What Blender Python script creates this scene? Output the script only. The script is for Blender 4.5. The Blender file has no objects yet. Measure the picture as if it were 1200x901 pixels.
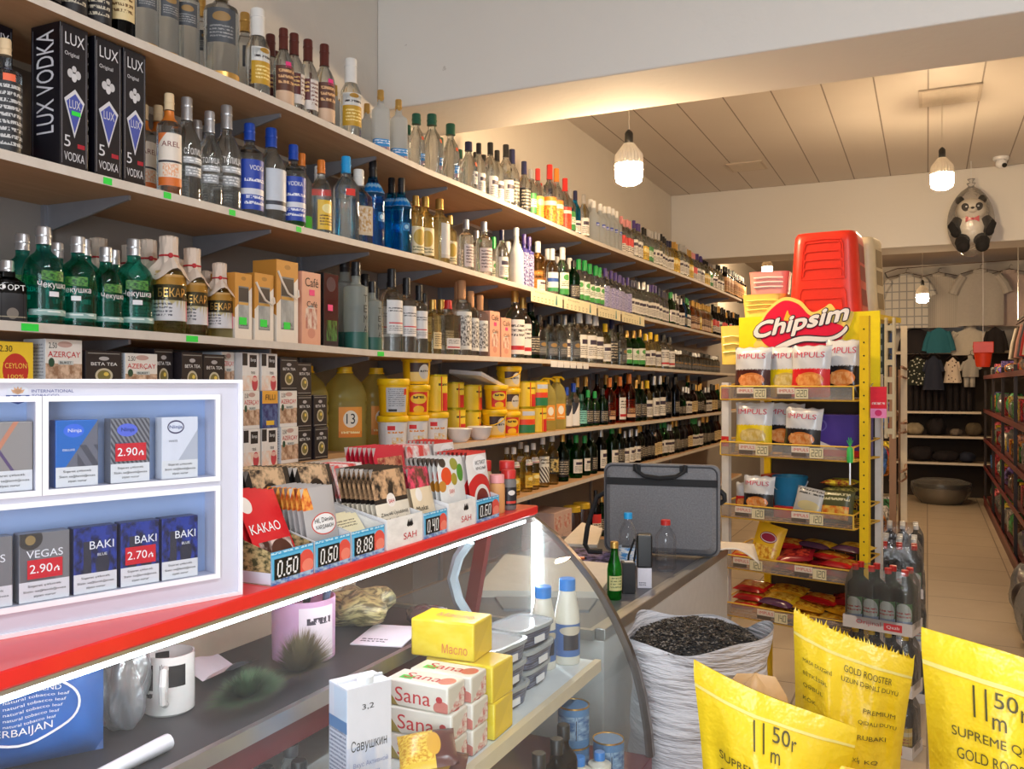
import bpy, math, random
from math import sin, cos, tan, pi, radians, atan2, sqrt
from mathutils import Vector, Matrix
random.seed(7)
SC = bpy.context.scene
COL = SC.collection
# ------------------------------------------------------------------ camera
FPX, CX, CY, EYE = 1041.0, 600.0, 450.5, 1.55     # focal length and centre for a 1200 x 901 frame, eye height
YAW = radians(25.06)
cd = bpy.data.cameras.new('camera'); cam = bpy.data.objects.new('camera', cd); COL.objects.link(cam)
cd.sensor_width = 36.0; cd.lens = 36.0*FPX/1200.0; cd.clip_start = 0.02; cd.clip_end = 100
cam.location = (0, 0, EYE); cam.rotation_euler = (pi/2, 0, YAW)
SC.camera = cam
# ------------------------------------------------------------------ light and exposure
vs = SC.view_settings
vs.view_transform = 'Standard'; vs.look = 'None'; vs.gamma = 1.0; vs.use_curve_mapping = False
vs.exposure = 0.0
SC.display_settings.display_device = 'sRGB'
DAY_W, DAY_COL = 118.0, (0.86, 0.93, 1.0)
CEIL_W, CEIL_COL = 44.0, (0.93, 0.96, 1.0)
BULB_STRENGTH, BULB_COL = 330.0, (1.0, 0.72, 0.42)
LED_STRENGTH = 26.0
wd = bpy.data.worlds.new('world'); SC.world = wd; wd.use_nodes = True
wb = wd.node_tree.nodes['Background']; wb.inputs[0].default_value = (0.80, 0.88, 1.0, 1); wb.inputs[1].default_value = 0.55
def area_light(name, loc, rot, sx, sy, w, col):
    l = bpy.data.lights.new(name, 'AREA'); l.shape = 'RECTANGLE'; l.size = sx; l.size_y = sy; l.energy = w; l.color = col
    o = bpy.data.objects.new(name, l); COL.objects.link(o); o.location = loc; o.rotation_euler = rot
    return o
area_light('shopfront_daylight', (0.70, -2.42, 1.45), (pi/2, 0, 0), 1.7, 2.8, DAY_W, DAY_COL)   # daylight through the open shopfront behind the camera
area_light('added_ceiling_lamp', (0.50, 0.85, 3.36), (0, 0, 0), .16, 1.5, CEIL_W, CEIL_COL)      # unseen ceiling lamp, added for shelf shadows and kept thin for bottle highlights
SC.cycles.max_bounces = 10; SC.cycles.transparent_max_bounces = 24; SC.cycles.transmission_bounces = 8
SC.cycles.sample_clamp_indirect = 4.0; SC.cycles.caustics_reflective = False
# ------------------------------------------------------------------ where a picture point lies in the room
FWD = Vector((-sin(YAW), cos(YAW), 0)); RGT = Vector((cos(YAW), sin(YAW), 0))
def ray(u, v): return FWD + RGT*((u-CX)/FPX) + Vector((0, 0, 1))*((CY-v)/FPX)
def pX(u, v, X): d = ray(u, v); t = X/d.x; return Vector((0, 0, EYE)) + d*t
def pY(u, v, Y): d = ray(u, v); t = Y/d.y; return Vector((0, 0, EYE)) + d*t
def pZ(u, v, Z): d = ray(u, v); t = (Z-EYE)/d.z; return Vector((0, 0, EYE)) + d*t
def pD(u, v, D): return Vector((0, 0, EYE)) + ray(u, v)*D
def depth(p): return Vector((p[0], p[1], 0)).dot(FWD)
# ------------------------------------------------------------------ mesh builder
_txt = {}
def raw_text(s):
        c = bpy.data.curves.new('text', 'FONT'); c.body = s; c.size = 1.0; c.resolution_u = 3
        o = bpy.data.objects.new('text', c); m = o.to_mesh()
        v = [(a.co.x, a.co.y) for a in m.vertices]; f = [tuple(p.vertices) for p in m.polygons]
        o.to_mesh_clear(); bpy.data.objects.remove(o); bpy.data.curves.remove(c)
        return v, f
def text_geo(s):
    if s not in _txt:
        v, f = raw_text(s)
        for i, ch in enumerate(s):       # the font's own Cyrillic n fills badly: draw it from three bars
            if ch == '\u043d':
                e = max(a[0] for a in raw_text(s[:i+1])[0]); b = e-.43
                f = [q for q in f if not all(b-.015 < v[k][0] < e+.015 for k in q)]
                for x0, x1, y0, y1 in ((b, b+.085, 0, .54), (e-.085, e, 0, .54), (b+.085, e-.085, .24, .32)):
                    n = len(v); v += [(x0, y0), (x1, y0), (x1, y1), (x0, y1)]; f.append((n, n+1, n+2, n+3))
        x0 = min(a[0] for a in v); x1 = max(a[0] for a in v); y0 = min(a[1] for a in v); y1 = max(a[1] for a in v)
        _txt[s] = ([((a[0]-x0)/(x1-x0), (a[1]-y0)/(y1-y0)) for a in v], f, (x1-x0)/(y1-y0))
    return _txt[s]
SEG = {'0': 'abcdef', '1': 'bc', '2': 'abged', '3': 'abgcd', '4': 'fgbc', '5': 'afgcd', '6': 'afgedc', '7': 'abc', '8': 'abcdefg', '9': 'abfgcd', 'H': 'fegbc'}
def seg7(s, t=0.16, slant=0.12):
    """seven-segment digits as polygons in the unit box"""
    out = []; n = sum(0.35 if c == '.' else 1 for c in s); x = 0.0; w = 1.0/n
    def R(a, b, c, d): out.append([(p[0]+slant*w*(p[1]-0.5), p[1]) for p in ((a, c), (b, c), (b, d), (a, d))])
    for ch in s:
        if ch == '.':
            R(x+.05*w, x+.28*w, 0, t*.8); x += .35*w; continue
        a, b = x+.10*w, x+.86*w; q = t*w*1.1
        for k in SEG[ch]:
            if k == 'a': R(a, b, 1-t*.8, 1)
            if k == 'd': R(a, b, 0, t*.8)
            if k == 'g': R(a, b, .5-t*.4, .5+t*.4)
            if k == 'f': R(a, a+q, .5, 1)
            if k == 'e': R(a, a+q, 0, .5)
            if k == 'b': R(b-q, b, .5, 1)
            if k == 'c': R(b-q, b, 0, .5)
        x += w
    return out
class MB:
    def __init__(s): s.v = []; s.f = []; s.m = []; s.uv = []
    def add(s, vs_, fs, m=0, uvs=None):
        b = len(s.v); s.v.extend(tuple(p) for p in vs_)
        for f in fs:
            s.f.append(tuple(b+i for i in f)); s.m.append(m)
            s.uv.append([uvs[i] for i in f] if uvs else None)
        return s
    def box(s, x0, x1, y0, y1, z0, z1, m=0):
        p = [(x0,y0,z0),(x1,y0,z0),(x1,y1,z0),(x0,y1,z0),(x0,y0,z1),(x1,y0,z1),(x1,y1,z1),(x0,y1,z1)]
        f = [(0,3,2,1),(4,5,6,7),(0,1,5,4),(1,2,6,5),(2,3,7,6),(3,0,4,7)]
        b = len(s.v); s.v.extend(p); sq = [(0,0),(1,0),(1,1),(0,1)]
        for k in f:
            s.f.append(tuple(b+i for i in k)); s.m.append(m)
            s.uv.append([(0,0),(0,1),(1,1),(1,0)] if k == (0,3,2,1) else sq)
        return s
    def lathe(s, prof, n=16, m=0, p=2.0, sx=1.0, sy=1.0, c=(0,0,0), ph=0.0):
        rings = []; vs_ = []; uvs = []; zt = max(q[1] for q in prof); zb = min(q[1] for q in prof)
        for r, z in prof:
            for i in range(n):
                t = 2*pi*i/n+ph; a, b = cos(t), sin(t)
                if p != 2.0:
                    k = (abs(a)**p+abs(b)**p)**(-1.0/p); a *= k; b *= k
                vs_.append((c[0]+r*a*sx, c[1]+r*b*sy, c[2]+z)); uvs.append((i/n, (z-zb)/max(1e-6, zt-zb)))
        fs = []
        for j in range(len(prof)-1):
            for i in range(n):
                k = (i+1) % n
                fs.append((j*n+i, j*n+k, (j+1)*n+k, (j+1)*n+i))
        if prof[0][0] > 1e-5: fs.append(tuple(reversed(range(n))))
        if prof[-1][0] > 1e-5: fs.append(tuple((len(prof)-1)*n+i for i in range(n)))
        return s.add(vs_, fs, m, uvs)
    def tube(s, path, r, n=6, m=0, closed=False):
        path = [Vector(p) for p in path]; N = len(path); vs_ = []; rr = r if isinstance(r, (list, tuple)) else [r]*N
        prev = None
        for i, p in enumerate(path):
            a = path[(i-1) % N] if (closed or i > 0) else p; b = path[(i+1) % N] if (closed or i < N-1) else p
            t = (b-a).normalized()
            if prev is None:
                up = Vector((0,0,1)) if abs(t.z) < .9 else Vector((1,0,0)); x = t.cross(up).normalized()
            else:
                x = (prev - t*prev.dot(t)).normalized()
            prev = x; y = t.cross(x)
            for k in range(n):
                q = 2*pi*k/n; vs_.append(p + x*cos(q)*rr[i] + y*sin(q)*rr[i])
        fs = []
        for i in range(N if closed else N-1):
            j = (i+1) % N
            for k in range(n):
                l = (k+1) % n; fs.append((i*n+k, i*n+l, j*n+l, j*n+k))
        if not closed: fs += [tuple(reversed(range(n))), tuple((N-1)*n+k for k in range(n))]
        return s.add(vs_, fs, m)
    def prism(s, pts, d0, d1, m=0, ax='y', m2=None):
        """outline pts (2-D) pushed from d0 to d1 along an axis; the outline's plane is xz for ax y, yz for ax x, xy for ax z"""
        def P(a, b, d): return (a, d, b) if ax == 'y' else ((d, a, b) if ax == 'x' else (a, b, d))
        n = len(pts); vs_ = [P(a, b, d0) for a, b in pts]+[P(a, b, d1) for a, b in pts]
        fs = [(i, (i+1) % n, n+(i+1) % n, n+i) for i in range(n)]
        us = [q[0] for q in pts]; ws = [q[1] for q in pts]; du = max(us)-min(us) or 1; dw = max(ws)-min(ws) or 1
        uvs = [((a-min(us))/du, (b-min(ws))/dw) for a, b in pts]*2
        s.add(vs_, fs, m if m2 is None else m2, uvs)
        b = len(s.v)-2*n
        for f in (tuple(b+i for i in range(n)), tuple(b+n+i for i in reversed(range(n)))):
            s.f.append(f); s.m.append(m); s.uv.append([uvs[i-b] for i in f])
        return s
    def grid(s, fn, nu, nv, m=0, closed_u=False):
        vs_ = []; uvs = []
        for j in range(nv+1):
            for i in range(nu+1):
                vs_.append(fn(i/nu, j/nv)); uvs.append((i/nu, j/nv))
        w = nu+1
        fs = [(j*w+i, j*w+i+1, (j+1)*w+i+1, (j+1)*w+i) for j in range(nv) for i in range(nu)]
        return s.add(vs_, fs, m, uvs)
    def text(s, t, fn, box, m=0, keep=None, sk=0.0):
        """lettering fitted into box (x0, x1, y0, y1); fn turns flat (x, y) into a point; keep: 'x' keeps the letters' own width, centred"""
        v, f, asp = text_geo(t); x0, x1, y0, y1 = box
        if keep:
            w = min(x1-x0, asp*(y1-y0)); c = (x0+x1)/2
            x0, x1 = (c-w/2, c+w/2) if keep == 'x' else (x0, x0+w)
        return s.add([fn(x0+(x1-x0)*a+sk*(b-.5)*(y1-y0), y0+(y1-y0)*b) for a, b in v], f, m)
    def polys(s, ps, fn, box, m=0):
        x0, x1, y0, y1 = box
        for q in ps: s.add([fn(x0+(x1-x0)*a, y0+(y1-y0)*b) for a, b in q], [tuple(range(len(q)))], m)
        return s
    def ball(s, c, r, n=12, k=8, m=0, rot=None):
        r = r if isinstance(r, (tuple, list)) else (r, r, r); vs_ = []; fs = []
        for j in range(k+1):
            a = -pi/2+pi*j/k
            for i in range(n):
                t = 2*pi*i/n; q = Vector((r[0]*cos(a)*cos(t), r[1]*cos(a)*sin(t), r[2]*sin(a)))
                if rot is not None: q = rot @ q
                vs_.append((c[0]+q.x, c[1]+q.y, c[2]+q.z))
        for j in range(k):
            for i in range(n):
                l = (i+1) % n; fs.append((j*n+i, j*n+l, (j+1)*n+l, (j+1)*n+i))
        return s.add(vs_, fs, m)
    def mesh(s, name, mats, smooth=True, ang=35):
        me = bpy.data.meshes.new(name); me.from_pydata(s.v, [], s.f)
        for mt in (mats if isinstance(mats, (list, tuple)) else [mats]): me.materials.append(mt)
        me.polygons.foreach_set('material_index', s.m)
        ul = me.uv_layers.new(name='UVMap'); flat = []
        for f, u in zip(s.f, s.uv):
            for i in range(len(f)): flat.extend(u[i] if u else (0.0, 0.0))
        ul.data.foreach_set('uv', flat)
        if smooth:
            me.polygons.foreach_set('use_smooth', [True]*len(me.polygons)); me.set_sharp_from_angle(angle=radians(ang))
        me.update(); return me
    def build(s, name, mats, parent=None, loc=(0,0,0), rotz=0.0, smooth=True, bevel=0.0, seg=2, ang=35, rot=None):
        return put(s.mesh(name, mats, smooth, ang), name, parent, loc, rotz, bevel, seg, rot)
def put(me, name, parent=None, loc=(0,0,0), rotz=0.0, bevel=0.0, seg=2, rot=None):
    o = bpy.data.objects.new(name, me); COL.objects.link(o); o.location = loc
    o.rotation_euler = rot if rot is not None else (0, 0, rotz)
    if parent is not None: o.parent = parent
    if bevel:
        b = o.modifiers.new('bevel', 'BEVEL'); b.width = bevel; b.segments = seg; b.limit_method = 'ANGLE'; b.angle_limit = radians(40)
    return o
LABELS = {}
def tag(o, label, cat, group=None, kind=None):
    if label: o['label'] = label
    if cat: o['category'] = cat
    if group: o['group'] = group
    if kind: o['kind'] = kind
    return o
def thing(name, label, cat, loc=(0,0,0), rotz=0.0, group=None, rot=None):
    o = bpy.data.objects.new(name, None); COL.objects.link(o); o.location = loc; o.empty_display_size = .05
    o.rotation_euler = rot if rot is not None else (0, 0, rotz)
    return tag(o, label, cat, group)
def struct(mb, name, mats, label=None, **k):
    o = mb.build(name, mats, smooth=False, **k); o['kind'] = 'structure'
    return o
def copy_thing(o, loc=None, rot=None, label=None):
    c = o.copy(); COL.objects.link(c)
    if loc is not None: c.location = loc
    if rot is not None: c.rotation_euler = rot
    if label: c['label'] = label
    for ch in list(o.children):
        d = ch.copy(); COL.objects.link(d); d.parent = c
        for g in list(ch.children):
            e = g.copy(); COL.objects.link(e); e.parent = d
    return c
ORD = 'first second third fourth fifth sixth seventh eighth ninth tenth eleventh twelfth thirteenth fourteenth fifteenth sixteenth seventeenth eighteenth nineteenth twentieth'.split()
def nth(i):
    if i < 20: return ORD[i]
    t = {2: 'twenty', 3: 'thirty', 4: 'forty', 5: 'fifty', 6: 'sixty'}[(i+1)//10]
    return t+'-'+ORD[(i+1) % 10-1] if (i+1) % 10 else t[:-1]+'ieth'
# ------------------------------------------------------------------ materials
def S(c):
    """an sRGB colour (0-255) as linear"""
    return tuple((x/255/12.92 if x/255 <= .04045 else ((x/255+.055)/1.055)**2.4) for x in c)
_m = {}
class NT:
    def __init__(s, name):
        s.mat = bpy.data.materials.new(name); s.mat.use_nodes = True; s.t = s.mat.node_tree; s.n = s.t.nodes; s.l = s.t.links
        s.b = s.n['Principled BSDF']; s.out = s.n['Material Output']
    def new(s, ty, **k):
        q = s.n.new(ty)
        for a, b in k.items(): setattr(q, a, b)
        return q
    def set(s, sock, val):
        if hasattr(val, 'is_output') or hasattr(val, 'links') and not isinstance(val, (int, float, tuple)): s.l.new(val, sock)
        else:
            if isinstance(val, tuple) and len(val) == 3 and sock.type == 'RGBA': val = val+(1,)
            sock.default_value = val
    def math(s, op, a, b=0.0, c=0.0):
        q = s.new('ShaderNodeMath', operation=op); s.set(q.inputs[0], a); s.set(q.inputs[1], b); s.set(q.inputs[2], c); return q.outputs[0]
    def mix(s, fac, a, b):
        q = s.new('ShaderNodeMix', data_type='RGBA'); s.set(q.inputs[0], fac); s.set(q.inputs[6], a); s.set(q.inputs[7], b); return q.outputs[2]
    def noise(s, vec, scale, detail=2.0, rough=.5):
        q = s.new('ShaderNodeTexNoise'); q.inputs['Scale'].default_value = scale; q.inputs['Detail'].default_value = detail; q.inputs['Roughness'].default_value = rough
        if vec is not None: s.l.new(vec, q.inputs['Vector'])
        return q.outputs['Fac']
    def coord(s, which='Object'):
        return s.new('ShaderNodeTexCoord').outputs[which]
    def schlick(s, f0=.04):
        q = s.new('ShaderNodeLayerWeight'); q.inputs['Blend'].default_value = .5
        return s.math('MULTIPLY_ADD', s.math('POWER', q.outputs['Facing'], 5.0), 1-f0, f0)
    def bump(s, h, strength=.3, dist=.01):
        q = s.new('ShaderNodeBump'); q.inputs['Strength'].default_value = strength; q.inputs['Distance'].default_value = dist
        s.l.new(h, q.inputs['Height']); s.l.new(q.outputs[0], s.b.inputs['Normal'])
def mat(name, c, rough=.5, metal=0.0, var=.08, scale=30.0, bump=0.0, spec=.5, coat=0.0, trans=0.0, sub=0.0, alpha=1.0, bscale=None, bdist=.004):
    """plain procedural material; c in sRGB 0-255, broken up slightly by noise"""
    if name in _m: return _m[name]
    k = NT(name); c = S(c); co = k.coord()
    n = k.noise(co, scale)
    k.set(k.b.inputs['Base Color'], k.mix(n, tuple(x*(1-var) for x in c), tuple(min(1, x*(1+var)) for x in c)))
    k.b.inputs['Roughness'].default_value = rough; k.b.inputs['Metallic'].default_value = metal
    k.b.inputs['Specular IOR Level'].default_value = spec; k.b.inputs['Coat Weight'].default_value = coat; k.b.inputs['Coat Roughness'].default_value = .08
    k.b.inputs['Transmission Weight'].default_value = trans; k.b.inputs['Subsurface Weight'].default_value = sub; k.b.inputs['Alpha'].default_value = alpha
    if bump: k.bump(k.noise(co, bscale or scale, 4), bump, bdist)
    _m[name] = k.mat; return k.mat
def emit(name, c, strength):
    if name in _m: return _m[name]
    k = NT(name); k.b.inputs['Base Color'].default_value = (1, 1, 1, 1)
    k.b.inputs['Emission Color'].default_value = tuple(c)+(1,); k.b.inputs['Emission Strength'].default_value = strength
    _m[name] = k.mat; return k.mat
def glass(name, c, ior=1.33, rough=.0, body=.5, frost=None):
    """tinted glass: part refracts, part lets light straight through (thin walled)"""
    if name in _m: return _m[name]
    k = NT(name); c = tuple(c); k.n.remove(k.b)
    g = k.new('ShaderNodeBsdfGlass'); g.inputs['Color'].default_value = c+(1,); g.inputs['IOR'].default_value = ior; g.inputs['Roughness'].default_value = rough
    t = k.new('ShaderNodeBsdfTransparent'); t.inputs['Color'].default_value = c+(1,)
    gl = k.new('ShaderNodeBsdfGlossy'); gl.inputs['Roughness'].default_value = .05
    m1 = k.new('ShaderNodeMixShader'); k.l.new(k.schlick(), m1.inputs[0]); k.l.new(t.outputs[0], m1.inputs[1]); k.l.new(gl.outputs[0], m1.inputs[2])
    m2 = k.new('ShaderNodeMixShader'); m2.inputs[0].default_value = body; k.l.new(m1.outputs[0], m2.inputs[1]); k.l.new(g.outputs[0], m2.inputs[2])
    last = m2
    if frost:
        d = k.new('ShaderNodeBsdfDiffuse'); d.inputs['Color'].default_value = tuple(frost[1])+(1,)
        tr = k.new('ShaderNodeBsdfTranslucent'); tr.inputs['Color'].default_value = tuple(frost[1])+(1,)
        m3 = k.new('ShaderNodeMixShader'); m3.inputs[0].default_value = .5; k.l.new(d.outputs[0], m3.inputs[1]); k.l.new(tr.outputs[0], m3.inputs[2])
        m4 = k.new('ShaderNodeMixShader'); m4.inputs[0].default_value = frost[0]; k.l.new(m2.outputs[0], m4.inputs[1]); k.l.new(m3.outputs[0], m4.inputs[2]); last = m4
    k.l.new(last.outputs[0], k.out.inputs[0])
    _m[name] = k.mat; return k.mat
def pane(name, c=(1,1,1), refl=1.0, rough=.0, dust=0.0):
    """thin sheet: straight transmission, the mirror of the room and a little dust on the surface"""
    if name in _m: return _m[name]
    k = NT(name); k.n.remove(k.b)
    t = k.new('ShaderNodeBsdfTransparent'); t.inputs['Color'].default_value = tuple(c)+(1,)
    gl = k.new('ShaderNodeBsdfGlossy'); gl.inputs['Roughness'].default_value = rough
    m1 = k.new('ShaderNodeMixShader'); k.l.new(k.math('MULTIPLY', k.schlick(), refl), m1.inputs[0]); k.l.new(t.outputs[0], m1.inputs[1]); k.l.new(gl.outputs[0], m1.inputs[2]); last = m1
    if dust:
        d = k.new('ShaderNodeBsdfDiffuse'); d.inputs['Color'].default_value = (.85, .87, .88, 1); n = k.noise(k.coord(), 5, 4, .65)
        m2 = k.new('ShaderNodeMixShader'); k.l.new(k.math('MULTIPLY', n, dust*2), m2.inputs[0]); k.l.new(m1.outputs[0], m2.inputs[1]); k.l.new(d.outputs[0], m2.inputs[2]); last = m2
    k.l.new(last.outputs[0], k.out.inputs[0]); _m[name] = k.mat; return k.mat
def film(name, c=(1,1,1), haze=.12, rough=.12):
    """crinkled clear wrap"""
    if name in _m: return _m[name]
    k = NT(name); k.n.remove(k.b); co = k.coord()
    bp = k.new('ShaderNodeBump'); bp.inputs['Strength'].default_value = .7; bp.inputs['Distance'].default_value = .01
    k.l.new(k.noise(co, 34, 3), bp.inputs['Height'])
    t = k.new('ShaderNodeBsdfTransparent'); t.inputs['Color'].default_value = tuple(c)+(1,)
    gl = k.new('ShaderNodeBsdfGlossy'); gl.inputs['Roughness'].default_value = rough; k.l.new(bp.outputs[0], gl.inputs['Normal'])
    d = k.new('ShaderNodeBsdfDiffuse'); d.inputs['Color'].default_value = tuple(x*.8 for x in c)+(1,)
    m0 = k.new('ShaderNodeMixShader'); m0.inputs[0].default_value = .35; k.l.new(gl.outputs[0], m0.inputs[1]); k.l.new(d.outputs[0], m0.inputs[2])
    fr = k.new('ShaderNodeLayerWeight'); fr.inputs['Blend'].default_value = .35; k.l.new(bp.outputs[0], fr.inputs['Normal'])
    m1 = k.new('ShaderNodeMixShader'); k.l.new(k.math('ADD', k.math('MULTIPLY', fr.outputs['Fresnel'], .8), haze), m1.inputs[0]); k.l.new(t.outputs[0], m1.inputs[1]); k.l.new(m0.outputs[0], m1.inputs[2])
    k.l.new(m1.outputs[0], k.out.inputs[0]); _m[name] = k.mat; return k.mat
def art(name, base, items=(), rough=.45, metal=0.0, coat=0.0, bump=0.0):
    """printed surface drawn in the part's own UV (0-1): items are
    ('r',u0,u1,v0,v1,col) rectangle, ('e',cu,cv,ru,rv,col) ellipse, ('t',u0,u1,v0,v1,rows,col) small print,
    ('n',u0,u1,v0,v1,colA,colB,scale) mottled picture, ('g',v,amp,col) everything below a jagged line, ('p',pts) none"""
    if name in _m: return _m[name]
    k = NT(name); uv = k.coord('UV'); sp = k.new('ShaderNodeSeparateXYZ'); k.l.new(uv, sp.inputs[0]); U, V = sp.outputs[0], sp.outputs[1]
    n0 = k.noise(uv, 7, 3); c0 = S(base)
    col = k.mix(n0, tuple(x*.95 for x in c0), tuple(min(1, x*1.05) for x in c0))
    def rect(u0, u1, v0, v1):
        a = k.math('COMPARE', U, (u0+u1)/2, (u1-u0)/2); b = k.math('COMPARE', V, (v0+v1)/2, (v1-v0)/2); return k.math('MULTIPLY', a, b)
    for it in items:
        if it[0] == 'r': f = rect(*it[1:5]); col = k.mix(f, col, S(it[5]))
        elif it[0] == 'e':
            x = k.math('DIVIDE', k.math('SUBTRACT', U, it[1]), it[3]); y = k.math('DIVIDE', k.math('SUBTRACT', V, it[2]), it[4])
            f = k.math('LESS_THAN', k.math('ADD', k.math('MULTIPLY', x, x), k.math('MULTIPLY', y, y)), 1.0); col = k.mix(f, col, S(it[5]))
        elif it[0] == 't':
            f = rect(*it[1:5]); rows = it[5]
            ln = k.math('GREATER_THAN', k.math('FRACT', k.math('MULTIPLY', k.math('SUBTRACT', V, it[3]), rows/(it[4]-it[3]))), .5)
            mp = k.new('ShaderNodeMapping'); k.l.new(uv, mp.inputs[0]); mp.inputs['Scale'].default_value = (rows*4/(it[4]-it[3])*.35, rows/(it[4]-it[3]), 1)
            w = k.math('GREATER_THAN', k.noise(mp.outputs[0], 1.7, 2), .46)
            f = k.math('MULTIPLY', k.math('MULTIPLY', f, ln), w); col = k.mix(f, col, S(it[6]))
        elif it[0] == 'n':
            f = rect(*it[1:5]); w = k.noise(uv, it[7], 3, .6); rr = k.new('ShaderNodeValToRGB'); e = rr.color_ramp.elements
            e[0].position = .40; e[1].position = .58; e[0].color = S(it[5])+(1,); e[1].color = S(it[6])+(1,); k.l.new(w, rr.inputs[0]); col = k.mix(f, col, rr.outputs[0])
        elif it[0] == 'g':
            mp = k.new('ShaderNodeMapping'); k.l.new(uv, mp.inputs[0]); mp.inputs['Scale'].default_value = (1, .0, 1)
            w = k.noise(mp.outputs[0], 42, 1); lim = k.math('ADD', k.math('MULTIPLY', w, it[2]), it[1]); f = k.math('LESS_THAN', V, lim); col = k.mix(f, col, S(it[3]))
        elif it[0] == 's':   # diagonal stripes
            f = rect(*it[1:5]); d = k.math('ADD', U, V); w = k.math('GREATER_THAN', k.math('FRACT', k.math('MULTIPLY', d, it[6])), .5); col = k.mix(k.math('MULTIPLY', f, w), col, S(it[5]))
        elif it[0] == 'd':   # half plane a*u+b*v<c
            q = k.math('ADD', k.math('MULTIPLY', U, it[1]), k.math('MULTIPLY', V, it[2])); f = k.math('LESS_THAN', q, it[3]); col = k.mix(f, col, S(it[4]))
    k.l.new(col, k.b.inputs['Base Color']); k.b.inputs['Roughness'].default_value = rough; k.b.inputs['Metallic'].default_value = metal; k.b.inputs['Coat Weight'].default_value = coat
    if bump: k.bump(k.noise(k.coord(), 60, 3), bump, .003)
    _m[name] = k.mat; return k.mat
WHITE = mat('white_plastic', (232, 232, 235), .35); BLACK = mat('black_plastic', (18, 18, 20), .4); INK = mat('black_ink', (22, 20, 22), .6)
REDINK = mat('red_ink', (200, 28, 40), .5); WINK = mat('white_ink', (240, 240, 240), .5); STEEL = mat('steel', (190, 192, 195), .28, 1.0)
SILVER = mat('silver_foil', (205, 206, 210), .3, .85); GOLD = mat('gold_foil', (214, 170, 96), .3, .85)
ALU = mat('aluminium', (186, 188, 190), .35, .9)
# ================================================================== the setting
SHX, WX = -1.90, -2.28           # front edge of the wall shelves, left wall
def wall_mat(name, c, amp=.05, stain=(150, 140, 128)):
    if name in _m: return _m[name]
    k = NT(name); co = k.coord(); n = k.noise(co, 1.3, 5, .6); c = S(c)
    col = k.mix(n, tuple(x*(1-amp) for x in c), tuple(x*(1+amp) for x in c))
    m2 = k.math('GREATER_THAN', k.noise(co, 9, 4, .7), .73); col = k.mix(k.math('MULTIPLY', m2, .35), col, S(stain))
    k.l.new(col, k.b.inputs['Base Color']); k.b.inputs['Roughness'].default_value = .85; k.bump(k.noise(co, 26, 4), .15, .01)
    _m[name] = k.mat; return k.mat
PLASTER = wall_mat('old_plaster', (214, 208, 200))
BEAMM = wall_mat('painted_beam', (226, 222, 216), .03)
def floor_mat():
    k = NT('beige_floor_tiles'); co = k.coord('Object'); br = k.new('ShaderNodeTexBrick'); k.l.new(co, br.inputs['Vector'])
    br.offset = 0; br.inputs['Scale'].default_value = 1.0; br.inputs['Brick Width'].default_value = .6; br.inputs['Row Height'].default_value = .6; br.inputs['Mortar Size'].default_value = .005
    br.inputs['Color1'].default_value = S((206, 190, 168))+(1,); br.inputs['Color2'].default_value = S((198, 182, 160))+(1,); br.inputs['Mortar'].default_value = S((120, 104, 88))+(1,)
    n = k.noise(co, 3, 5, .65); col = k.mix(k.math('MULTIPLY', n, .5), br.outputs['Color'], S((160, 138, 112)))
    k.l.new(col, k.b.inputs['Base Color']); k.b.inputs['Roughness'].default_value = .42; return k.mat
def ceil_mat():
    k = NT('ceiling_panels'); co = k.coord('Object'); sp = k.new('ShaderNodeSeparateXYZ'); k.l.new(co, sp.inputs[0])
    fr = k.math('FRACT', k.math('DIVIDE', sp.outputs[0], .30)); line = k.math('LESS_THAN', fr, .03)
    n = k.noise(co, 1.2, 4); c = k.mix(n, S((206, 196, 186)), S((220, 211, 202))); k.l.new(k.mix(k.math('MULTIPLY', line, .75), c, S((92, 74, 58))), k.b.inputs['Base Color'])
    k.b.inputs['Roughness'].default_value = .55; return k.mat
XR, YB, YF, ZC = 1.75, 13.7, -2.5, 3.40
struct(MB().box(WX-.15, XR+.15, YF-.1, YB+.2, -.1, 0), 'floor', floor_mat())
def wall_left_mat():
    k = NT('left_wall_shaded_paint'); co = k.coord(); sp = k.new('ShaderNodeSeparateXYZ'); k.l.new(co, sp.inputs[0]); n = k.noise(co, 1.6, 5, .6)
    edge = k.math('LESS_THAN', k.math('ADD', sp.outputs[2], k.math('MULTIPLY', n, .03)), 2.44)      # mostly shelf shade put into the wall colour, ending above the top board
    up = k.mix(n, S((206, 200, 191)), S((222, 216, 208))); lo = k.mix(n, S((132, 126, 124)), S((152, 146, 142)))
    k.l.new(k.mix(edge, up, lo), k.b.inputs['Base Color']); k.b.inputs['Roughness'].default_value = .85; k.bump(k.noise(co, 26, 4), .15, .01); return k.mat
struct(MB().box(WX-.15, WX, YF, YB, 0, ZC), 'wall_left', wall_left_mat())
struct(MB().box(XR, XR+.15, YF, YB, 0, ZC), 'wall_right', PLASTER)
struct(MB().box(WX, XR, YB, YB+.15, 0, ZC), 'wall_back', PLASTER)
struct(MB().box(WX, XR, YF-.15, YF, 2.95, ZC).box(WX, -1.4, YF-.15, YF, 0, 2.95), 'wall_front', PLASTER)
struct(MB().box(WX, XR, YF, 8.7, ZC, ZC+.1), 'ceiling', ceil_mat())
struct(MB().box(WX, XR, 8.7, YB, 3.22, 3.32), 'ceiling_back', wall_mat('back_ceiling', (176, 160, 146)))
BEAM_Y = 3.42
struct(MB().box(WX, XR, BEAM_Y, 3.90, 2.80, ZC), 'beam_near', BEAMM, bevel=.008)
struct(MB().box(WX, XR, 8.55, 9.0, 2.76, ZC), 'beam_far', BEAMM, bevel=.008)
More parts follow.
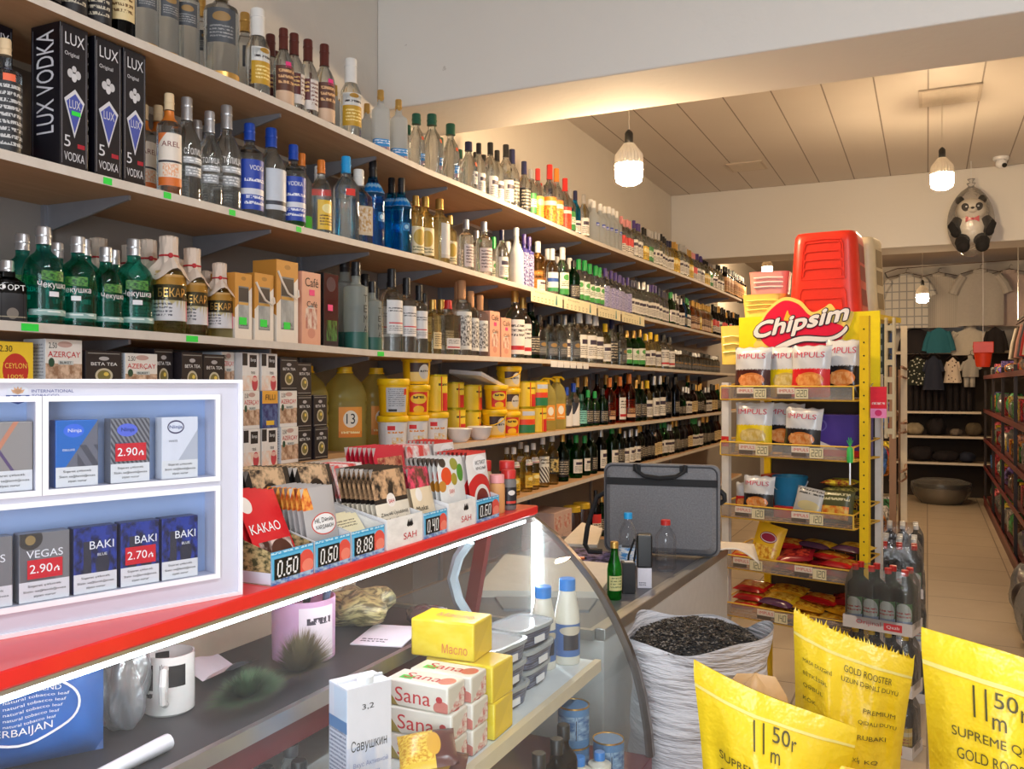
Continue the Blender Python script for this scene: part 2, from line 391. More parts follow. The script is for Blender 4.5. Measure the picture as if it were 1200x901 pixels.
# ------------------------------------------------------------------ wall shelves
def lin(pts, y):
    if y <= pts[0][0]: return pts[0][1]
    for (a, p), (b, q) in zip(pts, pts[1:]):
        if y <= b: return p+(q-p)*(y-a)/(b-a)
    return pts[-1][1]
def edge_pts(px):
    out = []
    for u, v in px:
        p = pX(u, v, SHX); out.append((p.y, p.z))
    return out
# picture points on the lower front edge of each shelf give its sag
SH = {'S1': edge_pts([(50, 8), (150, 51), (250, 91.5), (350, 134.5), (450, 180.5), (500, 203.5), (600, 244.5), (695, 285), (820, 332), (862, 350)]),
      'S2': edge_pts([(0, 185), (100, 211), (200, 234.5), (300, 260.5), (400, 284.5), (497, 306.5), (620, 341), (760, 376), (845, 396)]),
      'S3': edge_pts([(0, 386.5), (200, 399.5), (360, 411), (460, 419), (560, 422.5), (645, 426), (760, 434), (837, 439)]),
      'S4': edge_pts([(400, 544), (590, 519), (660, 508.5), (760, 497), (840, 486)]),
      'S5': edge_pts([(500, 623), (616, 586.5), (707, 559), (790, 537), (847, 521)]),
      'S6': [(1.0, .52), (10, .52)]}
TH = .023
def shz(s, y): return lin(SH[s], y)+TH
SHNAME = {'S1': 'top shelf', 'S2': 'second shelf', 'S3': 'third shelf', 'S4': 'fourth shelf', 'S5': 'fifth shelf', 'S6': 'lowest shelf'}
def shelf_mats():
    k = NT('shelf_wood'); co = k.coord(); mp = k.new('ShaderNodeMapping'); k.l.new(co, mp.inputs[0]); mp.inputs['Scale'].default_value = (14, 1.2, 14)
    n = k.noise(mp.outputs[0], 3, 5, .6); k.l.new(k.mix(n, S((176, 134, 96)), S((206, 166, 124))), k.b.inputs['Base Color']); k.b.inputs['Roughness'].default_value = .55
    k2 = NT('shelf_edge_band'); n2 = k2.noise(k2.coord(), 18, 4, .65); k2.l.new(k2.mix(n2, S((196, 186, 174)), S((222, 214, 204))), k2.b.inputs['Base Color']); k2.b.inputs['Roughness'].default_value = .6
    return [k.mat, k2.mat]
SHM = shelf_mats(); BRK = mat('bracket_steel', (150, 152, 160), .45, .5)
def make_shelf(key, y0, y1, nm):
    t = thing('wall_shelf', nm+' along the left wall, long pale-edged wooden board on steel brackets', 'shelf', (SHX, y0, lin(SH[key], y0)), 0, 'long wall shelves')
    mb = MB(); ys = [y0+(y1-y0)*i/24 for i in range(25)]; o = t.location
    for a, b in zip(ys, ys[1:]):
        za, zb = lin(SH[key], a), lin(SH[key], b)
        P = [(0, a, za), (0, b, zb), (0, b, zb+TH), (0, a, za+TH), (WX-SHX+.002, a, za), (WX-SHX+.002, b, zb), (WX-SHX+.002, b, zb+TH), (WX-SHX+.002, a, za+TH)]
        P = [(x, y-o.y, z-o.z) for x, y, z in P]
        mb.add(P, [(0, 1, 2, 3)], 1); mb.add(P, [(4, 5, 1, 0), (3, 2, 6, 7), (7, 6, 5, 4)], 0)
        if a == ys[0]: mb.add(P, [(0, 3, 7, 4)], 0)
        if b == ys[-1]: mb.add(P, [(1, 5, 6, 2)], 0)
    mb.build('board', SHM, t, smooth=False)
    y = y0+.25 if key != 'S1' else y0+.30
    while y < y1-.05:
        z = lin(SH[key], y)
        q = MB().prism([(-.045, 0), (-.045, -.012), (-.10, -.022), (WX-SHX+.02, -.075), (WX-SHX+.003, -.075), (WX-SHX+.003, 0)], y-.004-o.y, y+.004-o.y)
        q.build('bracket', BRK, t, (0, 0, z-o.z-.0005), smooth=False); y += .565
    return t
for key, y0, y1, nm in (('S1', .35, 10.2, 'topmost'), ('S2', .35, 10.2, 'second'), ('S3', .35, 10.2, 'third'), ('S4', .6, 10.2, 'fourth'), ('S5', 1.2, 10.2, 'fifth'), ('S6', 1.6, 10.2, 'lowest')):
    make_shelf(key, y0, y1, nm)
for i in range(8):      # slotted uprights on the wall that carry the brackets
    y = .60+.565*2*i
    q = MB().box(WX+.0005, WX+.016, y-.013, y+.013, .05, 2.62)
    tag(q.build('shelf_upright', BRK, smooth=False), 'grey slotted steel upright on the left wall, %s from the near end' % nth(i), 'upright', 'slotted wall uprights')
# ================================================================== hanging bulbs
def bulb(p, s, label, top, dim=False):
    t = thing('pendant_bulb', label, 'light bulb', p, 0, 'bare pendant bulbs')
    r = .069*s
    MB().lathe([(0, -.105*s), (r*.55, -.10*s), (r*.9, -.085*s), (r, -.055*s), (r, .0)], 20).build('diffuser', [emit('lit_diffuser_small', BULB_COL, BULB_STRENGTH*1.15) if dim else emit('lit_diffuser', BULB_COL, BULB_STRENGTH)], t)
    ribs = MB()
    def rib(u, v):
        a = 2*pi*u; q = (r*(1-.0*v) if v < .45 else r*(1-(v-.45)/.55*.62)); q *= (1+.035*(1 if int(u*48) % 2 else -1)); return (q*cos(a), q*sin(a), .0005+v*.105*s)
    MB().grid(rib, 48, 6).build('ribbed_body', [mat('white_bulb_body', (236, 226, 206), .4)], t)
    MB().lathe([(.016*s, .098*s), (.021*s, .104*s), (.021*s, .155*s), (.016*s, .165*s), (.006, .175*s)], 14).build('lamp_holder', [BLACK], t)
    MB().tube([(0, 0, .17*s), (0, 0, top-p[2]-.001)], .003, 5).build('cord', [mat('white_cord', (210, 200, 186), .6)], t)
    return t
BULBS = [((737, 193), 4.45, 1.0, 'large bare bulb hanging by the near beam over the bottle shelves', ZC), ((1104, 204), 5.8, 1.0, 'bare bulb hanging from the panelled ceiling beside the panda toy', ZC),
         ((1081, 345), 9.6, .9, 'bare bulb hanging in front of the grey shirts', 3.22), ((899, 313), 10.4, .85, 'bare bulb half hidden behind the pink basket and yellow stools', 3.22)]
for (u, v), D, s, lab, top in BULBS: bulb(pD(u, v, D), s, lab, top, D > 8)
# ================================================================== bottles
G = {'clear': glass('clear_glass', (.96, .98, .98), ior=1.38, body=.8), 'grey': glass('smoky_glass', (.86, .89, .90), ior=1.38, body=.8), 'blue': glass('blue_glass', (.10, .62, .95), body=.35), 'teal': glass('teal_glass', (.20, .80, .72), body=.3),
     'green': glass('green_glass', (.10, .50, .14)), 'dgreen': glass('dark_green_glass', (.06, .32, .15)), 'amber': glass('amber_glass', (.75, .34, .08)), 'gold': glass('straw_glass', (.97, .90, .62), body=.5),
     'dark': glass('black_glass', (.035, .04, .05)), 'brown': glass('brown_glass', (.30, .12, .04)), 'frost': glass('frosted_glass', (.85, .90, .92), rough=.3, frost=(.55, (.72, .75, .78))),
     'white': mat('white_lacquered_glass', (226, 222, 214), .2), 'purple': mat('violet_lacquered_glass', (66, 58, 140), .25), 'honey': glass('honey_glass', (.95, .68, .36)), 'navy': glass('navy_glass', (.04, .08, .25)),
     'pink': glass('pale_pink_glass', (.95, .72, .62)), 'tema': glass('grey_frosted_glass', (.80, .86, .86), rough=.25, frost=(.45, (.55, .60, .60))), 'orange': glass('orange_glass', (.85, .25, .04))}
CAP = {'silver': mat('silver_cap', (200, 202, 206), .3, .8), 'gold': mat('gold_cap', (206, 166, 92), .32, .8), 'black': mat('black_cap', (24, 24, 28), .35), 'white': mat('white_cap', (232, 230, 226), .35),
       'blue': mat('blue_cap', (28, 70, 170), .35, .2), 'cyan': mat('bright_blue_cap', (40, 160, 226), .35), 'brown': mat('brown_cap', (86, 32, 24), .4), 'red': mat('red_cap', (196, 44, 40), .35), 'green': mat('green_cap', (30, 150, 70), .35),
       'dgreen': mat('dark_green_cap', (44, 96, 74), .35, .3), 'orange': mat('orange_cap', (214, 122, 46), .35, .2), 'cream': mat('cream_cap', (226, 200, 160), .5), 'purple': mat('violet_cap', (78, 60, 130), .35), 'navy': mat('navy_cap', (30, 34, 70), .35),
       'yellow': mat('yellow_cap', (246, 200, 20), .4), 'pink': mat('pink_cap', (226, 150, 150), .4), 'tan': mat('tan_paper_wrap', (190, 138, 96), .7)}
SHAPE = {'std': [(.9, 0), (1, .015), (1, .60), (.95, .645), (.66, .71), (.44, .755), (.37, .80), (.36, .93)],
         'long': [(.9, 0), (1, .015), (1, .54), (.93, .60), (.66, .675), (.44, .725), (.37, .78), (.35, .95)],
         'high': [(.9, 0), (1, .012), (1, .66), (.92, .70), (.58, .735), (.38, .77), (.36, .93)],
         'round': [(.55, 0), (.78, .03), (.96, .16), (1, .34), (.95, .50), (.76, .63), (.46, .72), (.34, .77), (.33, .93)],
         'flask': [(.92, 0), (1, .02), (1, .48), (.985, .54), (.93, .605), (.82, .66), (.64, .705), (.44, .735), (.35, .765), (.33, .90)],
         'straight': [(.94, 0), (1, .01), (1, .70), (.97, .715), (.45, .745), (.36, .77), (.36, .93)],
         'milk': [(.95, 0), (1, .015), (1, .52), (.94, .62), (.74, .76), (.66, .84)],
         'slim': [(.9, 0), (1, .015), (1, .50), (.88, .60), (.60, .72), (.42, .82), (.38, .95)],
         'low': [(.95, 0), (1, .02), (1, .56), (.93, .63), (.60, .70), (.42, .73), (.42, .92)]}
_lb = {}
def LB(base, *items, **k):
    key = repr((base, items, k))
    if key not in _lb: _lb[key] = art('printed_label_%d' % len(_lb), base, items, **k)
    return _lb[key]
PRINT = ('t', .12, .88, .12, .80, 6, (70, 66, 66))
_white = LB((226, 222, 214), ('t', .1, .9, .08, .50, 5, (90, 84, 84)), ('r', .2, .8, .60, .80, (60, 50, 70)))
_whitered = LB((228, 224, 218), ('t', .1, .9, .45, .85, 3, (90, 84, 84)), ('r', .05, .95, .12, .24, (190, 40, 50)))
_cream = LB((222, 200, 150), ('t', .1, .9, .1, .9, 6, (110, 80, 40)))
_blk = LB((26, 24, 28), ('t', .1, .9, .08, .9, 6, (190, 180, 160)))
_yel = LB((226, 186, 60), ('t', .1, .9, .1, .5, 4, (90, 60, 20)), ('e', .5, .72, .3, .16, (240, 226, 160)))
_blue = LB((34, 66, 168), ('r', 0, 1, .30, .42, (214, 216, 226)), ('t', .1, .9, .05, .28, 2, (220, 224, 240)), ('t', .1, .9, .5, .62, 1, (230, 232, 244)))
_purp = LB((84, 74, 150), ('n', 0, 1, 0, 1, (54, 46, 120), (190, 186, 220), 16))
_grn = LB((60, 140, 70), ('r', 0, 1, .30, .70, (228, 230, 214)), ('t', .1, .9, .35, .66, 3, (60, 110, 60)))
_grnw = LB((226, 228, 214), ('r', 0, 1, 0, .26, (60, 150, 70)), ('t', .1, .9, .34, .6, 3, (80, 110, 70)), ('e', .5, .78, .26, .14, (80, 160, 80)))
_ora = LB((224, 130, 40), ('r', .0, 1, .66, .84, (240, 226, 200)), ('n', 0, 1, 0, .6, (200, 80, 20), (240, 170, 60), 9))
_redl = LB((196, 52, 34), ('r', 0, 1, .7, .84, (240, 220, 200)), ('n', 0, 1, 0, .5, (160, 30, 24), (224, 90, 40), 9))
_arel = LB((230, 218, 204), ('r', 0, 1, 0, .16, (216, 112, 44)), ('n', .2, .8, .18, .42, (230, 160, 110), (236, 222, 206), 20), ('r', 0, 1, .44, .48, (40, 40, 50)), ('d', 1, -1.6, -1.25, (220, 120, 60)))
_grape = LB((92, 54, 40), ('r', 0, 1, .0, .34, (214, 180, 150)), ('t', .1, .9, .45, .9, 3, (216, 170, 120)))
_brw = LB((218, 210, 204), ('r', .0, .5, .30, 1, (92, 36, 36)), ('t', .52, .95, .1, .9, 6, (110, 60, 50)), ('t', .05, .45, .5, .9, 3, (220, 180, 110)))
_goldw = LB((196, 152, 40), ('r', 0, 1, .62, 1, (224, 222, 218)), ('t', .1, .9, .66, .78, 1, (50, 40, 40)), ('e', .5, .92, .2, .07, (200, 150, 50)), ('t', .15, .85, .1, .5, 4, (250, 226, 150)))
_blband = LB((52, 146, 214), ('n', 0, 1, 0, .35, (40, 110, 190), (230, 170, 120), 12), ('t', .1, .9, .5, .9, 2, (235, 240, 250)))
_jb = LB((206, 160, 110), ('r', .1, .9, .45, .75, (160, 110, 70)), ('t', .1, .9, .1, .4, 3, (70, 40, 20)))
_emb = LB((70, 74, 80), ('e', .5, .75, .3, .14, (150, 118, 70)), ('t', .1, .9, .1, .5, 4, (150, 150, 150)))
_stol = LB((228, 226, 226), ('t', .08, .92, .62, .78, 2, (60, 60, 70)), ('r', .1, .9, .30, .34, (200, 60, 70)), ('t', .08, .92, .06, .24, 3, (120, 120, 126)))
_teq = LB((232, 214, 170), ('e', .5, .6, .36, .3, (196, 160, 60)), ('t', .1, .9, .05, .25, 2, (90, 100, 60)))
_stripe = LB((222, 220, 210), ('s', 0, 1, .0, .6, (70, 60, 50), 5), ('t', .1, .9, .66, .9, 2, (90, 80, 60)))
_beka = LB((206, 204, 206), ('r', 0, 1, .44, .78, (44, 40, 44)), ('r', 0, 1, .78, 1, (196, 150, 84)), ('r', .86, 1, 0, .44, (214, 120, 140)), ('t', .08, .5, .06, .38, 4, (90, 90, 100)))
_vine = LB((218, 60, 60), ('r', 0, 1, .0, .5, (224, 216, 206)), ('t', .1, .9, .05, .45, 3, (70, 60, 60)))
_pinkb = LB((222, 150, 126), ('n', 0, 1, 0, 1, (206, 120, 100), (236, 196, 176), 7))
_tealb = LB((130, 200, 190), ('t', .1, .9, .1, .9, 5, (30, 90, 90)))
_chek = LB((24, 96, 60), ('n', 0, 1, 0, 1, (16, 66, 36), (84, 150, 60), 6)); _chb = LB((140, 176, 172), ('t', .1, .9, .2, .8, 1, (220, 230, 226)))
_fort = LB((24, 24, 30), ('e', .5, .18, .12, .14, (120, 112, 104)), ('r', 0, 1, .08, .11, (150, 140, 120)))
T = {}
def BT(key, name, desc, sh, h, r, g, cap, labs=(), txt=(), p=2.0, sy=1.0, cz=.80, cr=None, extra=()):
    T[key] = dict(name=name, desc=desc, sh=sh, h=h, r=r, g=g, cap=cap, labs=labs, txt=txt, p=p, sy=sy, cz=cz, cr=cr, extra=extra)
V, LQ, W, GN, WN, OIL = 'vodka_bottle', 'liqueur_bottle', 'whisky_bottle', 'gin_bottle', 'wine_bottle', 'oil_bottle'
BT('dk', W, 'dark bottle with black label', 'std', .30, .038, 'dark', 'black', [(.08, .55, 60, _blk)])
BT('dky', W, 'dark bottle with cream and gold label', 'std', .31, .040, 'dark', 'black', [(.20, .62, 62, _cream)])
BT('gb', V, 'clear bottle with golden base band', 'high', .32, .040, 'grey', 'gold', [(.02, .07, 180, GOLD), (.40, .62, 45, _emb)])
BT('gbb', V, 'big clear bottle with golden emblem and base band', 'high', .35, .055, 'grey', 'gold', [(.02, .09, 180, GOLD), (.35, .66, 50, _emb)])
BT('wg', V, 'long-necked white-capped bottle with white and gold label', 'long', .31, .040, 'clear', 'white', [(.16, .56, 70, _goldw)], cz=.70)
BT('br', LQ, 'clear bottle with brown cap and brown-white label', 'long', .30, .037, 'clear', 'brown', [(.14, .50, 65, _brw)], cz=.74)
BT('brd', LQ, 'brown-labelled bottle with brown cap and pink tag', 'long', .30, .037, 'grey', 'brown', [(.06, .52, 75, _grape), (.50, .57, 18, mat('pink_price_sticker', (236, 60, 130), .5))], cz=.74)
BT('fr', V, 'frosted square bottle with gold cap and blue base label', 'high', .24, .031, 'frost', 'gold', [(.05, .22, 78, _blband)], p=4.5, cz=.82)
BT('frp', V, 'plain frosted bottle with gold cap', 'high', .24, .030, 'frost', 'gold', [(.10, .28, 50, _blue)], p=4.5, cz=.82)
BT('ov', V, 'broad rounded clear bottle with green-silver cap and orange dot', 'round', .27, .058, 'clear', 'dgreen', [(.52, .58, 12, mat('orange_dot_sticker', (240, 110, 70), .5)), (.10, .28, 22, _blband)], sy=.55, cz=.82)
BT('ovd', V, 'broad rounded clear bottle with dark blue cap', 'round', .24, .05, 'clear', 'navy', [(.50, .58, 12, mat('orange_dot_sticker', (240, 110, 70), .5)), (.15, .4, 30, _white)], sy=.6, cz=.82)
BT('bk', V, 'clear bottle with black cap and white label', 'std', .28, .036, 'clear', 'black', [(.08, .42, 60, _white)], cz=.80)
BT('nv', V, 'clear bottle with navy cap and navy-white label', 'long', .29, .036, 'clear', 'navy', [(.08, .50, 65, _blk)], cz=.76)
BT('gy', LQ, 'clear bottle with green-yellow label and red cap', 'long', .28, .034, 'clear', 'red', [(.08, .46, 70, _yel)], cz=.78)
BT('rd', LQ, 'clear bottle with orange label and red cap', 'long', .29, .034, 'clear', 'red', [(.06, .46, 75, _ora)], cz=.76)
BT('or', LQ, 'clear bottle with orange label and orange cap', 'long', .29, .034, 'clear', 'orange', [(.06, .46, 75, _ora)], cz=.78)
BT('rr', LQ, 'clear bottle with red label and red cap', 'long', .28, .034, 'clear', 'red', [(.06, .46, 75, _redl)], cz=.76)
BT('bb', LQ, 'blue glass bottle with navy cap', 'long', .26, .033, 'blue', 'navy', [(.08, .34, 60, _white)], cz=.80)
BT('fw', V, 'tall frosted bottle with white cap', 'std', .29, .042, 'frost', 'white', [(.42, .50, 20, _blue)], cz=.84)
BT('pk', LQ, 'clear bottle with white and red label', 'std', .27, .033, 'clear', 'pink', [(.08, .5, 65, _vine)], cz=.80)
BT('pw', V, 'clear bottle with violet cap and white label', 'std', .28, .033, 'clear', 'purple', [(.10, .50, 65, _white)], cz=.80)
BT('dy', LQ, 'clear bottle with black cap and yellow label', 'std', .27, .033, 'clear', 'black', [(.08, .46, 65, _yel)], cz=.80)
BT('gl', GN, 'clear bottle with green label and silver cap', 'std', .28, .034, 'clear', 'silver', [(.10, .50, 65, _grn)], cz=.80)
BT('sw', V, 'clear bottle with silver cap and white label', 'std', .28, .034, 'clear', 'silver', [(.10, .48, 60, _white)], cz=.80)
BT('yl', LQ, 'straw-coloured bottle with gold cap and yellow label', 'std', .28, .034, 'gold', 'gold', [(.08, .50, 65, _yel)], cz=.80)
BT('jb', WN, 'dark bottle with tan label', 'straight', .30, .042, 'dark', 'black', [(.10, .62, 85, _jb)], cz=.82)
# second shelf
BT('me', V, 'dark clear bottle with white print and wooden cap', 'straight', .33, .042, 'grey', 'cream', [(.02, .62, 85, LB((30, 32, 38), ('t', .08, .92, .05, .95, 9, (190, 190, 190)))), (.62, .68, 22, mat('orange_dot_sticker', (240, 110, 70), .5))], cz=.86)
BT('ar', V, 'clear bottle with cream cap and orange-white label', 'high', .31, .036, 'clear', 'cream', [(.10, .60, 62, _arel), (.72, .83, 180, CAP['orange'])], txt=[('AREL', .47, .52, 42, mat('maroon_ink', (120, 40, 40), .5))], cz=.84)
BT('st', V, 'clear round-shouldered bottle with silver cap', 'long', .32, .042, 'clear', 'silver', [(.36, .42, 48, LB((176, 180, 184), ('t', .02, .98, .1, .9, 2, (240, 242, 244)))), (.24, .33, 40, LB((150, 154, 158), ('t', .05, .95, .05, .95, 3, (226, 228, 230))))], txt=[('СТОЛИЦА', .43, .50, 44, WINK)], cz=.78)
BT('ab', V, 'dark clear bottle with blue cap and blue label', 'high', .30, .043, 'grey', 'blue', [(.08, .60, 70, _blue)], txt=[('VODKA', .49, .54, 36, WINK)], cz=.82)
BT('bw', V, 'clear bottle with blue cap and plain white back label', 'std', .30, .045, 'clear', 'blue', [(.14, .56, 55, LB((200, 206, 216), ('r', 0, 1, .12, .22, (50, 54, 66))))], cz=.80)
BT('gc', LQ, 'clear bottle with orange cap and green base', 'std', .26, .034, 'clear', 'orange', [(.03, .20, 70, mat('green_base_print', (70, 190, 50), .4))], cz=.84)
BT('oc', LQ, 'clear bottle with white-orange cap and yellow fruit label', 'std', .25, .034, 'clear', 'orange', [(.06, .45, 60, _yel)], cz=.82)
BT('cr', V, 'cut crystal bottle with white cap', 'low', .25, .040, 'clear', 'white', [(.55, .63, 18, mat('red_dot_sticker', (226, 60, 50), .5))], p=3.0, cz=.80)
BT('cc', V, 'cut crystal bottle with bright blue cap', 'std', .28, .040, 'clear', 'cyan', [(.52, .60, 22, mat('red_dot_sticker', (226, 60, 50), .5))], p=3.0, cz=.80)
BT('wh', V, 'square clear bottle with white cap and golden wheat ears', 'low', .27, .043, 'clear', 'white', [(.12, .50, 45, LB((206, 190, 160), ('n', .1, .9, .1, .95, (186, 140, 70), (224, 210, 190), 8)))], p=5, cz=.78)
BT('bc', GN, 'bright blue bottle with black cap and pale blue neck collar', 'std', .29, .040, 'blue', 'black', [(.30, .40, 20, LB((40, 130, 190), ('e', .5, .5, .4, .4, (20, 70, 130)), ('e', .5, .5, .3, .3, (150, 200, 230))))], cz=.79, cr=.33, extra=('collar',))
BT('tg', LQ, 'straw-coloured bottle with gold cap and yellow label', 'high', .27, .036, 'gold', 'gold', [(.08, .50, 65, _teq)], cz=.84)
BT('gp', LQ, 'straw-coloured bottle with gold cap and pale back label', 'high', .27, .042, 'gold', 'gold', [(.10, .62, 40, LB((206, 204, 200), ('r', 0, 1, 0, .1, (190, 186, 180))))], cz=.84)
BT('sg', V, 'clear bottle with silver cap and pinkish label', 'high', .26, .038, 'clear', 'silver', [(.10, .52, 60, LB((214, 200, 196), ('t', .1, .9, .1, .9, 6, (110, 90, 90))))], cz=.82)
BT('wl', V, 'white opaque long-necked bottle', 'long', .30, .038, 'white', 'white', cz=.86)
BT('vp', V, 'violet patterned slender bottle', 'straight', .27, .025, 'purple', 'purple', [(.05, .66, 170, _purp)], cz=.82)
BT('hn', LQ, 'honey-coloured bottle with white cap and pale label', 'high', .27, .04, 'honey', 'white', [(.04, .24, 60, _white)], cz=.78)
BT('wb', V, 'clear bottle with white cap and blue-green label', 'std', .28, .036, 'clear', 'white', [(.10, .50, 62, LB((224, 226, 228), ('r', 0, 1, .5, .7, (50, 90, 170)), ('r', 0, 1, 0, .2, (60, 150, 90))))], cz=.76)
BT('wgn', V, 'clear bottle with white cap and green-white label', 'std', .28, .036, 'clear', 'white', [(.08, .50, 66, _grnw)], cz=.76)
BT('gg', V, 'clear bottle with green cap and white-green label', 'std', .26, .034, 'clear', 'green', [(.08, .50, 70, _grnw)], cz=.76)
BT('pp', V, 'clear bottle with violet patterned label and violet cap', 'std', .27, .033, 'clear', 'purple', [(.06, .56, 80, _purp)], cz=.80)
BT('wv', V, 'clear bottle with navy cap and white label', 'std', .27, .033, 'clear', 'navy', [(.10, .48, 65, _white)], cz=.80)
BT('gr', GN, 'green glass bottle with pale label', 'std', .28, .036, 'green', 'green', [(.10, .46, 65, _white)], cz=.82)
BT('tl', GN, 'teal glass bottle with dark cap', 'std', .28, .034, 'blue', 'black', [(.10, .34, 50, _blk)], cz=.82)
BT('wr', WN, 'dark wine bottle with white-red label', 'long', .31, .037, 'dark', 'black', [(.12, .50, 75, _vine)], cz=.80)
BT('ww', WN, 'dark wine bottle with white label', 'long', .31, .037, 'dark', 'gold', [(.12, .48, 75, _white)], cz=.80)
BT('go', W, 'golden bottle with brown label', 'std', .28, .036, 'honey', 'gold', [(.08, .50, 70, _grape)], cz=.82)
# third shelf
BT('fo', V, 'squat black square bottle with round emblem', 'low', .21, .052, 'dark', 'silver', [(.02, .66, 80, _fort)], txt=[('ФОРТ', .50, .60, 40, WINK)], p=5, cz=.80, cr=.42)
BT('ck', LQ, 'green broad-shouldered bottle with silver cap', 'flask', .30, .060, 'teal', 'silver', [(.44, .54, 34, _chek), (.09, .15, 70, _chb), (.28, .33, 14, WHITE)], txt=[('Чекушка', .35, .43, 44, WINK)], cz=.82)
BT('cks', LQ, 'small green broad-shouldered bottle with silver cap', 'flask', .25, .049, 'teal', 'silver', [(.44, .54, 34, _chek), (.09, .15, 70, _chb)], txt=[('Чекушка', .35, .43, 44, WINK)], cz=.82)
BT('bk2', LQ, 'dark bottle with cloth-wrapped top and price tag', 'low', .29, .050, 'gold', 'cream', [(.13, .60, 80, _beka)], txt=[('БЕКАР', .37, .46, 46, GOLD)], cz=.62, extra=('cloth',))
BT('te', V, 'tall frosted grey bottle with vertical lettering', 'straight', .29, .040, 'tema', 'black', cz=.84, txt=[('|TEMA', .16, .62, 12, mat('dark_grey_ink', (44, 50, 52), .5)), ], extra=('tint',))
BT('so', V, 'clear bottle with black cap and white label', 'high', .28, .036, 'clear', 'black', [(.22, .62, 62, _stol), (.80, .86, 180, WHITE)], cz=.78)
BT('gs', W, 'straw-coloured bottle with gold cap', 'high', .19, .030, 'gold', 'gold', [(.1, .4, 40, _cream)], cz=.82)
BT('rt', V, 'square clear bottle with small red-white label', 'straight', .19, .036, 'clear', 'red', [(.1, .3, 40, _whitered)], p=5, cz=.84)
BT('sp', V, 'clear bottle with tan paper-wrapped neck and black-white label', 'high', .26, .034, 'clear', 'tan', [(.08, .58, 60, LB((226, 224, 218), ('n', 0, 1, .1, .9, (50, 44, 44), (230, 226, 220), 12)))], cz=.74, cr=.44)
BT('gw', V, 'clear bottle with gold cap and white label', 'std', .24, .034, 'clear', 'gold', [(.06, .56, 70, _whitered)], cz=.82)
BT('dg', GN, 'dark green bottle with black cap', 'std', .22, .036, 'dgreen', 'black', [(.08, .4, 50, _blk)], cz=.84)
BT('cd', V, 'clear bottle with black cap', 'std', .18, .032, 'grey', 'black', [(.10, .42, 45, _emb)], cz=.82)
BT('wc', V, 'broad clear bottle with white cap and white label', 'std', .22, .036, 'clear', 'white', [(.10, .56, 65, _white)], cz=.80)
BT('yg', GN, 'green bottle with yellow label', 'std', .18, .030, 'green', 'gold', [(.08, .5, 65, _grnw)], cz=.80)
BT('yc', LQ, 'straw-coloured bottle with yellow cap', 'std', .20, .030, 'gold', 'yellow', [(.08, .5, 65, _white)], cz=.80)
BT('rw', LQ, 'clear bottle with white-red label and dark cap', 'std', .18, .032, 'clear', 'black', [(.08, .56, 70, _whitered)], cz=.82)
BT('sm', V, 'small clear bottle with silver cap', 'std', .17, .028, 'grey', 'silver', [(.12, .46, 50, _emb)], cz=.82)
# fourth and fifth shelves
BT('ws', V, 'clear bottle with blue cap and white brush-stroke label', 'std', .24, .034, 'clear', 'blue', [(.05, .56, 70, LB((230, 228, 226), ('d', 1, -.8, -.05, (40, 40, 50)), ('r', 0, .5, 0, .5, (230, 228, 226))))], cz=.80)
BT('tb', GN, 'teal bottle with pale teal label', 'std', .20, .036, 'teal', 'dgreen', [(.10, .50, 65, _tealb)], cz=.80)
BT('ga', GN, 'green bottle with dark label', 'std', .23, .033, 'green', 'green', [(.08, .45, 65, _blk)], cz=.80)
BT('om', W, 'amber-orange bottle with orange cap', 'std', .26, .036, 'orange', 'orange', [(.1, .3, 50, _grape)], cz=.80)
BT('ow', W, 'amber-orange bottle with white label', 'std', .26, .036, 'orange', 'orange', [(.08, .55, 60, _whitered)], cz=.80)
BT('dw', WN, 'dark bottle with white label', 'std', .25, .035, 'dark', 'silver', [(.08, .50, 65, _white)], cz=.80)
BT('dn', WN, 'dark green bottle with gold cap', 'long', .28, .036, 'dgreen', 'gold', [(.10, .44, 65, _blk)], cz=.80)
BT('db', WN, 'dark brown bottle with cream label', 'long', .28, .036, 'brown', 'black', [(.10, .44, 65, _cream)], cz=.80)
BT('nb', GN, 'navy blue bottle with black cap', 'std', .28, .036, 'navy', 'black', [(.10, .40, 60, _blk)], cz=.82)
BT('ol', OIL, 'yellow oil bottle with white cap', 'std', .27, .036, 'gold', 'white', [(.10, .36, 65, _yel), (.58, .70, 60, _whitered)], cz=.86)
BT('os', OIL, 'yellow oil bottle with striped label', 'std', .28, .038, 'gold', 'white', [(.10, .62, 75, _stripe)], cz=.86)
BT('ob', OIL, 'yellow oil bottle with black label', 'std', .28, .038, 'gold', 'white', [(.22, .55, 75, LB((30, 26, 24), ('n', .1, .9, .1, .9, (30, 26, 24), (216, 190, 120), 6)))], cz=.86)
BT('kg', GN, 'clear green-tinted bottle with white label', 'std', .24, .036, 'green', 'green', [(.12, .44, 60, _white)], cz=.82)
_bt = {}
def lathe_r(pr, z):
    for (r0, z0), (r1, z1) in zip(pr, pr[1:]):
        if z <= z1: return r0+(r1-r0)*max(0, (z-z0)/max(1e-6, z1-z0))
    return pr[-1][0]
def superr(t, p):
    if p == 2.0: return 1.0
    return (abs(cos(t))**p+abs(sin(t))**p)**(-1.0/p)
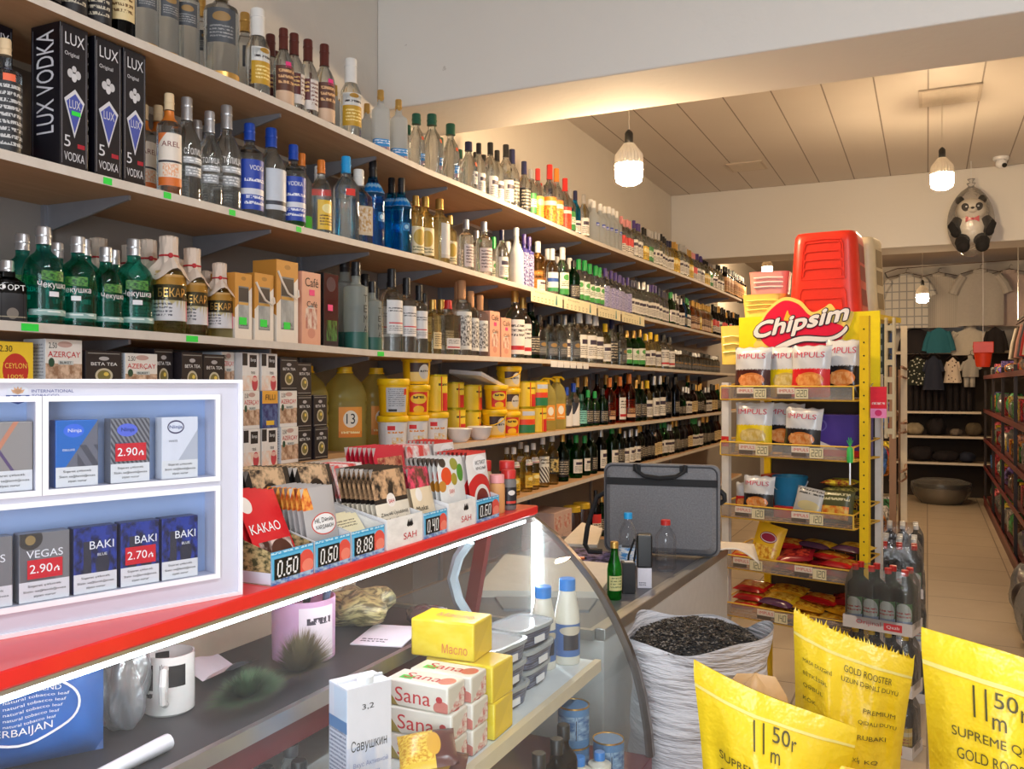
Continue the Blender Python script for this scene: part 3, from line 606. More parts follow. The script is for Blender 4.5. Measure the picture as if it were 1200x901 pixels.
def bottle_meshes(key, near):
    if (key, near) in _bt: return _bt[key, near]
    d = T[key]; h, r = d['h'], d['r']; p, sy = d['p'], d['sy']; n = 24 if near else 12; n = n if p == 2 else (32 if near else 16)
    pr = [(a*r, b*h) for a, b in SHAPE[d['sh']]]
    zc_ = d['cz']*h
    body = [(a, b) for a, b in pr if b < zc_+.01*h] + [(lathe_r(pr, zc_+.02*h), zc_+.02*h)]
    out = []
    bm = MB().lathe(body, n, 0, p, 1, sy)
    body_me = bm.mesh('glass_body', [G[d['g']]])
    cr = (d['cr']*r) if d['cr'] else max(lathe_r(pr, zc_)*1.10, .0125)
    cap = MB().lathe([(cr, zc_), (cr, zc_+.004), (cr*.96, zc_+.006), (cr*.96, h-.004), (cr*.86, h), (0, h)], n if p == 2 else 16, 0)
    if near and h > .2 and d['cap'] not in ('tan',): cap.lathe([(cr*1.04, h-.030), (cr*1.04, h-.026)], 16, 0)
    if 'cloth' not in d['extra']: out.append(('cap', cap.mesh('cap', [CAP[d['cap']]])))
    def surf(z, t, off):
        q = lathe_r(pr, z)*superr(t, p)+off; return (q*cos(t), q*sin(t)*sy, z)
    for z0, z1, ha, m in d['labs']:
        ha = radians(ha); k = max(4, int((10 if near else 6)*ha/1.1)); kz = 1 if z1 < .62 else 3
        g = MB().grid(lambda u, v: surf((z0+(z1-z0)*v)*h, (u-.5)*2*ha, .0007), k, kz)
        out.append(('label', g.mesh('label', [m])))
    if near:
        for s, z0, z1, ha, m in d['txt']:
            g = MB(); ha = radians(ha)
            if s[0] == '|':
                q = s[1:]; st = (z1-z0)/len(q)
                for i, ch in enumerate(q): g.text(ch, lambda x, y: surf(y*h, x, .0016), (-.14, .26, z1-st*(i+.72), z1-st*i))
            else: g.text(s, lambda x, y: surf(y*h, x, .0013), (-ha, ha, z0, z1))
            out.append(('lettering', g.mesh('lettering', [m], smooth=False)))
    if 'collar' in d['extra']:
        out.append(('neck_collar', MB().lathe([(lathe_r(pr, .70*h)+.012, .62*h), (lathe_r(pr, .70*h)+.001, .70*h), (lathe_r(pr, .74*h)+.001, .735*h)], 14, 0).mesh('neck_collar', [mat('pale_blue_collar', (120, 170, 206), .5)])))
    if 'tint' in d['extra']:
        out.append(('green_base', MB().lathe([(r+.0006, .01*h), (r+.0006, .20*h)], 24, 0).mesh('green_base', [mat('green_fade', (40, 96, 86), .4)])))
    if 'cloth' in d['extra']:
        def skirt(u, v):
            t = 2*pi*u; a = .60+.40*v; q = lathe_r(pr, a*h)*(1+.10*(1-v))+.004+.004*(1-v)*sin(7*t)+(.0 if v < .8 else .002*sin(11*t))
            return (q*cos(t), q*sin(t), a*h+(1-v)*.018*sin(3*t+1))
        out.append(('cloth_cover', MB().grid(skirt, 28, 8).lathe([(lathe_r(pr, .9*h)+.006, .995*h), (.012, 1.012*h), (0, 1.012*h)], 16).mesh('cloth_cover', [mat('cream_cloth', (216, 198, 182), .85, bump=.3)])))
        zz = .80*h; q = lathe_r(pr, zz)+.006
        out.append(('red_tie', MB().tube([(q*cos(i*pi/6), q*sin(i*pi/6), zz) for i in range(12)], .003, 5, 0, True).ball((q, 0, zz), .008, 8, 5).mesh('red_tie', [mat('red_tie', (186, 44, 52), .6)])))
    _bt[key, near] = (body_me, out); return body_me, out
PLACED = []
QUEUE = []
def bottle(key, shelf, X, Y, s=1.0, face=None, row=0): QUEUE.append([key, shelf, X, Y, s, face, row])
def settle():
    """push bottles that would touch a little apart along their shelf"""
    for sh in SHNAME:
        L = [q for q in QUEUE if q[1] == sh]
        for _ in range(60):
            L.sort(key=lambda q: q[3]); moved = False
            for i, a in enumerate(L):
                ra = T[a[0]]['r']*a[4]*(1.16 if T[a[0]]['p'] > 2 or 'cloth' in T[a[0]]['extra'] else 1)
                for b in L[i+1:i+9]:
                    rb = T[b[0]]['r']*b[4]*(1.16 if T[b[0]]['p'] > 2 or 'cloth' in T[b[0]]['extra'] else 1); dx, dy = b[2]-a[2], b[3]-a[3]; dd = sqrt(dx*dx+dy*dy) or 1e-4; need = ra+rb+.0025
                    if dd < need:
                        k = (need-dd)/2*1.02; ux, uy = dx/dd, dy/dd
                        if abs(uy) < .3: ux, uy = dx, dy+.03; q = sqrt(ux*ux+uy*uy); ux, uy = ux/q, uy/q
                        a[2] -= ux*k; a[3] -= uy*k; b[2] += ux*k; b[3] += uy*k; moved = True
                r = ra; a[2] = min(max(a[2], WX+.022+r), SHX-.006-r)
            if not moved: break
    for q in QUEUE: make_bottle(*q)
def make_bottle(key, shelf, X, Y, s=1.0, face=None, row=0):
    near = Y < 3.4
    body, parts = bottle_meshes(key, near); d = T[key]
    o = put(body, d['name'], None, (X, Y, shz(shelf, Y)+.0004))
    o.rotation_euler = (0, 0, radians(random.uniform(-48, -8) if face is None else face)); o.scale = (s, s, s)
    for nm, me in parts:
        c = put(me, nm, o)
    o['category'] = 'bottle'
    PLACED.append((shelf, key, Y, row, o)); return o
BX = -1.975
def brow(shelf, items):
    """items: (picture column, type, height in picture pixels or None, row)"""
    for it in items:
        u, key, hp = it[:3]; row = it[3] if len(it) > 3 else 0
        X = BX-.095*row+random.uniform(-.008, .008); q = pX(u, 450, X); s = 1.0
        if hp: s = hp*depth(q)/FPX/T[key]['h']
        bottle(key, shelf, X, q.y, s, None, row)
def fill(shelf, u0, u1, seq, gap=1.03, run=(2, 4), rows=1):
    """bottles standing side by side from column u0 to u1, in runs of a kind"""
    for row in range(rows):
        X = BX-.095*row; y, y1 = pX(u0, 450, X).y, pX(u1, 450, X).y; i = 0
        while y < y1:
            k = seq[i % len(seq)]; i += 1
            for _ in range(random.randint(*run)):
                if y >= y1: break
                bottle(k, shelf, X+random.uniform(-.01, .01), y, random.uniform(.97, 1.03), None, row); y += 2*T[k]['r']*gap+.004
brow('S1', [(58, 'dk', None), (85, 'dk', None), (110, 'dk', 118), (144, 'dky', 125), (168, 'gb', 122), (193, 'gb', 122), (218, 'gb', 122), (236, 'gb', 108, 1), (259, 'gbb', 128), (287, 'gb', 112, 1),
            (302, 'wg', 108), (317, 'br', 100, 1), (322, 'br', 96, 2), (333, 'brd', 96), (345, 'br', 98), (362, 'br', 98), (352, 'br', 88, 2), (378, 'brd', 99), (392, 'frp', 72, 1), (400, 'frp', 72, 2), (411, 'wg', 96),
            (430, 'fr', 68, 1), (446, 'fr', 76), (453, 'fr', 66, 1), (467, 'fr', 76), (477, 'ov', 62, 1), (489, 'ov', 68), (505, 'ov', 74), (515, 'ov', 62, 1), (528, 'ov', 72), (538, 'ov', 56, 1),
            (549, 'ovd', 60), (561, 'bk', 63), (568, 'bk', 62, 1), (575, 'bk', 70), (584, 'bk', 64), (591, 'bk', 74), (600, 'nv', 72), (614, 'nv', 64), (622, 'gl', 58), (630, 'gy', 62), (636, 'gy', 55, 1),
            (644, 'rd', 72), (652, 'or', 71), (657, 'rr', 56, 1), (662, 'rr', 64), (668, 'gl', 54), (674, 'bb', 54), (684, 'sw', 54), (690, 'fw', 58, 1)])
fill('S1', 697, 726, ['fw'], run=(9, 9))
fill('S1', 728, 846, ['pk', 'pw', 'dy', 'gl', 'sw', 'bk', 'wv', 'yl', 'sw', 'yl'], run=(2, 4))
fill('S1', 848, 872, ['jb'], run=(20, 20))
brow('S2', [(6, 'me', 138), (172, 'ar', 112, 1), (182, 'ar', 118, 1), (199, 'ar', 122), (221, 'st', 124), (231, 'st', 110, 1), (243, 'st', 114), (268, 'st', 127), (261, 'st', 106, 2), (290, 'ab', 112), (321, 'bw', 113),
            (345, 'ab', 98), (358, 'gc', 93), (370, 'oc', 88), (385, 'cr', 85), (397, 'cc', 100), (407, 'cr', 78, 1), (419, 'wh', 89), (416, 'bc', 96, 2), (437, 'bc', 104), (443, 'bc', 96, 1), (451, 'bc', 94, 1), (458, 'bc', 84, 2), (470, 'bc', 90),
            (488, 'tg', 74), (498, 'tg', 76), (494, 'tg', 70, 1), (515, 'gp', 78), (527, 'tg', 62), (546, 'sg', 62), (558, 'sg', 60, 1), (567, 'sg', 66), (578, 'gg', 58, 1), (588, 'wv', 62), (595, 'wgn', 56, 1), (605, 'wl', 70),
            (614, 'vp', 64), (620, 'vp', 63), (626, 'sw', 56, 1), (630, 'hn', 60), (638, 'hn', 58, 1), (647, 'wb', 56), (652, 'wb', 52, 1), (659, 'wgn', 60), (665, 'wgn', 54, 1), (672, 'dg', 48), (678, 'gg', 51), (685, 'gg', 51), (692, 'gg', 49), (697, 'gg', 48), (702, 'gg', 47)])
fill('S2', 708, 737, ['pp'], run=(30, 30)); fill('S2', 738, 782, ['wv', 'sw', 'pw', 'wv'], run=(2, 4)); fill('S2', 783, 808, ['gr', 'sw', 'dw', 'tl'], run=(2, 3))
fill('S2', 810, 832, ['go', 'yl', 'go'], run=(2, 4)); fill('S2', 834, 866, ['wr', 'ww', 'wr', 'dn'], run=(2, 4))
brow('S3', [(3, 'fo', 92, 1), (16, 'fo', 72), (30, 'ck', 108, 1), (52, 'ck', 114), (70, 'ck', 100, 1), (82, 'ck', 107), (97, 'ck', 108, 1), (112, 'cks', 100, 1), (129, 'cks', 96), (120, 'bk2', 112, 2), (150, 'bk2', 108, 2), (160, 'ck', 108), (174, 'bk2', 112, 1), (190, 'bk2', 114),
            (207, 'bk2', 92, 1), (223, 'bk2', 103), (241, 'bk2', 80, 1), (256, 'bk2', 88), (417, 'te', 103), (404, 'te', 110, 1), (436, 'te', 82), (428, 'te', 92, 1), (446, 'te', 76, 1), (459, 'so', 98), (476, 'so', 88), (491, 'so', 80), (452, 'so', 84, 1), (497, 'so', 72, 1),
            (507, 'gs', 64), (517, 'gs', 66, 1), (525, 'rt', 64), (537, 'sp', 88, 1), (541, 'sp', 88), (553, 'sp', 76), (561, 'sp', 72), (604, 'gw', 80), (612, 'gw', 72), (622, 'dg', 66), (631, 'cd', 52), (638, 'cd', 48, 1), (645, 'cd', 52), (655, 'cd', 54), (650, 'cd', 50, 1), (662, 'sw', 54), (668, 'cd', 56), (679, 'wc', 58), (690, 'wc', 58), (698, 'wc', 56),
            (709, 'yc', 48), (717, 'nv', 56), (726, 'cd', 48), (734, 'yg', 42), (742, 'yg', 42), (749, 'yg', 44), (756, 'yc', 40), (762, 'yc', 42), (769, 'yc', 40), (777, 'rw', 40), (784, 'rw', 38)])
fill('S3', 790, 842, ['sm', 'cd'], run=(4, 6));
brow('S4', [(664, 'ws', 48), (672, 'ws', 52), (681, 'tb', 38), (689, 'ga', 42), (697, 'ga', 40), (706, 'dg', 42), (714, 'om', 54), (726, 'ow', 54), (737, 'om', 56), (745, 'dn', 48), (752, 'dn', 46), (758, 'yc', 46), (766, 'dw', 50), (773, 'dw', 50), (781, 'nb', 48), (790, 'nb', 46)])
fill('S4', 796, 842, ['dg', 'dw', 'db', 'dn'], run=(2, 4)); 
brow('S4', [(676, 'dn', 56, 1), (686, 'dn', 56, 1), (700, 'db', 58, 1), (710, 'dn', 56, 1), (722, 'dn', 56, 2), (733, 'db', 56, 1), (748, 'dn', 52, 1), (762, 'db', 52, 1), (778, 'dn', 50, 1), (792, 'db', 48, 1), (806, 'dn', 46, 1), (820, 'db', 44, 1)])
brow('S5', [(594, 'ol', 52, 1), (602, 'ol', 56), (610, 'ol', 54, 1), (617, 'ol', 54), (625, 'ol', 54), (636, 'os', 58), (647, 'ob', 58), (659, 'dn', 58), (667, 'dg', 50, 1), (675, 'kg', 50), (685, 'kg', 46), (692, 'dg', 50), (704, 'dw', 50), (717, 'kg', 50), (726, 'dn', 48)])
fill('S5', 733, 842, ['dw', 'dn', 'nb', 'db', 'gr'], run=(2, 4))
brow('S6', [(699, 'wr', None), (704, 'dn', None), (712, 'db', None), (722, 'dn', None), (734, 'dn', None)])
def label_bottles():
    groups = {}
    for sh, key, y, row, o in PLACED: groups.setdefault((sh, T[key]['desc']), []).append((y, o))
    for (sh, desc), L in groups.items():
        L.sort(key=lambda a: a[0]); n = len(L)
        for i, (y, o) in enumerate(L):
            if n == 1: lab = '%s, only one on %s' % (desc, SHNAME[sh])
            else: lab = '%s, %s from left, %s' % (desc, nth(i), SHNAME[sh])
            o['label'] = lab; o['group'] = '%s bottles on the %s' % (sh and SHNAME[sh].split()[0], 'wall shelves')
for sh_, a_, b_, sq in (('S1', 560, 846, ['bk', 'sw', 'nv', 'wv', 'yl']), ('S2', 600, 830, ['sw', 'wv', 'gg', 'pp', 'sw']), ('S3', 636, 780, ['cd', 'sw', 'cd', 'wc'])):      # a second row stands behind the front one
    y, y1 = pX(a_, 450, BX-.1).y, pX(b_, 450, BX-.1).y; i = 0
    while y < y1:
        k = sq[(i//3) % len(sq)]; i += 1; bottle(k, sh_, BX-.105+random.uniform(-.015, .01), y, random.uniform(.94, 1.02), None, 1); y += random.uniform(.085, .16)
settle()
label_bottles()
# ================================================================== the glass display counter
GX = [(-.928, 1.206), (-.868, 1.165), (-.806, 1.106), (-.765, 1.060), (-.735, 1.020), (-.700, .962), (-.672, .905), (-.648, .845), (-.632, .785), (-.618, .705), (-.612, .640)]   # curve of the front glass, X and Z
NG = len(GX)-1
CY0, CY1 = -.75, 2.12
REDTOP = mat('red_laminate', (224, 38, 36), .28, coat=.3); MAROON = mat('maroon_panel', (104, 28, 32), .35); LED = emit('led_light', (.86, .95, 1.0), LED_STRENGTH)
CASEW = mat('case_white', (218, 224, 226), .4); BEIGE = mat('beige_sliding_door', (206, 192, 166), .45); MATT = mat('black_shelf_mat', (44, 42, 46), .5)
dc = thing('display_counter', 'glass-fronted display counter with red top and curved front glass', 'counter', (-.95, .64, 0))
def dco(mb, name, mats, **k):
    o = dc.location; mb.v = [(a-o.x, b-o.y, c-o.z) for a, b, c in mb.v]; return mb.build(name, mats, dc, **k)
top = dco(MB().prism([(-.922, 1.213), (-.919, 1.216), (-.919, 1.233), (-.922, 1.235), (-1.30, 1.235), (-1.30, 1.213)], CY0, CY1+.004), 'red_top', [REDTOP], smooth=False)
dco(MB().box(-.945, -.922, CY0, CY1, 1.207, 1.2128), 'grey_edge_trim', [ALU], smooth=False)
dco(MB().box(-.944, -.930, CY0+.02, CY1-.05, 1.197, 1.2066), 'led_strip', [LED], smooth=False)
TG = pane('counter_glass', (.93, .96, .96), .55, dust=.045)
dco(MB().grid(lambda u, v: (lin([(i/NG, p[0]) for i, p in enumerate(GX)], v), CY0+(CY1-CY0)*u, lin([(i/NG, p[1]) for i, p in enumerate(GX)], v)), 1, 16), 'front_glass', [TG])
dco(MB().prism([p for p in GX]+[(-1.292, .640), (-1.292, 1.212)], CY1-.006, CY1, ax='y'), 'end_glass', [pane('end_glass', (.92, .95, .95), .8, dust=.05)], smooth=False)
dco(MB().prism([(a+.006, b) for a, b in GX]+[(a-.012, b-.004) for a, b in reversed(GX)], CY1-.012, CY1+.006, ax='y'), 'glass_edge_frame', [mat('dark_steel_frame', (120, 112, 106), .3, .8)], smooth=False)
sh = dco(MB().box(-1.262, -.950, CY0, 1.80, 1.005, 1.020), 'inner_shelf', [MATT], smooth=False)
b = MB().box(-.950, -.938, CY0, 1.80, .998, 1.024); o = dc.location; b.v = [(x-o.x, y-o.y, z) for x, y, z in b.v]; b.build('shelf_trim', [ALU], sh, smooth=False)
dco(MB().box(-1.262, -.952, CY0, 1.80, .952, 1.0045), 'maroon_band', [MAROON], smooth=False)
dco(MB().box(-1.278, -1.262, CY0, 1.80, .62, 1.204), 'back_door', [BEIGE], smooth=False)
dk = dco(MB().box(-1.262, -.742, CY0, 2.07, .850, .870), 'lower_deck', [CASEW], smooth=False)
b = MB().box(-.742, -.726, CY0, 2.07, .846, .874); b.v = [(x-o.x, y-o.y, z) for x, y, z in b.v]; b.build('deck_trim', [mat('cream_deck_trim', (214, 200, 172), .4)], dk, smooth=False)
dco(MB().prism([(-1.29, .02), (-.62, .02), (-.612, .638), (-1.29, .638)], CY0, CY1, ax='y'), 'base_cabinet', [MAROON], smooth=False)
dco(MB().prism([(-1.062, 1.212), (-1.030, 1.212), (-1.092, .872), (-1.128, .872)], 2.075, 2.10, ax='y'), 'maroon_post', [MAROON], smooth=False)
dco(MB().tube([(-.955, 1.812, 1.19), (-.985, 1.812, 1.15), (-1.0, 1.812, 1.10), (-.985, 1.812, 1.05), (-.955, 1.812, 1.01)], .013, 6), 'shelf_bracket', [mat('blue_grey_bracket', (150, 166, 178), .4, .3)])
dco(MB().box(-.922, -.910, 2.092, 2.104, .93, 1.195), 'led_tube', [LED], smooth=False)
# ------------------------------------------------------------------ tobacco display panel on the counter
PL = .567
pn = thing('tobacco_display_panel', 'white tobacco display panel with recessed niches standing on the red counter', 'display panel', (-.936, 1.038, 1.2352), radians(71.3))
WPN = mat('panel_white', (198, 198, 212), .45, var=.03); NB = mat('niche_pale_blue', (168, 192, 232), .4, var=.03); RIM = mat('panel_rim', (238, 238, 244), .35, var=.02)
m = MB()
for a, b_, c, d in ((-PL, 0, 0, .037), (-PL, 0, .159, .180), (-PL, 0, .293, .322), (-PL, -.527, .037, .159), (-.042, 0, .037, .159), (-PL, -.527, .18, .293), (-.287, -.272, .18, .293), (-.042, 0, .18, .293)): m.box(a, b_, 0, .03, c, d)
m.build('face_board', [WPN], pn, smooth=False)
MB().box(-PL, 0, .0302, .05, 0, .322).build('back_board', [NB], pn, smooth=False)
def rimf(name, x0, x1, z0, z1, t=.007, y=-.004):
    MB().box(x0-t, x1+t, y, -.0002, z0-t, z0).box(x0-t, x1+t, y, -.0002, z1, z1+t).box(x0-t, x0, y, -.0002, z0, z1).box(x1, x1+t, y, -.0002, z0, z1).build(name, [RIM], pn, smooth=False)
rimf('niche_rim', -.272, -.042, .18, .293); rimf('niche_rim', -.527, -.287, .18, .293); rimf('niche_rim', -.527, -.042, .037, .159)
rimf('outer_rim', -PL+.005, -.005, .005, .317, .005, -.006)
for x0, x1, z0, z1 in ((-.272, -.042, .18, .293), (-.527, -.287, .18, .293), (-.527, -.042, .037, .159)):
    MB().box(x0, x1, .0005, .0015, z0, z1).build('clear_cover', [pane('acrylic_cover', (.95, .97, 1), .8)], pn, smooth=False)
lg = MB(); ex, ez = -.307, .3035
hexa = [(ex+.0135*cos(pi/6+i*pi/3)*1.05, ez+.0135*sin(pi/6+i*pi/3)) for i in range(6)]
lg.prism(hexa, -.0006, -.0002, 0); lg.prism([(ex-.013, ez-.009), (ex+.013, ez-.009), (ex, ez-.0135)], -.001, -.0006, 1)
lg.prism([(ex-.0135, ez-.002), (ex+.0135, ez-.002), (ex+.0132, ez-.0085), (ex-.0132, ez-.0085)], -.001, -.0006, 1)
for i in (-2, -1, 0, 1, 2):
    c = [(ex+.004*i*.8, ez-.001)]; a = pi/2-i*.45
    lg.prism([(ex, ez-.001), (ex+.006*cos(a-.35), ez-.001+.006*sin(a-.35)), (ex+.010*cos(a), ez-.001+.010*sin(a)), (ex+.006*cos(a+.35), ez-.001+.006*sin(a+.35))], -.001, -.0006, 2)
lg.text('B.I.T', lambda x, y: (x, -.0012, y), (ex-.009, ex+.009, ez-.0080, ez-.0030), 3)
lg.build('emblem', [mat('pale_grey_print', (196, 200, 212), .5), mat('navy_print', (36, 58, 128), .5), mat('tan_print', (190, 150, 120), .5), WINK], pn, smooth=False)
MB().text('INTERNATIONAL', lambda x, y: (x, -.0006, y), (-.291, -.240, .3045, .3085)).text('TOBACCO', lambda x, y: (x, -.0006, y), (-.291, -.258, .2985, .3025)).build('lettering', [mat('grey_blue_print', (96, 104, 150), .5)], pn, smooth=False)
def cart(w, d, h, fi=1, ti=0, si=0):
    """a carton standing on z 0: front (material fi) towards -y"""
    m = MB().box(-w/2, w/2, -d/2, d/2, 0, h, 0)
    for i, f in enumerate([0, ti, fi, si, 0, si]): m.m[i] = f
    return m
def pack(x, row, label, arts, texts, w=.054, tag_=None, h=.088):
    """cigarette pack in the panel's niche, at panel position x (its middle)"""
    z = (.1803 if row else .0373); c, s = cos(pn.rotation_euler.z), sin(pn.rotation_euler.z)
    P = Vector((pn.location.x+x*c-.0145*s, pn.location.y+x*s+.0145*c, pn.location.z+z))
    t = thing('cigarette_pack', label, 'cigarette pack', P, pn.rotation_euler.z, 'cigarette packs in the display panel')
    cart(w, .022, h).build('carton', [arts[1], arts[0]], t, smooth=False, bevel=.0012)
    MB().text('Siqaret çəkmək', lambda a, b: (a, -.0116, b), (-w*.33, w*.33, .0185, .0222)).text('Sizin sağlamlığınıza', lambda a, b: (a, -.0116, b), (-w*.42, w*.42, .012, .0157)).text('ziyan vurur', lambda a, b: (a, -.0116, b), (-w*.22, w*.22, .0055, .0092)).build('warning_text', [INK], t, smooth=False)
    mb = MB()
    for s_, x0, x1, z0, z1, k in texts: mb.text(s_, lambda a, b: (a, -.0116, b), (x0*w, x1*w, z0*h, z1*h), k)
    if texts: mb.build('lettering', [WINK, mat('navy_print', (36, 58, 128), .5), mat('grey_print', (90, 90, 100), .5)], t, smooth=False)
    if tag_:
        g = MB().box(-.021, .021, -.0126, -.0117, .030, .054, 0); g.text(tag_, lambda a, b: (a, -.0131, b), (-.0185, .0085, .037, .048), 1).text('₼', lambda a, b: (a, -.0131, b), (.0105, .0185, .037, .044), 1)
        g.build('price_tag', [mat('red_price_card', (214, 24, 44), .4), WINK], t, smooth=False)
    return t
WARN = ('r', 0, 1, 0, .30, (226, 224, 222))
def pa(n, base, *items): return art('pack_'+n, base, items+(WARN,), .3)
GREYS = mat('pack_side_grey', (110, 110, 116), .35); BLUS = mat('pack_side_navy', (24, 34, 84), .35); WHTS = mat('pack_side_white', (222, 222, 226), .35); BLU2 = mat('pack_side_blue', (30, 84, 160), .35)
_bk = pa('bk', (30, 44, 116), ('n', 0, 1, .3, 1, (16, 22, 60), (38, 60, 150), 5), ('r', .22, .40, .3, .78, (52, 52, 64)), ('e', .66, .42, .16, .18, (44, 46, 62)))
_nv = [pa('n1', (28, 104, 186), ('d', -1, 1.1, .10, (108, 108, 118)), ('s', .5, 1, .30, .62, (78, 78, 88), 3), ('e', .42, .84, .24, .10, (60, 110, 220))),
       pa('n2', (132, 132, 136), ('s', 0, 1, .3, 1, (72, 72, 80), 9), ('e', .42, .82, .26, .10, (92, 110, 214))), pa('n3', (224, 224, 230), ('d', -1, 1.1, -.12, (186, 188, 196)), ('e', .38, .84, .23, .11, (60, 54, 90)), ('e', .38, .84, .20, .085, (226, 226, 232)))]
pack(-.234, 1, 'blue and grey slim pack on upper niche, leftmost of its three', (_nv[0], BLU2), [('Ninja', -.22, .10, .80, .87, 0), ('DELUXE', -.34, -.06, .54, .57, 0)])
pack(-.164, 1, 'grey striped pack with red 2.90 tag in the upper niche', (_nv[1], GREYS), [('Ninja', -.24, .10, .78, .86, 1), ('DELUXE', -.34, -.05, .60, .63, 1)], tag_='2.90')
pack(-.093, 1, 'white and silver slim pack in the upper niche by the right rim', (_nv[2], WHTS), [('Ninja', -.30, .06, .80, .87, 1), ('WHITE', -.32, -.08, .60, .63, 2)])
_vg = pa('vg', (124, 122, 122), ('d', 1, 1.2, 1.1, (106, 104, 106)), ('e', .22, .92, .24, .16, (60, 56, 54)), ('e', .22, .90, .10, .07, (150, 126, 80)))
_tn = pa('tn', (150, 142, 136), ('d', -1, 1, .42, (200, 130, 100)), ('d', -1, 1, .30, (150, 142, 136)), ('d', 1, 1, .9, (90, 70, 110)), ('d', 1, 1, .82, (150, 142, 136)))
pack(-.315, 1, 'taupe pack with orange and violet stripes in the left upper niche', (_tn, GREYS), [])
pack(-.385, 1, 'plain grey pack in the left upper niche behind its clear cover', (_vg, GREYS), [])
pack(-.0930, 0, 'dark blue pack in the lower niche beside its right end', (_bk, BLUS), [('BAKI', -.14, .42, .66, .78, 0), ('BLUE', .04, .26, .55, .59, 0)])
pack(-.1505, 0, 'dark blue pack with red 2.70 tag in lower niche', (_bk, BLUS), [('BAKI', -.14, .42, .66, .78, 0), ('BLUE', .04, .26, .55, .59, 0)], tag_='2.70')
pack(-.2105, 0, 'dark blue pack between the grey pack and the 2.70 one', (_bk, BLUS), [('BAKI', -.14, .42, .66, .78, 0), ('BLUE', .04, .26, .55, .59, 0)], .0565)
pack(-.274, 0, 'grey pack with red 2.90 tag in the lower niche', (_vg, GREYS), [('VEGAS', -.36, .36, .64, .75, 0)], .061, tag_='2.90')
pack(-.342, 0, 'grey pack cut by the picture edge in the lower niche', (_vg, GREYS), [('VEGAS', -.36, .36, .64, .75, 0)], .061)
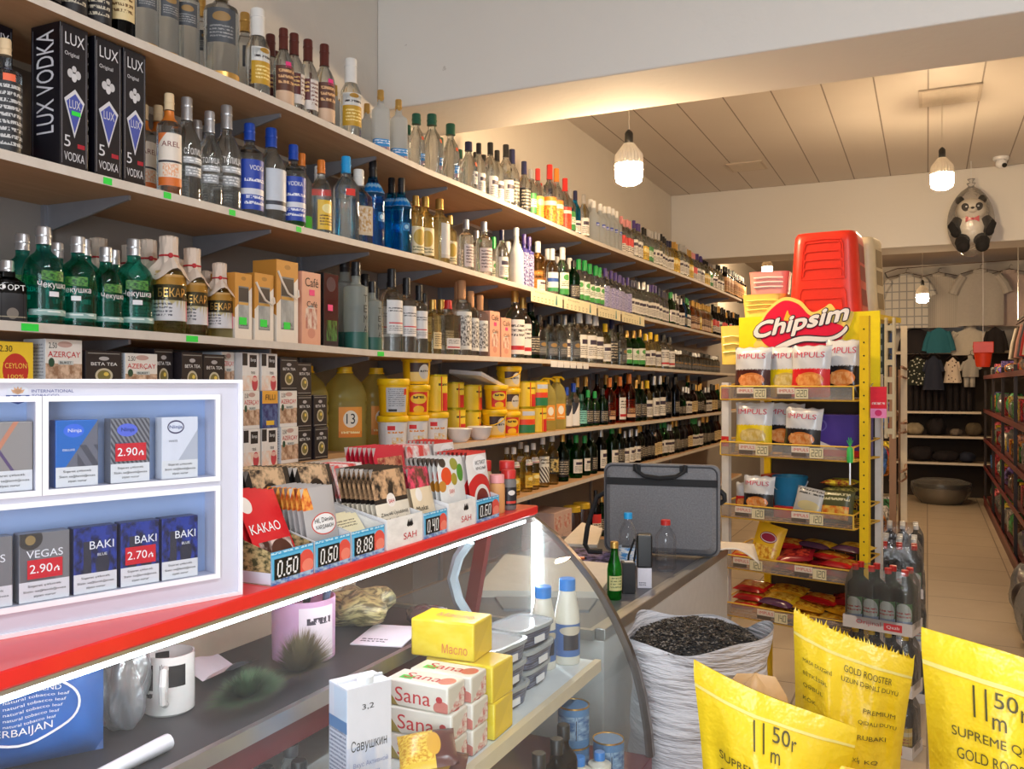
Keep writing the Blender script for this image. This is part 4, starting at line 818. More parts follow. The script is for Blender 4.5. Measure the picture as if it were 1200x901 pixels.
# ------------------------------------------------------------------ spice boxes and packets along the red top
def pouch(w, h, t, nu=8, nv=8):
    """flat sealed packet, front towards -y, standing on z 0"""
    def f(s):
        def g(u, v):
            e = (1-(2*u-1)**4)*(1-(2*v-1)**6)
            return ((u-.5)*w*(1-.03*sin(v*pi)), -s*t*e, v*h)
        return g
    return MB().grid(f(1), nu, nv, 0).grid(f(-1), nu, nv, 1)
def pouch_y(w, h, t, x, z):
    u, v = x/w+.5, z/h; return -t*(1-(2*u-1)**4)*(1-(2*v-1)**6)
BACKF = mat('packet_back', (206, 200, 196), .4)
PK = {'kakao': (art('packet_cocoa', (214, 36, 44), (('n', .12, .95, .0, .42, (70, 36, 28), (226, 200, 190), 4), ('e', .62, .26, .28, .16, (84, 44, 34)), ('e', .16, .86, .13, .10, (238, 230, 224)), ('r', 0, 1, 0, .06, (60, 34, 28)), ('e', .8, .09, .12, .06, (214, 36, 44))), .28), [('KAKAO', .06, .78, .52, .63, 0)]),
      'kard': (art('packet_cardamom', (176, 172, 172), (('n', 0, 1, .72, 1, (196, 74, 30), (240, 170, 80), 6), ('d', -1, -.2, -.42, (176, 172, 172)), ('e', .5, .06, .5, .24, (232, 230, 232)), ('n', .3, .9, .03, .24, (120, 130, 50), (190, 170, 60), 8), ('e', .56, .52, .40, .14, (206, 70, 60)), ('e', .56, .52, .37, .125, (238, 236, 236))), .28), [('Hil, Dənəsi', .26, .84, .53, .60, 1), ('КАРДАМОН', .28, .82, .45, .51, 1)]),
      'ging': (art('packet_ginger', (228, 218, 200), (('r', 0, 1, .54, 1, (38, 32, 30)), ('n', 0, 1, .60, .97, (34, 30, 28), (206, 164, 124), 5), ('e', .44, .57, .13, .09, (236, 228, 220)), ('e', .7, .06, .22, .06, (226, 150, 80))), .28), [('Zəncəfil Üyüdülmüş', .10, .90, .36, .43, 1), ('Имбирь Молотый', .18, .84, .28, .34, 1), ('SAH', .36, .52, .53, .58, 2)]),
      'must': (art('packet_cream', (232, 222, 186), (('e', .45, .32, .26, .14, (214, 186, 90)), ('t', .1, .8, .66, .86, 3, (120, 110, 90)), ('e', .8, .2, .1, .06, (90, 160, 180))), .3), []),
      'musk': (art('packet_nutmeg', (228, 208, 176), (('n', 0, 1, .70, 1, (226, 70, 100), (90, 50, 40), 5), ('e', .3, .60, .14, .10, (236, 228, 220)), ('n', .1, .9, .02, .2, (80, 50, 36), (220, 90, 70), 7)), .3), [('Muskat', .1, .6, .36, .43, 1)]),
      'mix': (art('packet_mixed_spice', (222, 222, 220), (('e', .28, .74, .19, .13, (222, 74, 30)), ('e', .62, .90, .15, .09, (150, 150, 60)), ('e', .84, .76, .15, .13, (80, 150, 50)), ('e', .56, .68, .12, .09, (170, 150, 50)), ('e', .10, .60, .12, .08, (190, 130, 50)), ('e', .2, .94, .12, .07, (60, 50, 44)), ('e', .4, .52, .14, .09, (238, 232, 226)), ('n', .3, .9, .02, .12, (206, 120, 60), (222, 222, 220), 8)), .28), [('SAH', .32, .50, .48, .54, 2), ('Xəmir', .3, .66, .25, .31, 1)]),
      'pepp': (art('packet_red_pepper', (226, 220, 216), (('e', .5, .30, .62, .36, (204, 34, 38)), ('e', .55, .28, .38, .22, (228, 222, 218)), ('e', .55, .26, .30, .18, (120, 30, 30)), ('e', .62, .80, .36, .14, (238, 236, 236)), ('r', 0, 1, .96, 1, (206, 50, 50))), .28), [('ИСТИОТ', .38, .86, .80, .86, 1), ('КРАСНЫЙ', .38, .86, .72, .78, 1)]),
      'dolm': (art('packet_red_top', (226, 218, 212), (('r', 0, 1, .62, 1, (210, 40, 64)), ('n', .1, .9, .52, .86, (150, 40, 40), (226, 160, 120), 6), ('n', 0, 1, .0, .3, (80, 90, 120), (216, 210, 210), 6)), .28), []),
      'dark': (art('packet_pepper_mix', (224, 196, 170), (('n', .0, 1, .30, 1, (44, 34, 32), (226, 190, 150), 5), ('e', .5, .62, .24, .20, (40, 30, 28)), ('r', 0, 1, 0, .12, (206, 60, 66)), ('r', 0, .12, 0, 1, (30, 30, 32)), ('r', .88, 1, 0, 1, (30, 30, 32))), .28), []),
      'pale': (art('packet_pale', (232, 224, 220), (('n', 0, 1, .5, 1, (220, 70, 70), (240, 230, 226), 4), ('t', .1, .9, .1, .4, 3, (120, 90, 90))), .28), [])}
PRICE = art('price_front_blue', (96, 182, 222), (('e', .82, .42, .20, .42, (222, 82, 70)), ('e', .86, .34, .14, .20, (236, 130, 110)), ('r', 0, 1, .86, 1, (60, 160, 210)), ('t', 0, 1, .86, .98, 1, (190, 226, 240)), ('n', .0, 1, 0, .16, (70, 110, 180), (170, 200, 220), 6)), .4)
TRAYW = art('white_card_tray', (232, 228, 224), (('n', 0, 1, 0, 1, (226, 222, 218), (238, 234, 230), 3),), .5)
CARDS = mat('spice_box_card', (226, 226, 228), .6)
def spice_box(Y0, Y1, X, kind, price, label, n=6, lean=20, h=.125, fh=.052, dp=.12, tray=False, z=1.2352, pw=None, lo=.012, fill_side=None):
    w = Y1-Y0-.003; t = thing('spice_box', label, 'box', (X, (Y0+Y1)/2, z), pi/2, 'open cardboard boxes of spice packets')
    MB().box(-w/2, w/2, 0, .0015, 0, fh, 0).build('front_panel', [TRAYW if tray else PRICE], t, smooth=False)
    m = MB().box(-w/2, w/2, .0017, dp, 0, .0015, 0).box(-w/2, w/2, dp, dp+.0015, 0, .085, 0)
    for x in (-w/2, w/2-.0015): m.prism([(.0017, .0017), (dp-.0002, .0017), (dp-.0002, .085), (.0017, fh)], x, x+.0015, ax='x')
    m.build('card_box', [CARDS if fill_side is None else fill_side], t, smooth=False)
    if price:
        MB().box(-w*.44, w*.16, -.0012, -.0002, fh*.16, fh*.78, 0).polys(seg7(price), lambda a, b: (a, -.0016, b), (-w*.40, w*.12, fh*.22, fh*.72), 1).build('price_digits', [BLACK, WINK], t, smooth=False)
    if tray:
        g = MB().text('SAH', lambda a, b: (a, -.0006, b), (-w*.05, w*.32, fh*.2, fh*.42), 0)
        for q in range(3): g.prism([(w*(.13+.05*(q-1)), fh*.60), (w*(.17+.05*(q-1)), fh*.66), (w*(.13+.05*(q-1)), fh*.86), (w*(.09+.05*(q-1)), fh*.66)], -.0007, -.0002, 1)
        g.build('lettering', [REDINK, INK], t, smooth=False)
    a_, tx = PK[kind]; pw = pw or w-.008
    pm = pouch(pw, h, .0035).mesh('packet', [a_, BACKF]); tm = None
    if tx:
        q = MB()
        for s, u0, u1, v0, v1, k in tx: q.text(s, lambda a, b: (a, pouch_y(pw, h, .0035, a, b)-.0006, b), ((u0-.5)*pw, (u1-.5)*pw, v0*h, v1*h), k)
        tm = q.mesh('lettering', [WINK, INK, REDINK], smooth=False)
    a = radians(lean)
    step = min(.0125, max(.0085/cos(a)+.0004, (dp-.02-lo-h*sin(a)*.0)/max(1, n)))
    for i in range(n):
        yy = lo+.002+i*step
        if yy+.088*tan(a) > dp-.006 and i > 2: break
        p = t.matrix_basis @ Vector((random.uniform(-.001, .001), yy, .004))
        o = thing('spice_packet', label.split(' box')[0] and ('front packet of the ' if i == 0 else '%s packet behind the front one in the ' % nth(i-1))+SHORT[label], 'packet', p, 0, 'spice packets in the counter boxes', rot=(-a, 0, pi/2))
        put(pm, 'pouch', o)
        if tm is not None and i == 0: put(tm, 'lettering', o)
    return t
SHORT = {}
SB = [(1.063, 1.165, -.926, 'kakao', '0.60', 'blue-fronted 0.60 box of red cocoa packets', 'red cocoa box', dict(fill_side=art('herb_print_side', (150, 140, 90), (('n', 0, 1, .2, 1, (70, 72, 44), (190, 170, 120), 9), ('r', 0, 1, 0, .22, (206, 216, 230))), .5), lean=27, h=.150, n=7)),
      (1.168, 1.264, -.926, 'kard', '0.60', 'blue-fronted 0.60 box of grey cardamom packets', 'grey cardamom box', dict(lean=10, h=.135, n=8)),
      (1.267, 1.368, -.926, 'must', '8.88', 'blue-fronted 8.88 box of cream packets', 'cream packet box priced 8.88', dict(lean=38, h=.085, n=5, lo=.008)),
      (1.374, 1.500, -.926, 'ging', None, 'white card tray of black-topped ginger packets', 'ginger packet tray', dict(lean=12, h=.150, n=8, tray=True, fh=.058)),
      (1.504, 1.596, -.926, 'musk', '0.40', 'blue-fronted 0.40 box of nutmeg packets', 'nutmeg packet box', dict(lean=14, h=.140, n=6)),
      (1.602, 1.722, -.926, 'mix', None, 'white card tray of mixed spice packets with colour bowls', 'mixed spice tray', dict(lean=8, h=.150, n=8, tray=True, fh=.060)),
      (1.726, 1.838, -.926, 'pepp', '0.60', 'box of red pepper packets nearest the spice jars', 'red pepper box', dict(lean=8, h=.155, n=8)),
      (1.20, 1.335, -1.085, 'dark', None, 'back-row card box of brown peppercorn packets behind the cocoa', 'peppercorn box', dict(lean=14, h=.155, n=7, tray=False, fh=.06)),
      (1.34, 1.470, -1.085, 'dark', None, 'back-row card box of dark-edged packets behind the cardamom', 'dark-edged packet box', dict(lean=14, h=.150, n=7, fh=.06)),
      (1.475, 1.60, -1.085, 'pale', None, 'back-row card box of pale red packets behind the cream ones', 'pale red packet box', dict(lean=18, h=.145, n=8, fh=.06)),
      (1.605, 1.745, -1.085, 'dolm', None, 'back-row card box of red-topped packets behind the ginger tray', 'red-topped packet box', dict(lean=10, h=.170, n=7, fh=.06)),
      (1.75, 1.875, -1.085, 'pale', None, 'back-row card box of white and red packets behind the nutmeg', 'white and red packet box', dict(lean=12, h=.165, n=8, fh=.06)),
      (1.88, 2.00, -1.085, 'pepp', None, 'back-row card box of red bowl packets at the counter end', 'red bowl packet box', dict(lean=12, h=.17, n=8, fh=.06))]
for a in SB:
    fy = (lambda y: 1.094+(y-1.063)*1.0516) if a[2] > -1 else (lambda y: y+.06)
    SHORT[a[5]] = a[6]; spice_box(fy(a[0]), fy(a[1]), a[2], a[3], a[4], a[5], **a[7])
# jars of seasoning at the end of the red top
def jar(x, y, r, h, body, capm, label, lab=None, cz=.78):
    t = thing('spice_jar', label, 'jar', (x, y, 1.2352), 0, 'plastic spice jars at the end of the red counter top')
    MB().lathe([(r*.95, 0), (r, .004), (r, h*(cz-.06)), (r*.86, h*cz)], 20).build('jar_body', [body], t)
    MB().lathe([(r*.92, h*cz+.0004), (r*.94, h*.97), (r*.88, h), (0, h)], 20).build('lid', [capm], t)
    if lab is not None: MB().grid(lambda u, v: ((r+.0005)*cos((u-.5)*2.4), (r+.0005)*sin((u-.5)*2.4), h*(.12+.45*v)), 10, 1).build('label', [lab], t, rotz=-.7)
jar(-.958, 1.962, .0195, .094, mat('orange_spice', (206, 148, 92), .5), CAP['pink'], 'jar of orange spice with pink lid on the red counter')
jar(-.958, 2.028, .0200, .100, mat('grey_spice', (110, 106, 104), .5), CAP['red'], 'grey spice jar with red lid and black label', LB((36, 32, 34), ('e', .5, .7, .2, .14, (214, 206, 200)), ('r', .2, .8, .1, .24, (196, 60, 50))))
jar(-.985, 2.075, .0215, .118, mat('dark_pepper', (66, 58, 58), .6), CAP['red'], 'tall dark pepper jar with red lid at the very counter end', LB((214, 196, 190), ('n', 0, 1, .2, 1, (190, 60, 50), (226, 216, 210), 5)))
jar(-1.03, 2.035, .0195, .120, mat('pale_spice_body', (206, 176, 140), .5), CAP['red'], 'pale spice jar with red lid behind the other jars')
# ================================================================== inside the display counter
ZS, ZD = 1.0203, .8703
t = thing('mug', 'white mug with black patches on the counter shelf behind the glass', 'mug', (-1.12, 1.075, ZS), radians(-52))
mg = art('mug_print', (222, 220, 216), (('r', .02, .13, .5, .86, (30, 28, 30)), ('r', .52, .62, .45, .9, (30, 28, 30)), ('r', .80, .92, .45, .88, (40, 36, 38)), ('t', .70, .92, .24, .40, 1, (40, 36, 38))), .25)
MB().lathe([(.036, 0), (.040, .004), (.040, .095), (.037, .095), (.036, .008), (0, .008)], 28).build('cup', [mg], t)
MB().tube([(.039, 0, .078), (.058, 0, .080), (.068, 0, .060), (.062, 0, .032), (.039, 0, .022)], .006, 8).build('handle', [mat('mug_white', (222, 220, 216), .25)], t)
def crumple(name, label, cat, loc, sx, sy, sz, m, rotz=0, seed=1, parent=None, n=14, k=9, amp=.16, flat=.0, group=None):
    rnd = random.Random(seed); ph = [rnd.uniform(0, 6) for _ in range(8)]
    mb = MB(); vs_ = []
    def f(u, v):
        a = 2*pi*u; e = pi*(v-.5); q = 1+amp*(sin(3*a+ph[0]+4*v)*.6+sin(5*a+ph[1]-6*v)*.5+sin(9*a+ph[2]+11*v)*.35)
        c = abs(cos(e))**.7; z = (sin(e)+1)/2*(1+amp*.5*sin(4*a+ph[3])*c)
        return (sx*c*cos(a)*q, sy*c*sin(a)*q, sz*max(0, z))
    mb.grid(f, n*2, k)
    o = mb.build(name, m if isinstance(m, list) else [m], parent, loc, rotz, ang=180)
    if label: tag(o, label, cat, group)
    return o
crumple('plastic_bag', 'crinkled clear plastic bag beside the patched mug', 'bag', (-1.125, .985, ZS), .040, .036, .14, film('hazy_crinkle', (.86, .90, .95), .34, .3), seed=3, amp=.34, n=22, k=16)
bb = thing('blue_reflection_shape', 'bright blue printed bag shape standing in for a reflection in the counter glass', 'bag', (-1.14, .835, ZS), radians(58))  # made-up bag standing in for a blue reflection on the case glass
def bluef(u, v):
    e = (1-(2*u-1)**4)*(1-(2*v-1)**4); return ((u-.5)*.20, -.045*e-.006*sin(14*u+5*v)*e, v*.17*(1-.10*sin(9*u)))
MB().grid(bluef, 18, 10, 0).grid(lambda u, v: ((u-.5)*.20, .03*(1-(2*u-1)**4)*(1-(2*v-1)**4), v*.17*(1-.10*sin(9*u))), 18, 10, 0).build('bag_body', [mat('reflection_blue', (46, 100, 176), .3, var=.3, scale=14)], bb)
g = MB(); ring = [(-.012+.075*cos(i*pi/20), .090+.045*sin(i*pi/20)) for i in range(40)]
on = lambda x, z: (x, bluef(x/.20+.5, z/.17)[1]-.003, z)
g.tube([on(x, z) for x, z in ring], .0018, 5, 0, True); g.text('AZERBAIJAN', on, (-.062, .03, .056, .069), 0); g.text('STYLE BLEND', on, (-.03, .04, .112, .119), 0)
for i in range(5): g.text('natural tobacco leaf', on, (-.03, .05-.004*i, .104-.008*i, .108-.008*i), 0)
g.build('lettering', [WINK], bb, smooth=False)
t = thing('duster', 'fluffy green and brown duster with white tube handle on the inner shelf', 'duster', (-1.04, 1.15, ZS))
def strands(cx, cy, n, rr, h, seed, mi, g):
    rnd = random.Random(seed)
    for i in range(n):
        a = rnd.uniform(0, 2*pi); e = rnd.uniform(.1, 1.3); L = rr*rnd.uniform(.6, 1); p = Vector((cx, cy, .02)); q = p+Vector((cos(a)*cos(e)*L*.7, sin(a)*cos(e)*L*1.25, sin(e)*h*rnd.uniform(.5, 1))); q.z = max(q.z, .003)
        s = Vector((-sin(a), cos(a), 0))*.0016; g.add([p-s, p+s, q], [(0, 1, 2)], mi)
g = MB(); strands(.035, -.02, 2200, .080, .05, 1, 0, g); strands(.03, .12, 2200, .080, .085, 2, 1, g)
o = g.build('bristles', [mat('green_bristle', (70, 96, 66), .8, var=.4), mat('brown_bristle', (104, 92, 62), .8, var=.4)], t, smooth=False); o['kind'] = 'stuff'
MB().tube([(.045, -.197, .013), (.05, -.32, .013), (.055, -.45, .013)], [.012, .0095, .0095], 12).build('handle', [mat('grey_white_tube', (206, 206, 214), .35)], t)
o = MB().grid(lambda u, v: ((u-.5)*.09, (v-.5)*.10, .004+.022*abs(u-.5)*2+.006*sin(5*v)), 8, 6).build('folded_paper', [mat('white_paper', (226, 224, 232), .7)], None, (-1.165, 1.24, ZS+.001), .1)
tag(o, 'creased white slip of paper lying behind the duster', 'paper')
t = thing('pencil_cup', 'translucent pink plastic tub holding pens on the inner shelf', 'cup', (-1.10, 1.395, ZS), .2)
PINKP = mat('pink_plastic', (206, 160, 196), .35, sub=.2)
MB().lathe([(.056, 0), (.060, .003), (.061, .118), (.058, .118), (.057, .006), (0, .006)], 32).build('tub', [PINKP], t)
MB().grid(lambda u, v: (.0618*cos(-1.25+u*1.2), .0618*sin(-1.25+u*1.2), .008+.10*v), 10, 1).build('label', [art('tub_label', (226, 216, 226), (('t', .2, .9, .55, .8, 1, (50, 40, 60)),), .5)], t)
for i, (x, y, c, l) in enumerate(((-.03, -.02, BLACK, 'black marker standing in the pink tub, shorter one'), (-.02, .015, BLACK, 'black marker standing in the pink tub beside the wall'), (.022, .02, mat('blue_grey_pen', (84, 104, 130), .4), 'blue-grey pen standing in the pink tub'))):
    p = t.location+Vector((x, y, .0075)); o = thing('pen', l, 'pen', p, 0, None, rot=(radians(-4), radians(6), 0))
    MB().lathe([(.006, 0), (.0065, .002), (.0065, .085), (.006, .09)], 10).build('barrel', [c], o); MB().lathe([(.0072, .0905), (.0072, .128), (.004, .132), (0, .132)], 10).build('cap', [c], o)
o = MB().box(-.055, .055, -.075, .075, 0, .002).build('price_card', [art('white_card', (222, 218, 228), (('t', .1, .6, .1, .3, 2, (60, 60, 80)),), .6)], None, (-1.03, 1.585, ZS), .25, smooth=False); tag(o, 'white card lying flat beside the pink tub', 'card')
crumple('leaf_packet', 'crumpled bag of dry yellow-green bay leaves at the shelf end', 'packet', (-1.145, 1.64, ZS+.0005), .075, .085, .075, art('bay_leaves', (150, 144, 92), (('n', 0, 1, 0, 1, (96, 92, 58), (196, 188, 130), 14),), .3, bump=.4), seed=8, amp=.26)
crumple('dark_packet', 'dark shiny packet tucked against the bay leaf bag', 'packet', (-1.005, 1.70, ZS+.0005), .045, .04, .04, mat('dark_brown_foil', (70, 56, 56), .25), seed=9)
# milk carton
def txt(parent, s, box, y, m, sk=0.0, name='lettering'):
    return MB().text(s, lambda a, b: (a, y, b), box, sk=sk).build(name, [m], parent, smooth=False)
t = thing('milk_carton', 'white milk carton with Cyrillic lettering inside the glass counter', 'milk carton', (-.850, 1.225, ZD), radians(64))
w, d, h = .083, .062, .192
cart(w, d, h, 1, 2, 3).build('carton', [mat('milk_white', (224, 222, 228), .35), art('milk_front', (226, 222, 228), (('n', 0, 1, 0, .5, (226, 222, 228), (200, 206, 226), 2),), .35), mat('milk_top', (216, 216, 222), .4), art('milk_side', (206, 212, 226), (('t', .05, .95, .05, .62, 16, (96, 110, 140)), ('r', 0, 1, .62, .72, (84, 130, 180)), ('r', .3, 1, .72, .98, (190, 206, 226))), .35)], t, smooth=False, bevel=.0015)
MB().box(-w*.5, w*.5, -.002, .002, h+.0002, h+.004).lathe([(.014, h), (.014, h+.011), (0, h+.011)], 16, 0, c=(.0, -.016, 0)).build('seal_and_cap', [mat('milk_cap', (236, 236, 240), .35)], t, smooth=False)
txt(t, 'Савушкин', (-.034, .032, .084, .106), -d/2-.0006, INK); txt(t, 'Вкус Активной', (-.030, .034, .060, .070), -d/2-.0006, mat('faded_blue_print', (136, 146, 186), .5)); txt(t, 'Жизни', (-.014, .018, .044, .054), -d/2-.0006, mat('faded_blue_print', (136, 146, 186), .5)); txt(t, '3,2', (-.014, .008, .152, .162), -d/2-.0006, INK, name='fat_content')
# wrapped margarine and butter
def brick(name, label, loc, w, d, h, mats, rotz, texts=(), group=None):
    t = thing(name, label, 'butter pack', loc, rotz, group)
    cart(w, d, h, 1, 2, 3).build('wrapped_block', mats, t, bevel=.004, ang=60)
    for s, box, face, m in texts:
        if face == 'f': MB().text(s, lambda a, b: (a, -d/2-.0007, b), box).build('lettering', [m], t, smooth=False)
        if face == 't': MB().text(s, lambda a, b: (a, b, h+.0007), box).build('lettering', [m], t, smooth=False)
    return t
SANF = art('sana_front', (232, 226, 216), (('d', 1, .3, .22, (150, 130, 40)), ('e', .90, .20, .13, .26, (206, 120, 110)), ('e', .86, .50, .05, .12, (190, 40, 50))), .3); SANE = art('sana_end', (226, 214, 200), (('n', 0, 1, 0, 1, (206, 110, 100), (232, 220, 206), 4), ('d', 1, -1, .05, (216, 206, 190))), .3); SANT = art('sana_top', (232, 226, 214), (('e', .85, .5, .12, .3, (206, 90, 80)), ('r', .15, .35, .2, .5, (60, 200, 70))), .3)
k = 0
for r_, (yc, n) in enumerate(((1.400, 3), (1.467, 3))):
    for i in range(n):
        lab = 'white margarine pack with red lettering, %s in the %s stack' % (('bottom one', 'middle one', 'top one')[i], ('nearer', 'farther')[r_])
        brick('margarine_pack', lab, (-.826+(.008 if r_ else 0)+random.uniform(-.003, .003), yc, ZD+.0003+i*.0485), .132, .062, .048, [mat('sana_paper', (228, 222, 212), .35), SANF, SANT, SANE], radians(random.uniform(-2, 2)), [('Sana', (-.045, .030, .010, .036), 'f', REDINK), ('Sana', (-.04, .035, -.014, .014), 't', REDINK)], 'white margarine packs in the counter'); k += 1
YBUT = art('yellow_butter', (240, 214, 40), (('t', .2, .9, .2, .5, 2, (206, 150, 40)), ('r', .03, .22, .45, .85, (222, 216, 190)), ('n', 0, 1, 0, 1, (240, 214, 40), (246, 224, 70), 3)), .25); YE = art('yellow_end', (236, 200, 24), (('d', 1, -1, .0, (226, 190, 20)),), .25); YP = mat('yellow_wrap', (240, 210, 36), .25)
YTX = [('Масло', (-.03, .05, -.012, .014), 't', mat('orange_print', (224, 120, 60), .5)), ('Масло', (.0, .055, .012, .030), 'f', mat('orange_print', (224, 120, 60), .5))]
for i, lab in enumerate(('bright yellow butter pack, bottom of the stack beside the margarine', 'bright yellow butter pack, middle of the stack beside the margarine')):
    brick('butter_pack', lab, (-.822, 1.560, ZD+.0003+i*.0712), .150, .088, .0708, [YP, YBUT, YP, YE], radians(1.5-3*i), YTX[1:], 'yellow butter packs in the counter')
brick('butter_pack', 'big bright yellow butter pack lying on top of the stacks', (-.862, 1.560, ZD+.1432), .138, .090, .074, [YP, YBUT, YP, YE], radians(3), YTX, 'yellow butter packs in the counter')
# corn snack bars in front of the margarine
CORN = art('corn_snack', (232, 190, 50), (('n', 0, .6, .1, .9, (214, 150, 30), (246, 210, 80), 16), ('r', .62, 1, 0, 1, (96, 50, 44)), ('e', .62, .5, .12, .3, (226, 170, 60))), .25, bump=.3)
for i, (x, y, z, lab) in enumerate(((-.748, 1.290, .006, 'yellow and brown corn snack bag, lower of the two by the milk'), (-.752, 1.285, .036, 'yellow and brown corn snack bag, upper of the two by the milk'))):
    o = pouch(.100, .085, .014, 12, 10).build('snack_bag', [CORN, CORN], None, (x, y, ZD+z+.002), rot=(radians(-72+4*i), radians(4-10*i), radians(22+12*i)), ang=60); tag(o, lab, 'snack', 'corn snack bags in the counter')
# plastic tubs with clear lids
TUBD = art('tub_band', (66, 64, 84), (('n', 0, 1, .1, .9, (50, 48, 66), (110, 120, 150), 6), ('r', .1, .4, .3, .6, (214, 210, 206))), .3); LIDM = mat('cloudy_lid', (196, 204, 208), .2, trans=.35)
def ftub(label, loc, rotz):
    t = thing('cream_cheese_tub', label, 'tub', loc, rotz, 'rectangular lidded tubs in the counter')
    MB().lathe([(.052, 0), (.058, .034)], 32, 0, p=5, sx=1.25, sy=.86).build('tub_body', [TUBD], t, ang=60)
    MB().lathe([(.0585, .0344), (.062, .036), (.062, .044), (.055, .045), (.053, .041), (0, .041)], 32, 0, p=5, sx=1.25, sy=.86).build('lid', [LIDM], t, ang=50)
    MB().box(-.02, .02, -.053, -.0505, .008, .022).build('sticker', [WHITE], t, smooth=False)
tb = 0
for (x, y, n, nm) in ((-.835, 1.690, 3, 'the stack beside the yellow butter'), (-.842, 1.853, 3, 'the stack before the milk bottles')):
    for i in range(n): ftub('dark tub with cloudy lid, %s from bottom of %s' % (nth(i), nm), (x+random.uniform(-.006, .006), y, ZD+.0003+i*.0455), radians(84+random.uniform(-5, 5)))
def pbottle(name, label, loc, r, h, body, capm, lab=None, group=None, rotz=-.8, sh='std', cz=.84, cr=None):
    t = thing(name, label, 'bottle', loc, rotz, group); pr = [(a*r, b*h) for a, b in SHAPE[sh] if b < cz]+[(cr*.92 if cr else max(.011, .40*r), cz*h)]
    MB().lathe(pr, 24).build('bottle_body', [body], t)
    c = cr or max(.0125, .46*r); MB().lathe([(c, cz*h+.0003), (c, h-.002), (c*.9, h), (0, h)], 18).build('cap', [capm], t)
    if lab is not None: MB().grid(lambda u, v: ((r+.0006)*cos((u-.5)*3.4), (r+.0006)*sin((u-.5)*3.4), h*(.10+.38*v)), 12, 1).build('label', [lab], t)
    return t
MILKY = mat('milky_plastic', (224, 220, 206), .3); BCAP = mat('sky_blue_cap', (54, 132, 214), .35); BL = LB((70, 110, 170), ('r', .3, .7, .2, .7, (30, 34, 50)), ('e', .5, .8, .3, .14, (200, 190, 170)))
pbottle('milk_bottle', 'white milk bottle with blue cap nearer the tubs', (-.838, 1.968, ZD+.0003), .031, .195, MILKY, BCAP, BL, 'blue-capped milk bottles', sh='milk', cz=.86, cr=.0205)
pbottle('milk_bottle', 'white milk bottle with blue cap nearest the end glass', (-.800, 2.030, ZD+.0003), .031, .205, MILKY, BCAP, BL, 'blue-capped milk bottles', sh='milk', cz=.86, cr=.0205)
for i, (x, y, h, c) in enumerate(((-.93, 1.02, .085, BLACK), (-.90, 1.07, .092, BLACK), (-.95, 1.11, .10, BLACK), (-.92, 1.155, .098, BLACK), (-.965, 1.19, .105, mat('grey_cap', (70, 70, 74), .4)))):
    pbottle('sauce_bottle', 'small dark sauce bottle with black cap, %s from left in the counter' % nth(i), (x, y, ZD+.0003), 0.018, h*.74, G['brown'] if i < 3 else G['grey'], c, LB((40, 34, 36), ('t', .1, .9, .2, .8, 3, (170, 160, 150))), 'small sauce bottles', sh='low', cz=.76)
t = thing('maroon_box', 'small maroon box with white stickers in front of the milk carton', 'box', (-.79, 1.115, ZD), radians(80)); cart(.075, .05, .072, 1).build('carton', [mat('maroon_card', (92, 30, 40), .4), mat('maroon_card', (92, 30, 40), .4)], t, smooth=False, bevel=.002)
MB().box(-.02, .0, -.016, .004, .0723, .0728).box(.006, .026, -.016, .0, .0723, .0728).build('sticker', [WHITE], t, smooth=False)
# cans and jars on the bottom of the case
ZB = .6383
TINB = LB((84, 130, 176), ('n', 0, 1, .2, .8, (60, 100, 150), (150, 180, 206), 6), ('r', .4, .6, .2, .7, (40, 40, 60)))
def can(name, label, loc, r, h, body, lid, group=None, rotz=-.9):
    t = thing(name, label, 'tin', loc, rotz, group)
    MB().lathe([(r, 0), (r, h)], 26).build('tin_body', [body], t); MB().lathe([(r*1.02, h-.002), (r*1.02, h+.002), (r*.94, h+.001), (r*.92, h-.002), (0, h-.002)], 26).build('lid', [lid], t)
    return t
can('fish_tin', 'blue tin at the base of the pair by the end glass', (-.735, 1.905, ZB), .036, .088, TINB, GOLD, 'blue food tins in the counter'); can('fish_tin', 'blue tin with golden lid stacked on another by the end glass', (-.735, 1.905, ZB+.0905), .036, .088, TINB, GOLD, 'blue food tins in the counter')
can('fish_tin', 'blue tin with golden lid standing alone below the stacked pair', (-.668, 1.955, ZB), .036, .093, TINB, GOLD, 'blue food tins in the counter')
for i, (x, y) in enumerate(((-.690, 1.825), (-.665, 1.885))): pbottle('cream_jar', 'milky jar with blue lid, %s below the deck edge' % ('farther from the lone tin,' if i == 0 else 'beside the lone tin,'), (x, y, ZB), .026, .098-.008*i, MILKY, BCAP, None, 'blue-lidded jars below the deck', sh='straight', cz=.80)
for i, (x, y) in enumerate(((-.690, 1.60), (-.685, 1.68), (-.70, 1.755))): pbottle('drink_bottle', 'dark drink bottle with white label below the deck, %s from left' % nth(i), (x, y, ZB), .030, .19, G['brown'], CAP['black'], LB((216, 210, 206), ('r', 0, 1, 0, .2, (214, 120, 80)), ('t', .1, .9, .4, .8, 2, (60, 60, 70))), 'dark bottles below the deck')
